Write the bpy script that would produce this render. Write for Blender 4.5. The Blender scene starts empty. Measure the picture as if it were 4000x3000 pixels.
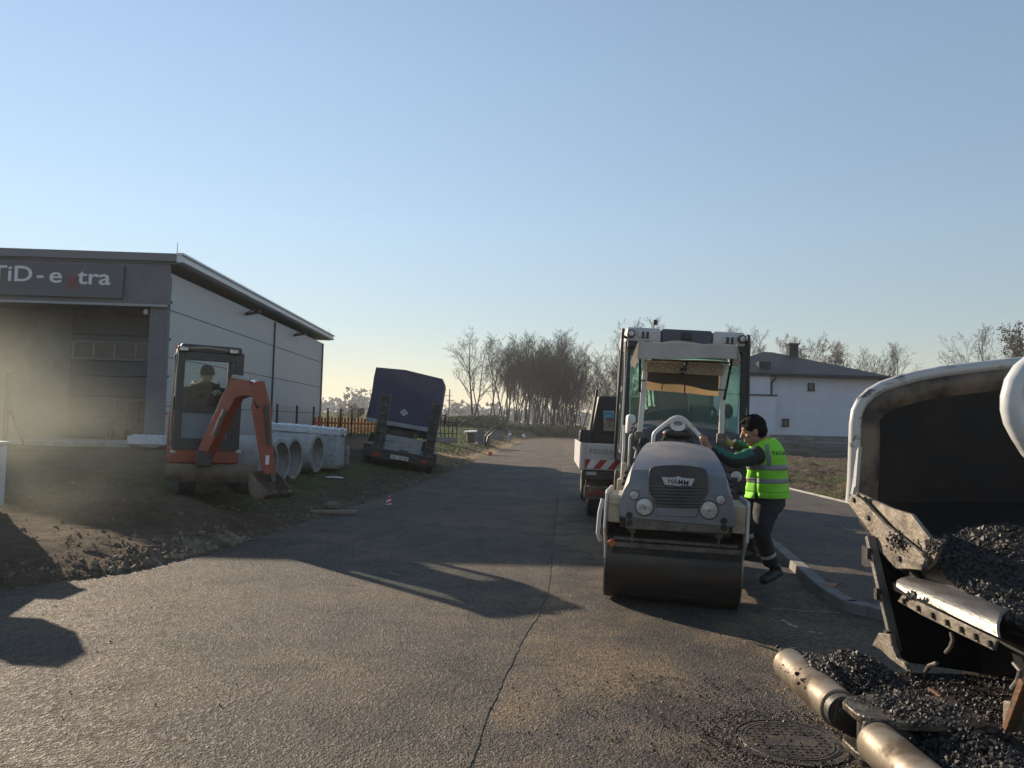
import bpy, bmesh, math, random
from mathutils import Vector, Matrix, Euler, noise
R = math.radians
random.seed(7)
SC = bpy.context.scene
COL = SC.collection
# ------------------------------------------------------------------ camera
CAM_Z = 1.6
PITCH, ROLL, FPX = R(2.80), R(1.6), 3004.0
cam = bpy.data.cameras.new("camera"); cam_o = bpy.data.objects.new("camera", cam); COL.objects.link(cam_o)
cam.sensor_width = 36.0; cam.lens = 36.0 * FPX / 4000.0; cam.clip_start = 0.05; cam.clip_end = 6000
CAM_M = Matrix.Rotation(R(90) + PITCH, 3, 'X') @ Matrix.Rotation(ROLL, 3, 'Z')
cam_o.location = (0, 0, CAM_Z); cam_o.rotation_euler = CAM_M.to_euler()
SC.camera = cam_o
# ------------------------------------------------------------------ sky and sun
SUN_AZ, SUN_EL = R(44.5), R(20.7)          # left of straight ahead
w = bpy.data.worlds.new("World"); SC.world = w; w.use_nodes = True
nt = w.node_tree
bg = nt.nodes["Background"]
sky = nt.nodes.new("ShaderNodeTexSky"); sky.sky_type = 'NISHITA'; sky.sun_disc = False
sky.sun_elevation = SUN_EL; sky.sun_rotation = -SUN_AZ
sky.altitude = 200; sky.air_density = 1.15; sky.dust_density = 0.0; sky.ozone_density = 2.0
def wn(kind, **kw):
    n = nt.nodes.new(kind)
    for k, v_ in kw.items(): setattr(n, k, v_)
    return n
sc_ = wn("ShaderNodeVectorMath", operation='SCALE'); sc_.inputs[3].default_value = .115; nt.links.new(sky.outputs[0], sc_.inputs[0])
gm_ = wn("ShaderNodeGamma"); gm_.inputs[1].default_value = .80; nt.links.new(sc_.outputs[0], gm_.inputs[0])
geo = wn("ShaderNodeTexCoord"); sep = wn("ShaderNodeSeparateXYZ"); nt.links.new(geo.outputs["Generated"], sep.inputs[0])
rmp = wn("ShaderNodeValToRGB"); nt.links.new(sep.outputs[2], rmp.inputs[0])
_e = rmp.color_ramp.elements
_e[0].position = 0.0; _e[0].color = (.74, .645, .585, 1); _e[1].position = .42; _e[1].color = (1, 1, 1, 1)
_m = _e.new(.12); _m.color = (.80, .755, .735, 1); _m = _e.new(.24); _m.color = (.93, .91, .90, 1)
ml_ = wn("ShaderNodeMix", data_type='RGBA', blend_type='MULTIPLY'); ml_.inputs[0].default_value = 1
hs_ = wn("ShaderNodeHueSaturation"); hs_.inputs["Saturation"].default_value = .94; nt.links.new(gm_.outputs[0], hs_.inputs["Color"]); nt.links.new(hs_.outputs[0], ml_.inputs[6]); nt.links.new(rmp.outputs[0], ml_.inputs[7])
nt.links.new(ml_.outputs[2], bg.inputs[0]); bg.inputs[1].default_value = 0.66
sun = bpy.data.lights.new("sun", 'SUN'); sun_o = bpy.data.objects.new("sun", sun); COL.objects.link(sun_o)
sun.energy = 5.0; sun.angle = R(0.53); sun.color = (1.0, 0.82, 0.62)
SUN_DIR = Vector((-math.sin(SUN_AZ) * math.cos(SUN_EL), math.cos(SUN_AZ) * math.cos(SUN_EL), math.sin(SUN_EL)))
sun_o.rotation_euler = SUN_DIR.to_track_quat('Z', 'Y').to_euler()
SC.view_settings.view_transform = 'Standard'; SC.view_settings.look = 'None'
SC.view_settings.exposure = 0.84; SC.view_settings.gamma = 1.0
SC.render.engine = 'CYCLES'
SC.cycles.volume_step_rate = 1.0; SC.cycles.volume_max_steps = 256; SC.cycles.volume_bounces = 0
SC.cycles.max_bounces = 6

# ------------------------------------------------------------------ helpers
def ray(px, py):
    return CAM_M @ Vector(((px - 2000) / FPX, (1500 - py) / FPX, -1.0))
def P(px, py, Y):
    d = ray(px, py); d = d * (Y / d.y)
    return Vector((d.x, d.y, d.z + CAM_Z))
def G(px, py, z=0.0):
    d = ray(px, py); t = (z - CAM_Z) / d.z
    return Vector((d.x * t, d.y * t, z))
V = Vector

def tag(o, label=None, cat=None, group=None, kind=None):
    if label: o["label"] = label
    if cat: o["category"] = cat
    if group: o["group"] = group
    if kind: o["kind"] = kind
    return o
def thing(name, label, cat, loc=(0, 0, 0), rot=(0, 0, 0), group=None):
    o = bpy.data.objects.new(name, None); COL.objects.link(o)
    o.location = loc; o.rotation_euler = rot; o.empty_display_size = 0.2
    return tag(o, label, cat, group)
def copy_tree(o, parent=None):
    c = o.copy(); COL.objects.link(c)
    if parent: c.parent = parent
    for ch in o.children: copy_tree(ch, c)
    return c

class MB:
    """collects shapes and links them as ONE mesh object"""
    def __init__(s): s.v = []; s.f = []; s.sm = []
    def add(s, vs, fs, smooth=False):
        n = len(s.v); s.v += [tuple(v) for v in vs]; s.f += [tuple(i + n for i in f) for f in fs]
        s.sm += [smooth] * len(fs); return s
    def box(s, c, size, rot=None, taper=None):
        x, y, z = size[0] / 2, size[1] / 2, size[2] / 2
        tx, ty = taper if taper else (1, 1)
        vs = [V((-x, -y, -z)), V((x, -y, -z)), V((x, y, -z)), V((-x, y, -z)),
              V((-x * tx, -y * ty, z)), V((x * tx, -y * ty, z)), V((x * tx, y * ty, z)), V((-x * tx, y * ty, z))]
        M = Euler(rot).to_matrix() if rot else Matrix.Identity(3)
        return s.add([M @ v + V(c) for v in vs], [(3, 2, 1, 0), (4, 5, 6, 7), (0, 1, 5, 4), (1, 2, 6, 5), (2, 3, 7, 6), (3, 0, 4, 7)])
    def bar(s, a, b, w, h, up=(0, 0, 1)):
        a, b = V(a), V(b); d = (b - a); L = d.length; d.normalize()
        u = V(up); x = d.cross(u)
        if x.length < 1e-4: x = d.cross(V((1, 0, 0)))
        x.normalize(); z = x.cross(d)
        vs = []
        for p in (a, b):
            for sx, sz in ((-1, -1), (1, -1), (1, 1), (-1, 1)): vs.append(p + x * sx * w / 2 + z * sz * h / 2)
        return s.add(vs, [(0, 1, 2, 3), (7, 6, 5, 4), (0, 4, 5, 1), (1, 5, 6, 2), (2, 6, 7, 3), (3, 7, 4, 0)])
    def hexa(s, b, t):
        """bottom quad b, top quad t (same order)"""
        return s.add(list(b) + list(t), [(3, 2, 1, 0), (4, 5, 6, 7), (0, 1, 5, 4), (1, 2, 6, 5), (2, 3, 7, 6), (3, 0, 4, 7)])
    def cyl(s, a, b, r0, r1=None, n=16, caps=True):
        r1 = r0 if r1 is None else r1
        return s.tube([a, b], [r0, r1], n, caps)
    def tube(s, pts, r, n=8, caps=True):
        pts = [V(p) for p in pts]; m = len(pts)
        rs = r if isinstance(r, (list, tuple)) else [r] * m
        n0 = len(s.v); d = (pts[1] - pts[0]).normalized()
        x = d.cross(V((0, 0, 1)))
        if x.length < 1e-3: x = d.cross(V((1, 0, 0)))
        x.normalize()
        for i, p in enumerate(pts):
            if i == 0: t = pts[1] - p
            elif i == m - 1: t = p - pts[i - 1]
            else: t = (pts[i + 1] - p).normalized() + (p - pts[i - 1]).normalized()
            t.normalize(); x = (x - t * x.dot(t)).normalized(); y = t.cross(x)
            for k in range(n):
                a = 2 * math.pi * k / n
                s.v.append(tuple(p + (x * math.cos(a) + y * math.sin(a)) * rs[i]))
        for i in range(m - 1):
            for k in range(n):
                k2 = (k + 1) % n; o = n0 + i * n
                s.f.append((o + k, o + k2, o + n + k2, o + n + k)); s.sm.append(True)
        if caps:
            s.f.append(tuple(n0 + k for k in range(n))[::-1]); s.sm.append(False)
            s.f.append(tuple(n0 + (m - 1) * n + k for k in range(n))); s.sm.append(False)
        return s
    def ring(s, a, b, ro, ri, n=32):
        """hollow pipe from a to b"""
        a, b = V(a), V(b); d = (b - a).normalized(); x = d.cross(V((0, 0, 1)))
        if x.length < 1e-3: x = d.cross(V((1, 0, 0)))
        x.normalize(); y = d.cross(x); vs = []
        for p, r in ((a, ro), (b, ro), (b, ri), (a, ri)):
            for k in range(n):
                t = 2 * math.pi * k / n; vs.append(p + (x * math.cos(t) + y * math.sin(t)) * r)
        fs = []
        for q in range(4):
            for k in range(n):
                k2 = (k + 1) % n; q2 = (q + 1) % 4
                fs.append((q * n + k, q * n + k2, q2 * n + k2, q2 * n + k))
        return s.add(vs, fs, True)
    def prism(s, poly, origin, ux, uy, depth):
        """polygon in plane (origin, ux, uy) extruded by vector depth"""
        o, ux, uy, dv = V(origin), V(ux), V(uy), V(depth); n = len(poly)
        vs = [o + ux * a + uy * b for a, b in poly]; vs += [v + dv for v in vs]
        fs = [tuple(range(n))[::-1], tuple(range(n, 2 * n))] + [(i, (i + 1) % n, n + (i + 1) % n, n + i) for i in range(n)]
        return s.add(vs, fs)
    def plate(s, grid, t):
        """curved sheet from rows of points, thickness vector t"""
        m, n = len(grid), len(grid[0]); t = V(t)
        vs = [V(p) for r in grid for p in r]; N = len(vs); vs += [v + t for v in vs]; fs = []
        for i in range(m - 1):
            for j in range(n - 1):
                a = i * n + j; q = (a, a + 1, a + n + 1, a + n)
                fs.append(q); fs.append(tuple(k + N for k in q[::-1]))
        rim = [j for j in range(n)] + [i * n + n - 1 for i in range(1, m)] + [(m - 1) * n + j for j in range(n - 2, -1, -1)] + [i * n for i in range(m - 2, 0, -1)]
        for i in range(len(rim)):
            a, b = rim[i], rim[(i + 1) % len(rim)]; fs.append((b, a, a + N, b + N))
        return s.add(vs, fs, True)
    def ball(s, c, r, nu=12, nv=8, M=None):
        rx, ry, rz = r if isinstance(r, (list, tuple)) else (r, r, r); c = V(c); vs = [V((0, 0, rz))]; fs = []
        for i in range(1, nv):
            for k in range(nu):
                t = math.pi * i / nv; a = 2 * math.pi * k / nu
                vs.append(V((rx * math.sin(t) * math.cos(a), ry * math.sin(t) * math.sin(a), rz * math.cos(t))))
        vs.append(V((0, 0, -rz)))
        for k in range(nu): fs.append((0, 1 + k, 1 + (k + 1) % nu))
        for i in range(nv - 2):
            for k in range(nu):
                a = 1 + i * nu + k; b = 1 + i * nu + (k + 1) % nu; fs.append((a, a + nu, b + nu, b))
        L = len(vs) - 1
        for k in range(nu): fs.append((L, L - nu + (k + 1) % nu, L - nu + k))
        if M is not None: vs = [M @ v for v in vs]
        return s.add([v + c for v in vs], fs, True)
    def build(s, name, mat, parent=None, off=None, bevel=0, seg=2, smooth=None, sub=0, angle=35):
        me = bpy.data.meshes.new(name)
        vs = s.v if off is None else [tuple(V(v) - V(off)) for v in s.v]
        me.from_pydata(vs, [], s.f); me.update()
        bm = bmesh.new(); bm.from_mesh(me); bmesh.ops.recalc_face_normals(bm, faces=bm.faces); bm.to_mesh(me); bm.free()
        for p, q in zip(me.polygons, s.sm): p.use_smooth = q if smooth is None else smooth
        if any(p.use_smooth for p in me.polygons): me.set_sharp_from_angle(angle=R(angle))
        o = bpy.data.objects.new(name, me); COL.objects.link(o)
        if mat: me.materials.append(mat)
        if parent: o.parent = parent
        if bevel:
            b = o.modifiers.new("bevel", 'BEVEL'); b.width = bevel; b.segments = seg; b.limit_method = 'ANGLE'; b.angle_limit = R(40); b.harden_normals = False
            if seg > 1:
                for p in me.polygons: p.use_smooth = True
                me.set_sharp_from_angle(angle=R(angle))
        if sub:
            m = o.modifiers.new("sub", 'SUBSURF'); m.levels = m.render_levels = sub
            for p in me.polygons: p.use_smooth = True
        return o

def text_obj(body, name, mat, parent, origin, ux, uy, size, extrude=0.003, bold=0.0, align='LEFT', spacing=1.0, off=None, xscale=1.0):
    cu = bpy.data.curves.new(name, 'FONT'); cu.body = body; cu.size = size; cu.extrude = extrude; cu.offset = bold
    cu.align_x = align; cu.space_character = spacing; cu.resolution_u = 4
    t = bpy.data.objects.new("tmp", cu); COL.objects.link(t)
    bpy.context.view_layer.update()
    me = bpy.data.meshes.new_from_object(t.evaluated_get(bpy.context.evaluated_depsgraph_get()))
    bpy.data.objects.remove(t); me.name = name
    ux = V(ux).normalized(); uy = V(uy).normalized(); uz = ux.cross(uy); o0 = V(origin) - (V(off) if off is not None else V())
    for v in me.vertices: v.co = o0 + ux * v.co.x * xscale + uy * v.co.y + uz * v.co.z
    me.materials.clear(); me.materials.append(mat)
    o = bpy.data.objects.new(name, me); COL.objects.link(o)
    if parent: o.parent = parent
    return o

# ------------------------------------------------------------------ materials
def mat(name, col, rough=0.6, metal=0.0, col2=None, scale=4.0, thr=(0.4, 0.65), bump=0.0, bscale=60.0, spec=0.5, detail=4, coat=0.0, stretch=None, rough2=None):
    m = bpy.data.materials.new(name); m.use_nodes = True; t = m.node_tree; b = t.nodes["Principled BSDF"]
    b.inputs["Base Color"].default_value = (*col, 1); b.inputs["Roughness"].default_value = rough
    b.inputs["Metallic"].default_value = metal; b.inputs["Specular IOR Level"].default_value = spec
    if coat: b.inputs["Coat Weight"].default_value = coat
    if col2 or bump:
        tc = t.nodes.new("ShaderNodeTexCoord"); src = tc.outputs["Object"]
        if stretch:
            mp = t.nodes.new("ShaderNodeMapping"); mp.inputs["Scale"].default_value = stretch; t.links.new(src, mp.inputs[0]); src = mp.outputs[0]
    if col2:
        n = t.nodes.new("ShaderNodeTexNoise"); n.inputs["Scale"].default_value = scale; n.inputs["Detail"].default_value = detail; n.inputs["Roughness"].default_value = 0.65
        t.links.new(src, n.inputs["Vector"])
        r = t.nodes.new("ShaderNodeValToRGB"); r.color_ramp.elements[0].position = thr[0]; r.color_ramp.elements[1].position = thr[1]
        r.color_ramp.elements[0].color = (*col, 1); r.color_ramp.elements[1].color = (*col2, 1)
        t.links.new(n.outputs[0], r.inputs[0]); t.links.new(r.outputs[0], b.inputs["Base Color"])
        if rough2 is not None:
            mr = t.nodes.new("ShaderNodeMapRange"); mr.inputs[1].default_value = thr[0]; mr.inputs[2].default_value = thr[1]; mr.inputs[3].default_value = rough; mr.inputs[4].default_value = rough2
            t.links.new(n.outputs[0], mr.inputs[0]); t.links.new(mr.outputs[0], b.inputs["Roughness"])
    if bump:
        n2 = t.nodes.new("ShaderNodeTexNoise"); n2.inputs["Scale"].default_value = bscale; n2.inputs["Detail"].default_value = 3
        t.links.new(src, n2.inputs["Vector"])
        bp = t.nodes.new("ShaderNodeBump"); bp.inputs["Strength"].default_value = min(1, bump); bp.inputs["Distance"].default_value = 0.02
        t.links.new(n2.outputs[0], bp.inputs["Height"]); t.links.new(bp.outputs[0], b.inputs["Normal"])
    return m
def glass(name, col, alpha=0.75, rough=0.03):
    """tinted pane: part clear, part glossy"""
    m = bpy.data.materials.new(name); m.use_nodes = True; t = m.node_tree; t.nodes.remove(t.nodes["Principled BSDF"])
    tr = t.nodes.new("ShaderNodeBsdfTransparent"); tr.inputs[0].default_value = (*col, 1)
    gl = t.nodes.new("ShaderNodeBsdfGlossy"); gl.inputs["Roughness"].default_value = rough; gl.inputs[0].default_value = (0.5, 0.56, 0.56, 1)
    df = t.nodes.new("ShaderNodeBsdfDiffuse"); df.inputs[0].default_value = (*[c * 0.6 for c in col], 1)
    fr = t.nodes.new("ShaderNodeFresnel"); fr.inputs[0].default_value = 1.5
    m1 = t.nodes.new("ShaderNodeMixShader"); m1.inputs[0].default_value = 1 - alpha
    t.links.new(tr.outputs[0], m1.inputs[1]); t.links.new(df.outputs[0], m1.inputs[2])
    ge = t.nodes.new("ShaderNodeNewGeometry"); iv = t.nodes.new("ShaderNodeMath"); iv.operation = 'SUBTRACT'; iv.inputs[0].default_value = 1; t.links.new(ge.outputs["Backfacing"], iv.inputs[1])
    fm_ = t.nodes.new("ShaderNodeMath"); fm_.operation = 'MULTIPLY'; t.links.new(fr.outputs[0], fm_.inputs[0]); t.links.new(iv.outputs[0], fm_.inputs[1])
    m2 = t.nodes.new("ShaderNodeMixShader"); t.links.new(fm_.outputs[0], m2.inputs[0]); t.links.new(m1.outputs[0], m2.inputs[1]); t.links.new(gl.outputs[0], m2.inputs[2])
    t.links.new(m2.outputs[0], t.nodes["Material Output"].inputs[0])
    return m

M = {}
M['white_paint'] = mat('white_paint', (.62, .62, .60), .45, col2=(.42, .40, .36), scale=6, thr=(.5, .75))
M['offwhite'] = mat('offwhite_paint', (.55, .55, .53), .5, col2=(.38, .36, .32), scale=5, thr=(.5, .8))
M['cream'] = mat('cream_paint', (.50, .42, .29), .5, col2=(.30, .25, .18), scale=7, thr=(.5, .75))
M['grey_paint'] = mat('grey_hood_paint', (.16, .17, .20), .45, col2=(.25, .235, .215), scale=3.5, thr=(.42, .68), bump=.06, bscale=120)
M['dark_grey'] = mat('dark_grey_plastic', (.035, .038, .045), .5, col2=(.065, .062, .06), scale=8)
M['black'] = mat('black_plastic', (.012, .012, .013), .5)
M['rubber'] = mat('rubber', (.014, .014, .014), .8, col2=(.04, .037, .033), scale=9, bump=.3, bscale=50)
M['black_steel'] = mat('black_steel', (.02, .019, .018), .5, col2=(.05, .042, .035), scale=7, bump=.2, bscale=60)
M['steel'] = mat('worn_steel', (.30, .29, .27), .42, metal=.6, col2=(.20, .16, .12), scale=8, thr=(.45, .7), bump=.1, bscale=50)
M['dirty_steel'] = mat('dirty_steel', (.16, .145, .125), .6, metal=.2, col2=(.07, .062, .055), scale=9, bump=.2, bscale=50)
M['chrome'] = mat('chrome', (.75, .75, .75), .15, metal=1.0)
M['lamp'] = mat('lamp_lens', (.55, .55, .52), .15, col2=(.30, .29, .25), scale=22, coat=.5)
M['amber'] = mat('amber_lens', (.55, .20, .05), .25, col2=(.5, .42, .35), scale=30)
M['red_lens'] = mat('red_lens', (.30, .02, .015), .3)
M['orange_red'] = mat('orange_red_paint', (.235, .042, .018), .45, col2=(.22, .05, .025), scale=5, thr=(.45, .75), bump=.05)
M['glass'] = glass('tinted_glass', (.80, .93, .89), .92)
M['glass_dark'] = glass('dark_glass', (.30, .36, .36), .75)
M['glass_clear'] = glass('clear_glass', (.90, .95, .94), .985)
M['mirror'] = mat('mirror_glass', (.8, .8, .8), .03, metal=1)
# ------------------------------------------------------------------ terrain
def lerp_tab(tab, y):
    if y <= tab[0][0]:
        (a, b), (c, d) = tab[0], tab[1]
    elif y >= tab[-1][0]:
        (a, b), (c, d) = tab[-2], tab[-1]
    else:
        for i in range(len(tab) - 1):
            if tab[i][0] <= y <= tab[i + 1][0]: (a, b), (c, d) = tab[i], tab[i + 1]; break
    return b + (d - b) * (y - a) / (c - a)
def sst(a, b, x):
    t = max(0.0, min(1.0, (x - a) / (b - a))); return t * t * (3 - 2 * t)
LEFT = [(1.0, -11.5), (5.2, -6.3), (6.7, -4.46), (7.6, -3.84), (9.4, -3.3), (13.0, -2.86), (19.2, -2.24), (33.6, -1.12), (80.0, 2.1), (130, 5.6)]
KERB = [(4.0, 5.0), (5.9, 3.9), (6.5, 3.25), (6.9, 2.98), (7.5, 3.0), (8.2, 3.12), (10.0, 3.42), (13, 3.75), (20, 4.2), (80, 8.4), (130, 12)]
EDGING_X = 7.1
ROAD_END = 79.0
def fbm(x, y, s, o=3):
    return noise.fractal(V((x * s, y * s, 3.7)), 0.9, 2.1, o)
def ground_h(x, y, rough=True):
    le, ri = lerp_tab(LEFT, y), lerp_tab(KERB, y)
    far = sst(76, 92, y)
    d = le - x
    # left verge
    up = min(max(d, 0), 5.0)
    hl = 0.15 * up
    if y > 25: hl = hl * (1 + min(y - 25, 25) / 90.0)
    if y > 60: hl *= 1 - .8 * sst(60, 140, y)
    h = hl
    if rough and y < 120:
        k = sst(0.0, 0.35, d)
        amp = 0.055 if y < 24 else 0.05
        near = sst(6.0, 2.5, d) * sst(17, 12, y)
        if d > 0:
            h += k * (amp * fbm(x, y, 0.9) + 0.035 * near * abs(fbm(x, y, 3.2)) + 0.018 * fbm(x, y, 7.0, 2) * sst(32, 26, y))
            h += 0.30 * math.exp(-((x + 4.55) / 1.0) ** 2 - ((y - 10.35) / .45) ** 2) * k * (1 + .35 * fbm(x, y, 2.6))   # spoil thrown up in front of the digger
            h -= 0.22 * math.exp(-((x + 3.35) / .35) ** 2 - ((y - 10.4) / .5) ** 2) * k
            h += 0.03 * sst(.45, .1, d) * k
    if d <= 0:
        h = -0.03 + max(-0.06, d * 0.12)
        h = h * (1 - far)
    if x > ri + 0.1 and y > 2:
        e = x - EDGING_X
        h = -0.05 if e < 0.02 else 0.03 + 0.004 * min(e, 30)
        if e > 0.02 and rough and y < 90:
            h += sst(0, .6, e) * (0.20 * abs(fbm(x, y, 0.55)) + 0.13 * fbm(x, y, 1.5) + 0.09 * fbm(x, y, 3.6, 2))
        if y > 60: h = h * (1 - far)
    if y > 76: h += far * (0.25 + 1.15 * sst(16, -9, x - 2)) * (1 if d > 0 else .25)
    if y > 140: h = h * sst(400, 140, y)
    return h
def frange(a, b, st):
    n = max(1, round((b - a) / st)); return [a + (b - a) * i / n for i in range(n)]
xs = [-1500, -700, -300, -150] + frange(-80, -14, 4) + frange(-14, -9, .3) + frange(-9, -1, .11) + frange(-1, 7, .8) + [7.1] + frange(7.14, 16, .2) + frange(16, 30, 1) + frange(30, 90, 5) + [90, 150, 300, 700, 1500]
ys = [-60, -30, -15, -6, 0, 2, 3.5] + frange(4.5, 18, .11) + frange(18, 34, .25) + frange(34, 100, 1.0) + frange(100, 200, 8) + [200, 260, 350, 500, 800, 1500]
nx, ny = len(xs), len(ys)
gv = [(x, y, ground_h(x, y)) for y in ys for x in xs]
gf = [(j * nx + i, j * nx + i + 1, (j + 1) * nx + i + 1, (j + 1) * nx + i) for j in range(ny - 1) for i in range(nx - 1)]
gme = bpy.data.meshes.new("ground"); gme.from_pydata(gv, [], gf); gme.update()
for p in gme.polygons: p.use_smooth = True
cov = gme.color_attributes.new("cover", 'FLOAT_COLOR', 'POINT')
for i, (x, y, z) in enumerate(gv):
    d = lerp_tab(LEFT, y) - x
    g = 0.0; s = 0.0; b = 0.0
    if d > -2:
        n = fbm(x, y, .35) * .5
        g = max(sst(31, 35, y) * sst(0.6, 2.2, d + n * .8), .55 * sst(10.3, 13, y + n * 2.5) * sst(24, 20, y) * sst(.3, 1.4, d) * sst(5.0, 2.6, d + n))
        s = sst(25.5, 27, y) * sst(33.0, 31, y) * sst(6, 3.5, d) + sst(.95, .25, d + n * .3) * sst(24, 27, y) * sst(70, 60, y)
    if x > EDGING_X: b = 1.0; g = .35 * sst(.5, .75, fbm(x * .5, y * 1.6, .35) + .35)
    if y > 95: g = 1.0
    cov.data[i].color = (g, min(1, s), b, 1)
ground = bpy.data.objects.new("ground", gme); COL.objects.link(ground); tag(ground, kind="structure")
m = bpy.data.materials.new("soil_and_grass"); m.use_nodes = True; t = m.node_tree; b = t.nodes["Principled BSDF"]; b.inputs["Roughness"].default_value = .95; b.inputs["Specular IOR Level"].default_value = .15
def N(kind, **kw):
    n = t.nodes.new(kind)
    for k, v in kw.items(): n.inputs[k.replace('_', ' ')].default_value = v
    return n
def MIX(f, a, c, fac=None):
    n = t.nodes.new("ShaderNodeMix"); n.data_type = 'RGBA'
    for s_, q in ((0, f), (6, a), (7, c)):
        if hasattr(q, 'links') or hasattr(q, 'is_linked'): t.links.new(q, n.inputs[s_])
        else: n.inputs[s_].default_value = q if s_ == 0 else (*q, 1)
    return n.outputs[2]
tc = N("ShaderNodeTexCoord"); at = t.nodes.new("ShaderNodeVertexColor"); at.layer_name = "cover"; sp = t.nodes.new("ShaderNodeSeparateColor"); t.links.new(at.outputs[0], sp.inputs[0])
n1 = N("ShaderNodeTexNoise", Scale=.8, Detail=6.0, Roughness=.7); n2 = N("ShaderNodeTexNoise", Scale=9.0, Detail=5.0, Roughness=.7); n3 = N("ShaderNodeTexNoise", Scale=45.0, Detail=3.0)
for q in (n1, n2, n3): t.links.new(tc.outputs["Object"], q.inputs["Vector"])
def RAMP(src, stops):
    r = t.nodes.new("ShaderNodeValToRGB"); r.color_ramp.elements[0].position = stops[0][0]; r.color_ramp.elements[0].color = (*stops[0][1], 1)
    r.color_ramp.elements[1].position = stops[-1][0]; r.color_ramp.elements[1].color = (*stops[-1][1], 1)
    for p_, c_ in stops[1:-1]:
        e = r.color_ramp.elements.new(p_); e.color = (*c_, 1)
    t.links.new(src, r.inputs[0]); return r.outputs[0]
soil = RAMP(n2.outputs[0], [(.3, (.05, .036, .023)), (.5, (.095, .072, .05)), (.72, (.17, .135, .095))])
soil2 = RAMP(n1.outputs[0], [(.4, (.055, .04, .026)), (.62, (.14, .105, .073))])
soil = MIX(.5, soil, soil2)
grass = RAMP(n2.outputs[0], [(.33, (.035, .048, .012)), (.52, (.07, .10, .022)), (.7, (.14, .15, .04))])
sand = RAMP(n2.outputs[0], [(.3, (.17, .12, .065)), (.55, (.32, .235, .135)), (.75, (.42, .33, .21))])
mud = RAMP(n2.outputs[0], [(.36, (.03, .022, .017)), (.52, (.075, .056, .04)), (.70, (.20, .155, .11))])
c = MIX(sp.outputs[2], soil, mud)
ga = t.nodes.new("ShaderNodeMath"); ga.operation = 'MULTIPLY_ADD'; ga.inputs[1].default_value = 1.2; ga.inputs[2].default_value = -.62; t.links.new(n1.outputs[0], ga.inputs[0])
gb = t.nodes.new("ShaderNodeMath"); gb.operation = 'ADD'; gb.use_clamp = True; t.links.new(ga.outputs[0], gb.inputs[0])
gm = t.nodes.new("ShaderNodeMath"); gm.operation = 'MULTIPLY'; gm.inputs[1].default_value = 1.05; t.links.new(sp.outputs[0], gm.inputs[0]); t.links.new(gm.outputs[0], gb.inputs[1])
gz = t.nodes.new("ShaderNodeMath"); gz.operation = 'MULTIPLY'; gz.use_clamp = True; t.links.new(gb.outputs[0], gz.inputs[0])
gs = t.nodes.new("ShaderNodeMath"); gs.operation = 'MULTIPLY'; gs.inputs[1].default_value = 3.0; gs.use_clamp = True; t.links.new(sp.outputs[0], gs.inputs[0]); t.links.new(gs.outputs[0], gz.inputs[1])
c = MIX(gz.outputs[0], c, grass); c = MIX(sp.outputs[1], c, sand)
t.links.new(c, b.inputs["Base Color"])
ad = t.nodes.new("ShaderNodeMath"); ad.operation = 'ADD'; t.links.new(n2.outputs[0], ad.inputs[0]); t.links.new(n3.outputs[0], ad.inputs[1])
bp = N("ShaderNodeBump", Strength=.9, Distance=.05); t.links.new(ad.outputs[0], bp.inputs["Height"]); t.links.new(bp.outputs[0], b.inputs["Normal"])
gme.materials.append(m)

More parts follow.
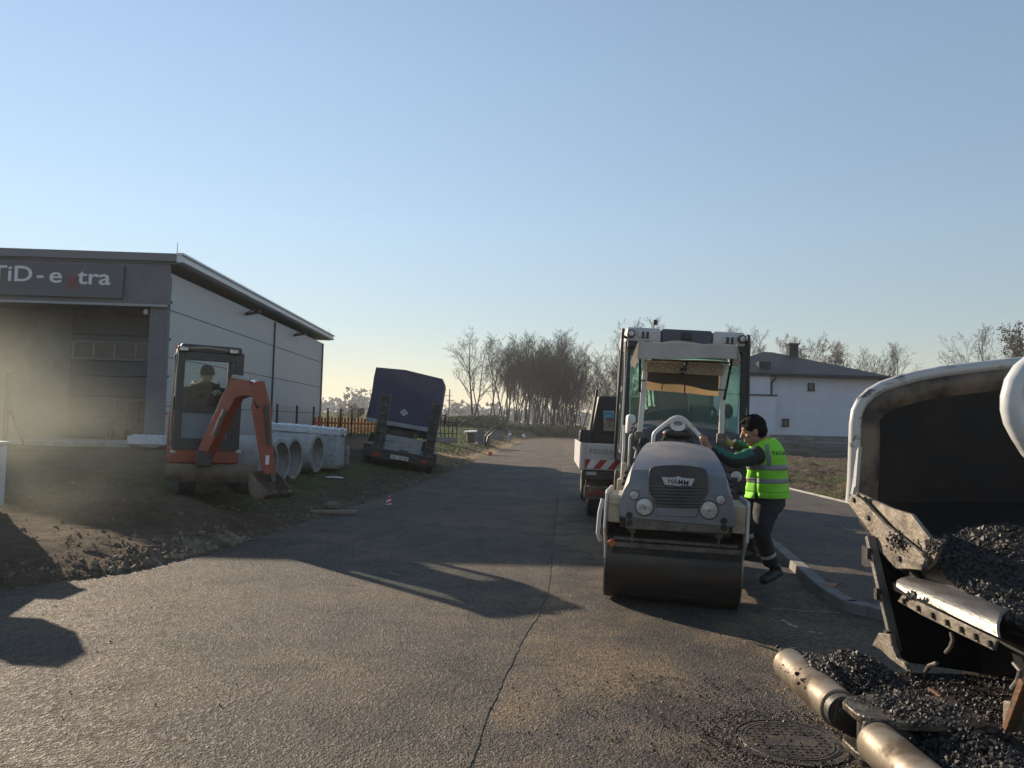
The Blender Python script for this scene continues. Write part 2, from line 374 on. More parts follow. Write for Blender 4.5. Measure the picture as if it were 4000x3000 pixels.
# ------------------------------------------------------------------ asphalt
def asphalt(name, coarse, dusty=1.0):
    global t
    m = bpy.data.materials.new(name); m.use_nodes = True; t = m.node_tree; b = t.nodes["Principled BSDF"]
    tc = N("ShaderNodeTexCoord"); obj = tc.outputs["Object"]
    big = N("ShaderNodeTexNoise", Scale=.55, Detail=5.0, Roughness=.62); t.links.new(obj, big.inputs[0])
    mp = N("ShaderNodeMapping"); mp.inputs["Scale"].default_value = (3.2, .35, 1); mp.inputs["Rotation"].default_value = (0, 0, R(-6)); t.links.new(obj, mp.inputs[0])
    streak = N("ShaderNodeTexNoise", Scale=.9, Detail=5.0, Roughness=.6); t.links.new(mp.outputs[0], streak.inputs[0])
    vor = N("ShaderNodeTexVoronoi", Scale=98.0); t.links.new(obj, vor.inputs[0])
    vor2 = N("ShaderNodeTexVoronoi", Scale=45.0); t.links.new(obj, vor2.inputs[0])
    fine = N("ShaderNodeTexNoise", Scale=120.0, Detail=2.0); t.links.new(obj, fine.inputs[0])
    mid = N("ShaderNodeTexNoise", Scale=26.0, Detail=4.0, Roughness=.75); t.links.new(obj, mid.inputs[0])
    base = RAMP(vor.outputs["Color"], [(.15, (.034, .031, .028)), (.6, (.058, .052, .046)), (.80, (.085, .073, .062)), (.95, (.24, .205, .165))])
    dust = RAMP(mid.outputs[0], [(.38, (.06, .05, .038)), (.68, (.25, .18, .108))])
    dm = RAMP(big.outputs[0], [(.45, (0, 0, 0)), (.60, (1, 1, 1))]); sm = RAMP(streak.outputs[0], [(.46, (0, 0, 0)), (.7, (1, 1, 1))])
    mul = t.nodes.new("ShaderNodeMath"); mul.operation = 'MULTIPLY_ADD'; mul.inputs[1].default_value = .55 * dusty if coarse else .22; t.links.new(dm, mul.inputs[0])
    mu2 = t.nodes.new("ShaderNodeMath"); mu2.operation = 'MULTIPLY'; mu2.inputs[1].default_value = .30; t.links.new(sm, mu2.inputs[0]); t.links.new(mu2.outputs[0], mul.inputs[2])
    # loose dust lies thicker on the paved lane further up the road
    if coarse:
        sx = t.nodes.new("ShaderNodeSeparateXYZ"); t.links.new(obj, sx.inputs[0])
        mr = t.nodes.new("ShaderNodeMapRange"); mr.inputs[1].default_value = 20; mr.inputs[2].default_value = 45; mr.inputs[3].default_value = 0; mr.inputs[4].default_value = .22; t.links.new(sx.outputs[1], mr.inputs[0])
        a3 = t.nodes.new("ShaderNodeMath"); a3.operation = 'ADD'; a3.use_clamp = True; t.links.new(mul.outputs[0], a3.inputs[0]); t.links.new(mr.outputs[0], a3.inputs[1]); mf = a3.outputs[0]
    else: mf = mul.outputs[0]
    c = MIX(mf, base, dust)
    wide = N("ShaderNodeTexNoise", Scale=1.7, Detail=6.0, Roughness=.72); wide.inputs["Distortion"].default_value = .6; t.links.new(obj, wide.inputs[0])
    dk = RAMP(wide.outputs[0], [(.36, (.52, .52, .52)), (.5, (.92, .92, .92)), (.66, (1.12, 1.08, 1.02))])
    mm = t.nodes.new("ShaderNodeMix"); mm.data_type = 'RGBA'; mm.blend_type = 'MULTIPLY'; mm.inputs[0].default_value = 1; t.links.new(c, mm.inputs[6]); t.links.new(dk, mm.inputs[7])
    t.links.new(mm.outputs[2], b.inputs["Base Color"])
    rr = RAMP(vor2.outputs["Color"], [(.1, (.62, .62, .62)), (.9, (.9, .9, .9))]); t.links.new(rr, b.inputs["Roughness"])
    b.inputs["Specular IOR Level"].default_value = .32
    h = t.nodes.new("ShaderNodeMath"); h.operation = 'ADD'; t.links.new(vor.outputs["Distance"], h.inputs[0]); t.links.new(vor2.outputs["Distance"], h.inputs[1])
    h2 = t.nodes.new("ShaderNodeMath"); h2.operation = 'MULTIPLY_ADD'; h2.inputs[1].default_value = .8; t.links.new(fine.outputs[0], h2.inputs[0]); t.links.new(h.outputs[0], h2.inputs[2])
    bp = N("ShaderNodeBump", Strength=1.0 if coarse else .7, Distance=.0095 if coarse else .008); t.links.new(h2.outputs[0], bp.inputs["Height"]); t.links.new(bp.outputs[0], b.inputs["Normal"])
    return m
def N_link(a, c): return a.outputs[0]
M['asphalt'] = asphalt('coarse_new_asphalt', True); M['asphalt_side'] = asphalt('smooth_side_asphalt', False)
def strip(name, left, right, z, mtl, **kw):
    vs = [(*p, z) for p in left] + [(*p, z) for p in right]; n = len(left)
    me = bpy.data.meshes.new(name); me.from_pydata(vs, [], [(i, n + i, n + i + 1, i + 1) for i in range(n - 1)]); me.update()
    me.materials.append(mtl); o = bpy.data.objects.new(name, me); COL.objects.link(o); return tag(o, **kw)
Ys = [-20, -8, -3, 0, 2, 3, 4] + frange(4.5, 14, .25) + frange(14, 80, 2) + [ROAD_END]
def lx(y):
    return lerp_tab(LEFT, y) + .10 * fbm(0, y, .9) + .05 * fbm(3, y, 3.5)
def rx_(y): return lerp_tab(KERB, y) if y > 5 else 7.2
strip("road", [(lx(y) - .12, y) for y in Ys], [(rx_(y) + .02, y) for y in Ys], 0.0, M['asphalt'], kind="structure")
Yk = [5.5, 5.9, 6.2, 6.5, 6.7, 6.9, 7.2, 7.5, 7.8, 8.2, 9, 10, 11.5, 13, 16, 20, 26, 34]
strip("side_pavement", [(lerp_tab(KERB, y) + .10, y) for y in Yk], [(EDGING_X, y) for y in Yk], .085, M['asphalt_side'], kind="structure")
M['concrete'] = mat('concrete', (.30, .29, .27), .85, col2=(.20, .19, .175), scale=5, bump=.3, bscale=40)
def kerb_run(name, label, rows, w, h, z0, mtl):
    b = MB(); n = len(rows)
    for i in range(n - 1):
        (y0, x0), (y1, x1) = rows[i], rows[i + 1]
        d = V((x1 - x0, y1 - y0, 0)).normalized(); nr = V((d.y, -d.x, 0))
        a0, a1 = V((x0, y0, z0)), V((x1, y1, z0))
        b.hexa([a0, a0 + nr * w, a1 + nr * w, a1], [a0 + nr * .015 + V((0, 0, h)), a0 + nr * w + V((0, 0, h)), a1 + nr * w + V((0, 0, h)), a1 + nr * .015 + V((0, 0, h))])
    o = b.build(name, mtl, bevel=.008, seg=1); return tag(o, label, "kerb")
kerb_run("kerb", "grey concrete kerb curving between the road and the side pavement behind the worker", [(y, lerp_tab(KERB, y)) for y in Yk], .15, .155, -.06, mat('kerb_stone', (.20, .195, .185), .85, col2=(.13, .125, .115), scale=5, bump=.3, bscale=40))
_q = G(3236, 2283, .095); _b = MB(); _b.box((_q.x + .03, _q.y, .0965), (.09, .20, .004), (0, 0, R(-32)))
_b.build("paint_mark", mat('orange_paint_mark', (.42, .10, .04), .8, col2=(.2, .12, .09), scale=30), [o for o in COL.objects if o.name == "kerb"][0])
kerb_run("edging_kerb", "thin pale concrete edging strip between the side pavement and the muddy field", [(y, EDGING_X) for y in (6, 9, 12, 15, 18, 22, 26, 34)], .06, .17, -.05, M['concrete'])
# lengthwise joint between the two paving passes, and marks on the fresh surface
M['seam'] = mat('asphalt_seam', (.034, .030, .027), .95, col2=(.075, .065, .055), scale=14, thr=(.45, .6), bump=.6, bscale=30)
jp = [(1830, 3000), (1900, 2800), (1955, 2680), (2040, 2500), (2135, 2340), (2166, 2095), (2180, 1950), (2198, 1760)]
jg = [G(*p) for p in jp]; jl = []; jr = []
for i in range(len(jg) - 1):
    for k in range(40):
        q = jg[i].lerp(jg[i + 1], k / 40); wd = .008 + .020 * abs(fbm(q.x, q.y, 5.0)) ** 1.3; o_ = .010 * fbm(q.x, q.y, 1.6) + .004 * fbm(q.x, q.y, 14); jl.append((q.x - wd + o_, q.y)); jr.append((q.x + wd * .8 + o_, q.y))
M['asphalt_lane'] = asphalt('dusty_right_lane_asphalt', True, 2.7)
lane = [(jl[0][0] - 1.6, -20), (jl[0][0] - .8, -3), (jl[0][0] - .25, 2.0)] + [((a_[0] + c_[0]) / 2, a_[1]) for a_, c_ in zip(jl, jr)] + [(jl[-1][0] + .07 * (79 - jl[-1][1]), 79)]
strip("road_lane", lane, [(rx_(y) + .02, y) for _, y in lane], .004, M['asphalt_lane'], kind="structure")
strip("road_joint", jl, jr, .008, M['seam'], kind="structure")
M['chalk'] = mat('chalk', (.62, .62, .6), .9, col2=(.16, .16, .16), scale=30, thr=(.4, .55))
def mark(name, pts, wd, z=.0085):
    g = [G(*p) for p in pts]; L = []; Rr = []
    for i, q in enumerate(g):
        wv = wd * (.55 + .6 * abs(fbm(q.x, q.y, 9)))
        d = (g[min(i + 1, len(g) - 1)] - g[max(i - 1, 0)]).normalized(); nr = V((-d.y, d.x, 0)) * wv
        L.append(((q + nr).x, (q + nr).y)); Rr.append(((q - nr).x, (q - nr).y))
    strip(name, L, Rr, z, M['chalk'], kind="structure")
mark("chalk_mark", [(3010, 2380), (3080, 2384), (3150, 2390), (3220, 2393), (3290, 2397), (3355, 2403)], .010)
mark("chalk_mark", [(3050, 2425), (3070, 2432), (3090, 2446), (3115, 2452)], .022)
mark("chalk_mark", [(3150, 2470), (3185, 2474), (3230, 2479)], .010)
mark("chalk_mark", [(2195, 2207), (2215, 2203), (2235, 2208), (2255, 2210)], .008)
# ------------------------------------------------------------------ manhole
mh = G(3080, 2898); mh.z = 0
mo = thing("manhole_cover", "round cast iron manhole cover sunk in the fresh asphalt beside the push rollers", "manhole cover", mh)
M['iron'] = mat('cast_iron', (.04, .034, .028), .55, metal=.3, col2=(.10, .075, .05), scale=12, bump=.3, bscale=60)
b = MB(); b.cyl((0, 0, -.02), (0, 0, .010), .255, n=48)
b.build("cover_plate", M['iron'], mo, bevel=.004, seg=1)
b = MB(); b.ring((0, 0, -.02), (0, 0, .012), .30, .262, 48); b.build("frame", M['iron'], mo)
b = MB()
for i in range(-6, 7):
    for j in range(-6, 7):
        if math.hypot(i, j) < 5.7 and not (abs(j) <= 1 and abs(i) < 4): b.box((i * .036, j * .036, .0105), (.024, .010, .007), (0, 0, R(45 if (i + j) % 2 else -45)))
for r_ in (.235, .215): b.ring((0, 0, .008), (0, 0, .013), r_ + .006, r_ - .006, 40)
b.build("tread", M['iron'], mo)
# ------------------------------------------------------------------ industrial hall
M['clad_dark'] = mat('dark_grey_cladding', (.105, .105, .125), .5, col2=(.13, .13, .145), scale=2)
def ribbed(name, col, axis_scale):
    m = mat(name, col, .45, spec=.4); t = m.node_tree; b = t.nodes["Principled BSDF"]
    tc = t.nodes.new("ShaderNodeTexCoord"); wv = t.nodes.new("ShaderNodeTexWave"); wv.bands_direction = 'Y'; wv.inputs["Scale"].default_value = axis_scale
    t.links.new(tc.outputs["Object"], wv.inputs[0]); bp = t.nodes.new("ShaderNodeBump"); bp.inputs["Strength"].default_value = .35; bp.inputs["Distance"].default_value = .01
    t.links.new(wv.outputs[0], bp.inputs["Height"]); t.links.new(bp.outputs[0], b.inputs["Normal"]); return m
M['clad_light'] = ribbed('light_ribbed_cladding', (.40, .41, .42), 3.2)
M['render_grey'] = mat('grey_render', (.15, .15, .145), .8, col2=(.19, .19, .18), scale=1.5)
M['gate'] = mat('dark_gate_panel', (.075, .075, .078), .55, col2=(.09, .09, .09), scale=3)
M['sign_grey'] = mat('sign_panel_grey', (.085, .09, .10), .5)
M['letter'] = mat('white_letter', (.62, .64, .66), .5); M['letter_red'] = mat('red_letter', (.20, .05, .045), .5)
M['trim'] = mat('aluminium_trim', (.50, .52, .56), .35, metal=.3)
FH = .86
hall = thing("industrial_hall", "grey flat-roofed industrial hall with a dark sign band and an open porch", "building", (-8.8, 19.5, FH), (0, 0, R(1.46)))
HT = P(642, 1005, 19.5).z - FH           # roof edge above the hall floor
JB = P(600, 1192, 19.5).z - FH           # underside of sign band
b = MB(); b.box((-.06, 8.9, HT / 2 - .2), (.12, 17.8, HT - .4)); b.build("side_wall", M['clad_light'], hall)
b = MB(); b.box((-9, 17.75, HT / 2 - .2), (17.7, .1, HT - .4)); b.box((-17.9, 9.5, HT / 2 - .2), (.1, 16, HT - .4)); b.build("rear_wall", M['clad_dark'], hall)
b = MB(); b.box((-9.03, -.06, (HT - .2 + JB) / 2), (18.1, .12, HT - .2 - JB)); b.build("sign_band", M['clad_dark'], hall, bevel=.01, seg=1)
b = MB(); b.box((-9.03, -.14, JB - .03), (18.1, .05, .06)); b.build("band_trim", mat('dull_trim', (.28, .29, .31), .5), hall)
b = MB(); b.box((-.24, .12, JB / 2), (.44, .30, JB)); b.build("corner_column", M['clad_dark'], hall, bevel=.01, seg=1)
b = MB(); b.box((-9.1, 9.1, HT - .12), (18.7, 18.5, .16)); b.build("roof", M['clad_dark'], hall)
b = MB(); b.box((.30, 9.1, HT - .06), (.12, 18.7, .22)); b.box((.33, 9.1, HT + .045), (.18, 18.74, .05)); b.box((.35, 9.1, HT - .15), (.15, 18.72, .03)); b.build("gutter", M['trim'], hall)
b = MB(); b.box((-9.0, -.20, HT - .04), (18.66, .06, .20)); b.build("front_fascia", mat('fascia_grey', (.15, .15, .17), .5), hall)
# porch: inner back wall, sectional gate, windows
b = MB(); b.box((-9.1, 1.46, JB / 2 + .1), (17.5, .1, JB + .3)); b.build("porch_wall", M['render_grey'], hall)
b = MB(); b.box((-.50, .78, JB / 2), (.1, 1.2, JB)); b.build("porch_side_wall", M['clad_dark'], hall)
b = MB(); b.box((-9.0, .7, JB + .05), (17.6, 1.4, .06)); b.build("porch_ceiling", M['render_grey'], hall)
gt = MB()
for k in range(6): gt.box((-1.9, 1.36, .28 + k * .555), (2.45, .06, .545))
gt = gt.build("sectional_gate", M['gate'], hall, bevel=.012, seg=1)
b = MB()
for k in range(4): b.box((-2.75 + k * .56, 1.30, 2.35), (.50, .05, .40))
wn = b.build("gate_window", mat('dark_pane', (.03, .035, .04), .1), gt)
b = MB()
for k in range(5): b.box((-3.03 + k * .56, 1.295, 2.35), (.07, .07, .46))
b.box((-1.91, 1.295, 2.12), (2.3, .07, .05)); b.box((-1.91, 1.295, 2.58), (2.3, .07, .05)); b.build("window_frame", mat('grey_frame', (.20, .20, .20), .6), wn)
b = MB(); b.box((-.62, .12, JB - .16), (.10, .07, .13)); b.build("sensor_box", M['offwhite'], hall)
# joints of the side cladding, standing 3 mm proud
M['joint'] = mat('dark_joint', (.05, .05, .055), .6)
b = MB()
for z in (P(658, 1210, 19.5).z - FH, 3.0 - FH, 1.75 - FH): b.box((.004, 8.9, z), (.012, 17.7, .022))
b.build("panel_joint", M['joint'], hall)
yj = 8.85 / ((2000 - 1082) / 3004) - 19.5
b = MB(); b.box((.02, yj, HT / 2 - .2), (.06, .09, HT - .5)); b.build("downpipe", M['joint'], hall)
b = MB(); b.box((.01, 17.72, HT / 2 - .2), (.08, .16, HT - .45)); b.build("corner_trim", M['clad_dark'], hall)
b = MB(); b.box((.012, .02, HT / 2 - .2), (.03, .06, HT - .6)); b.build("corner_trim", M['clad_dark'], hall)
for yy in (5.9, 12.2):
    b = MB(); b.bar((0, yy, HT - .62), (.42, yy, HT - .42), .03, .03); b.box((.30, yy - .05, HT - .60), (.5, .16, .07), (0, R(-12), 0)); b.build("flood_lamp", M['black'], hall)
for (xx, yy) in ((.1, .1), (.2, 18.2)):
    b = MB(); b.cyl((xx, yy, HT), (xx, yy, HT + .42), .012, .006, 6); b.tube([(xx, yy, HT + .06), (xx + .15, yy + .2, HT + .07), (xx + .3, yy + .35, HT + .02)], .006, 5); b.build("lightning_rod", M['steel'], hall)
for k in range(5):
    b = MB(); b.cyl((.0, .12, .7 + k * .95), (.03, .12, .7 + k * .95), .03, n=8); b.build("bolt_cap", M['joint'], hall)
# sign
def hl(px, py, Y=19.33):                   # pixel -> hall-local point on the sign face
    p = P(px, py, Y); return hall_inv @ p
bpy.context.view_layer.update(); hall_inv = hall.matrix_world.inverted()
pr, plb = hl(488, 1040), hl(478, 1168)
b = MB(); b.box((pr.x - 4.0, -.17, (pr.z + plb.z) / 2), (8.0, .08, pr.z - plb.z)); sg = b.build("sign", M['sign_grey'], hall, bevel=.01, seg=1)
def word(body, px0, px1, py, size, mtl, bold=.012):
    a, c = hl(px0, py), hl(px1, py)
    o = text_obj(body, "lettering", mtl, sg, (a.x, -.215, a.z), (1, 0, 0), (0, 0, 1), size, .012, bold)
    wd = max(v.co.x for v in o.data.vertices) - min(v.co.x for v in o.data.vertices); x0 = min(v.co.x for v in o.data.vertices)
    for v in o.data.vertices: v.co.x = a.x + (v.co.x - x0) * (c.x - a.x) / wd
S = .56
word("TiD", -22, 137, 1099, S, M['letter'], .006); word("-", 155, 181, 1103, S, M['letter'], .006); word("e", 203, 251, 1106, S, M['letter'], .006)
word("x", 262, 322, 1131, .86, M['letter_red'], .0); word("tra", 309, 438, 1111, S, M['letter'], .006)
# porch slab
b = MB(); b.box((-16.2, 18.65, FH - .12), (15.0, 1.9, .24)); tag(b.build("porch_slab", M['concrete'], bevel=.015, seg=1), "low concrete platform in front of the hall porch", "platform")

# ------------------------------------------------------------------ things on the slab and by the porch
M['sheet'] = mat('pale_sheet', (.50, .55, .62), .4, col2=(.4, .43, .48), scale=9, bump=.3, bscale=25)
def wrapped(name, label, c, size, rz=0):
    b = MB(); nx_, ny_ = 12, 6; g = []
    for j in range(ny_ + 1):
        row = []
        for i in range(nx_ + 1):
            u, v = i / nx_ - .5, j / ny_ - .5
            row.append(V((u * size[0], v * size[1], size[2] + .03 * math.sin(i * 2.9) * size[2] + .02 * math.sin(j * 5))))
        g.append(row)
    b.plate(g, (0, 0, -size[2]))
    o = b.build(name, M['sheet']); o.location = c; o.rotation_euler = (0, 0, rz); return tag(o, label, name.replace('_', ' '))
p = P(585, 1727, 17.6); wrapped("panel_stack", "low stack of pale wrapped panels on the porch platform behind the mini digger", (p.x, p.y, FH + .001), (.78, .5, .19))
gp = thing("gate_post", "dark steel gate post with a diagonal brace on the far left of the porch", "post", (P(20, 1700, 15.5).x, 15.5, .75))
b = MB(); b.box((0, 0, .78), (.07, .07, 1.56)); b.build("upright", M['black_steel'], gp)
b = MB(); b.bar((0, 0, .95), (.36, .1, .02), .04, .04); b.box((.34, .1, .04), (.3, .2, .08)); b.build("brace", M['black_steel'], gp)
pv = P(535, 1720, 20.0)
b = MB()
for k in range(9):
    for i in range(3): b.box((i * .22 + .008 * ((k * 7 + i) % 3), .012 * ((k * 5 + i * 3) % 4), .055 + k * .11), (.21, .42, .10))
o = b.build("paver_stack", mat('dark_paver', (.07, .062, .055), .9), bevel=.006, seg=1); o.location = (pv.x - .1, 20.2, FH); tag(o, "dark stack of paving blocks in the porch beside the corner column", "paving blocks")
tr = thing("hand_truck", "upright metal hand truck leaning beside the paving blocks in the porch", "hand truck", (pv.x - .52, 20.1, FH))
b = MB()
for s_ in (-.17, .17): b.bar((s_, -.15, .02), (s_, .1, 1.05), .035, .035)
for z in (.3, .65, 1.04): b.bar((-.17, -.15 + z * .25, z), (.17, -.15 + z * .25, z), .03, .03)
b.box((0, -.28, .02), (.4, .3, .015)); b.build("frame", M['dirty_steel'], tr)
for s_ in (-.2, .2):
    b = MB(); b.cyl((s_ - .03, -.02, .12), (s_ + .03, -.02, .12), .12, n=16); b.build("wheel", M['rubber'], tr)
cb = thing("utility_cabinet", "white metal utility cabinet at the left edge beside the dug verge", "cabinet", (-6.22, 9.0, .45))
b = MB(); b.box((0, 0, .34), (.5, .35, .72)); b.build("body", M['white_paint'], cb, bevel=.015)
b = MB(); b.box((0, 0, .73), (.54, .39, .04)); b.build("cap", M['white_paint'], cb, bevel=.01)
b = MB(); b.box((0, -.18, .36), (.42, .01, .6)); b.build("door", M['white_paint'], cb, bevel=.003, seg=1)

# ------------------------------------------------------------------ concrete pipes, wrapped load, blocks
M['pipe'] = mat('pipe_concrete', (.31, .31, .295), .85, col2=(.22, .22, .21), scale=4, bump=.35, bscale=30)
PX = [(1062, 13.55, "mostly hidden behind the digger arm"), (1108, 14.55, "its mouth just right of the digger arm"), (1161, 15.45, "in the middle of the row"), (1250, 17.1, "farthest from the digger, at the end of the row")]
for px, Y, dsc in PX:
    x = (px - 2000) / 3004 * Y; d_ = .84; z = ground_h(x - .5, Y) + d_ / 2 + .01
    o = thing("concrete_pipe", "big grey concrete drain pipe, " + dsc, "pipe", (x, Y, z), (0, 0, R(-9 + (Y * 7 % 5) - 2)), "concrete pipes laid on the verge")
    b = MB(); b.ring((-1.15, 0, 0), (0, 0, 0), d_ / 2, d_ / 2 - .065, 40); b.build("barrel", M['pipe'], o)
    b = MB(); b.ring((-.045, 0, 0), (.012, 0, 0), d_ / 2 - .03, d_ / 2 - .075, 40); b.build("rim", M['concrete'], o)
p = P(1205, 1800, 18.6)
lo = thing("wrapped_load", "clear plastic wrapped load with a folded top standing beyond the pipes", "wrapped load", (p.x, p.y, ground_h(p.x, p.y)), (0, 0, R(2)))
b = MB(); g = []
for j in range(9):
    row = []
    for i in range(15):
        u = i / 14; v = j / 8
        row.append(V((-.78 + 1.6 * u, -.5 + v, 1.02 - .10 * u + .035 * math.sin(i * 3.1 + j) + .02 * math.sin(j * 2.2))))
    g.append(row)
b.plate(g, (0, 0, -.14)); b.build("film_top", mat('plastic_film', (.50, .54, .60), .2, col2=(.34, .37, .42), scale=11, thr=(.4, .6), bump=.8, bscale=14, spec=.8, stretch=(.4, 2, 2)), lo)
b = MB(); b.box((.02, 0, .46), (1.5, .92, .86)); b.build("pack", mat('wrapped_pack', (.34, .36, .38), .35, col2=(.22, .23, .25), scale=9, bump=.9, bscale=10), lo, bevel=.05)
b = MB()
for y_ in (-.4, 0, .4): b.box((.02, y_, .05), (1.5, .1, .09))
b.build("pallet", mat('pale_wood', (.30, .24, .17), .9), lo)
M['block'] = mat('concrete_block', (.22, .22, .215), .95, col2=(.16, .16, .155), scale=10, bump=.6, bscale=45)
BL = [(1317, 1825, 0, "lower left"), (1360, 1822, 0, "lower right"), (1318, 1790, 1, "upper left"), (1361, 1787, 1, "upper right")]
bp0 = P(1340, 1820, 20.4); bz = ground_h(bp0.x, bp0.y)
for k, (px, py, lv, nm) in enumerate(BL):
    b = MB(); b.box((0, 0, .12), (.39, .30, .235)); 
    o = b.build("concrete_block", M['block'], bevel=.012, seg=1); x = (px - 2000) / 3004 * 20.4 - .17
    o.location = (x - .05 + .1 * (k % 2), 20.4, bz + .24 * lv); o.rotation_euler = (0, 0, R((-6, 5, 3, -4)[k]))
    tag(o, f"{nm} grey concrete block of the small stack between the pipes and the trailer", "concrete block", "concrete blocks stacked by the pipes")

# ------------------------------------------------------------------ fences
fx = -6.9
fz = lambda y: ground_h(fx, y)
wf = thing("mesh_fence", "dark post and wire mesh fence running along the hall's side wall", "fence", (fx, 27, 0))
for y in (22.7, 24.8, 26.9, 29.0, 31.2, 33.4):
    b = MB(); b.box((0, y - 27, (fz(y) + 1.9) / 2 - .1), (.06, .06, 1.95 - fz(y) + .2)); b.build("post", M['black_steel'], wf)
b = MB()
for k in range(8): b.bar((0.035, -4.3, .80 + k * .15), (.035, 6.4, .80 + k * .15), .004, .004)
for k in range(56): b.bar((.035, -4.3 + k * .19, .75), (.035, -4.3 + k * .19, 1.85), .003, .003)
b.build("wire_mesh", M['black_steel'], wf)
pf = thing("picket_fence", "orange stained wooden picket fence between the hall and the tarpaulin truck", "fence", (-7.5, 36, .45))
M['orange_wood'] = mat('orange_stained_wood', (.62, .16, .035), .75, col2=(.45, .11, .025), scale=7)
for z in (.25, .85):
    b = MB(); b.box((.5, .04, z), (4.4, .04, .09)); b.build("rail", M['orange_wood'], pf)
for k in range(28):
    b = MB(); x = -1.65 + k * .155; hh = 1.12 + .03 * ((k * 5) % 3)
    b.prism([(-.05, 0), (.05, 0), (.05, hh - .05), (.0, hh), (-.05, hh - .05)], (x, 0, 0), (1, 0, 0), (0, 0, 1), (0, .022, 0)); b.build("picket", M['orange_wood'], pf)
bf = thing("bar_fence", "dark upright-bar fence on a low concrete base behind the truck", "fence", (-3.4, 38.5, .35))
gz = ground_h(-3.4, 38.5) - .35
b = MB(); b.box((0, 0, gz + .12), (1.5, .2, .3)); b.build("base", M['concrete'], bf)
for k in range(8):
    b = MB(); b.box((-.7 + k * .2, 0, gz + .72), (.045, .045, 1.0 + .06 * (k % 2))); b.build("bar", M['black_steel'], bf)
b = MB(); b.box((0, 0, gz + .45), (1.5, .03, .04)); b.box((0, 0, gz + 1.0), (1.5, .03, .04)); b.build("rail", M['black_steel'], bf)

# ------------------------------------------------------------------ low-loader trailer and tarpaulin truck, leaning on the verge
M['olive'] = mat('olive_steel', (.055, .055, .045), .65, col2=(.10, .095, .08), scale=6, bump=.2)
M['tarp'] = mat('dark_blue_tarpaulin', (.035, .032, .075), .6, col2=(.045, .042, .09), scale=2, bump=.25, bscale=2.5)
M['alu'] = mat('aluminium_board', (.27, .28, .30), .5, metal=.1, col2=(.19, .20, .21), scale=5)
tp = P(1548, 1822, 21.8)
tl = thing("low_loader_trailer", "dark low loader trailer with two raised loading ramps leaning on the verge", "trailer", (tp.x, 21.8, ground_h(tp.x, 21.8) - .12), (0, R(8.2), R(4.7)))
Z0 = .36
for x in (-.64, .80):
    b = MB()
    for s_ in (-.13, .13): b.bar((x + s_, 0, Z0 + .18), (x + s_ * .92, -.12, Z0 + 1.84), .035, .09, (0, 1, 0))
    for k in range(7): z = Z0 + .25 + k * .25; b.box((x, -.01 - k * .018, z), (.24, .05, .05))
    b.box((x, .03, Z0 + 1.0), (.24, .012, 1.6)); r_ = b.build("ramp", M['olive'], tl, bevel=.006, seg=1)
    b = MB(); b.cyl((x + .02, -.08, Z0 + .3), (x + .02, -.03, Z0 + .3), .06, n=12); b.bar((x + .02, -.06, Z0 + .3), (x + .04, -.06, Z0 + .62), .04, .02); b.build("latch", M['dirty_steel'], r_)
b = MB(); b.box((.05, .05, Z0 + .38), (1.06, .03, .235)); b.box((.05, .05, Z0 + .60), (1.06, .03, .17)); tb = b.build("tail_board", M['alu'], tl, bevel=.008, seg=1)
b = MB(); b.box((.10, .03, Z0 + .30), (.25, .012, .035)); b.build("handle", M['black'], tb)
b = MB(); b.box((.0, .02, Z0 + .10), (2.02, .10, .20)); b.box((0, 1.6, Z0 + .2), (1.9, 3.1, .1)); b.build("chassis", M['black_steel'], tl, bevel=.01, seg=1)
b = MB(); b.box((.02, -.045, Z0 + .10), (.50, .02, .105)); pl_ = b.build("number_plate", M['white_paint'], tl)
text_obj("CK 915-EF", "plate_text", M['black'], pl_, (.02, -.057, Z0 + .065), (1, 0, 0), (0, 0, 1), .10, .002, .002, 'CENTER')
for x in (-.62, .70):
    b = MB(); b.box((x, -.04, Z0 + .1), (.16, .03, .10)); b.build("tail_lamp", M['red_lens'], tl)
for x in (-.90, .90):
    for y in (.55, 1.25):
        b = MB(); b.cyl((x - .09, y, .31), (x + .09, y, .31), .31, n=24); wh = b.build("wheel", M['rubber'], tl, bevel=.03)
        b = MB(); b.cyl((x - .1, y, .31), (x + .1, y, .31), .15, n=16); b.build("hub", M['dirty_steel'], wh)
for x in (-.92, .92):
    b = MB(); b.box((x, .9, .68), (.24, 1.5, .05)); b.box((x, .12, .52), (.24, .04, .34)); b.build("mudguard", M['black_steel'], tl)
b = MB()
for k in range(3): b.tube([(-.3 + k * .32 + .17 * math.cos(a_ * .5), .45, Z0 + .72 + .13 * math.sin(a_ * .5)) for a_ in range(13)], .022, 6)
b.tube([(-.55, .3, Z0 + .72), (-.2, .25, Z0 + .85), (.1, .3, Z0 + .82), (.4, .3, Z0 + .9), (.6, .35, Z0 + .7)], .015, 5); b.build("hose_coil", M['black'], tl)
tk = thing("tarpaulin_truck", "flatbed truck under a dark blue tarpaulin parked ahead of the low loader", "truck", (tp.x - .55, 25.2, ground_h(tp.x - .3, 25.2) - .10), (0, R(8.2), R(4.7)))
W2 = 1.17
b = MB(); prof = [(-W2, 1.33), (-W2 + .03, 2.98), (-.2, 3.06), (W2 - .12, 2.98), (W2, 2.80), (W2, 1.33)]
g = []
for j in range(9):
    y = j * .55; row = []
    for i in range(len(prof) - 1):
        for k in range(5):
            u = k / 5; x = prof[i][0] * (1 - u) + prof[i + 1][0] * u; z = prof[i][1] * (1 - u) + prof[i + 1][1] * u
            row.append(V((x + .02 * math.sin(y * 3 + z * 4), y, z - .03 * math.sin(y * 5.7) ** 2 * (z > 2.7))))
    row.append(V((prof[-1][0], y, prof[-1][1]))); g.append(row)
b.plate(g, (0, 0, .01)); g2 = []
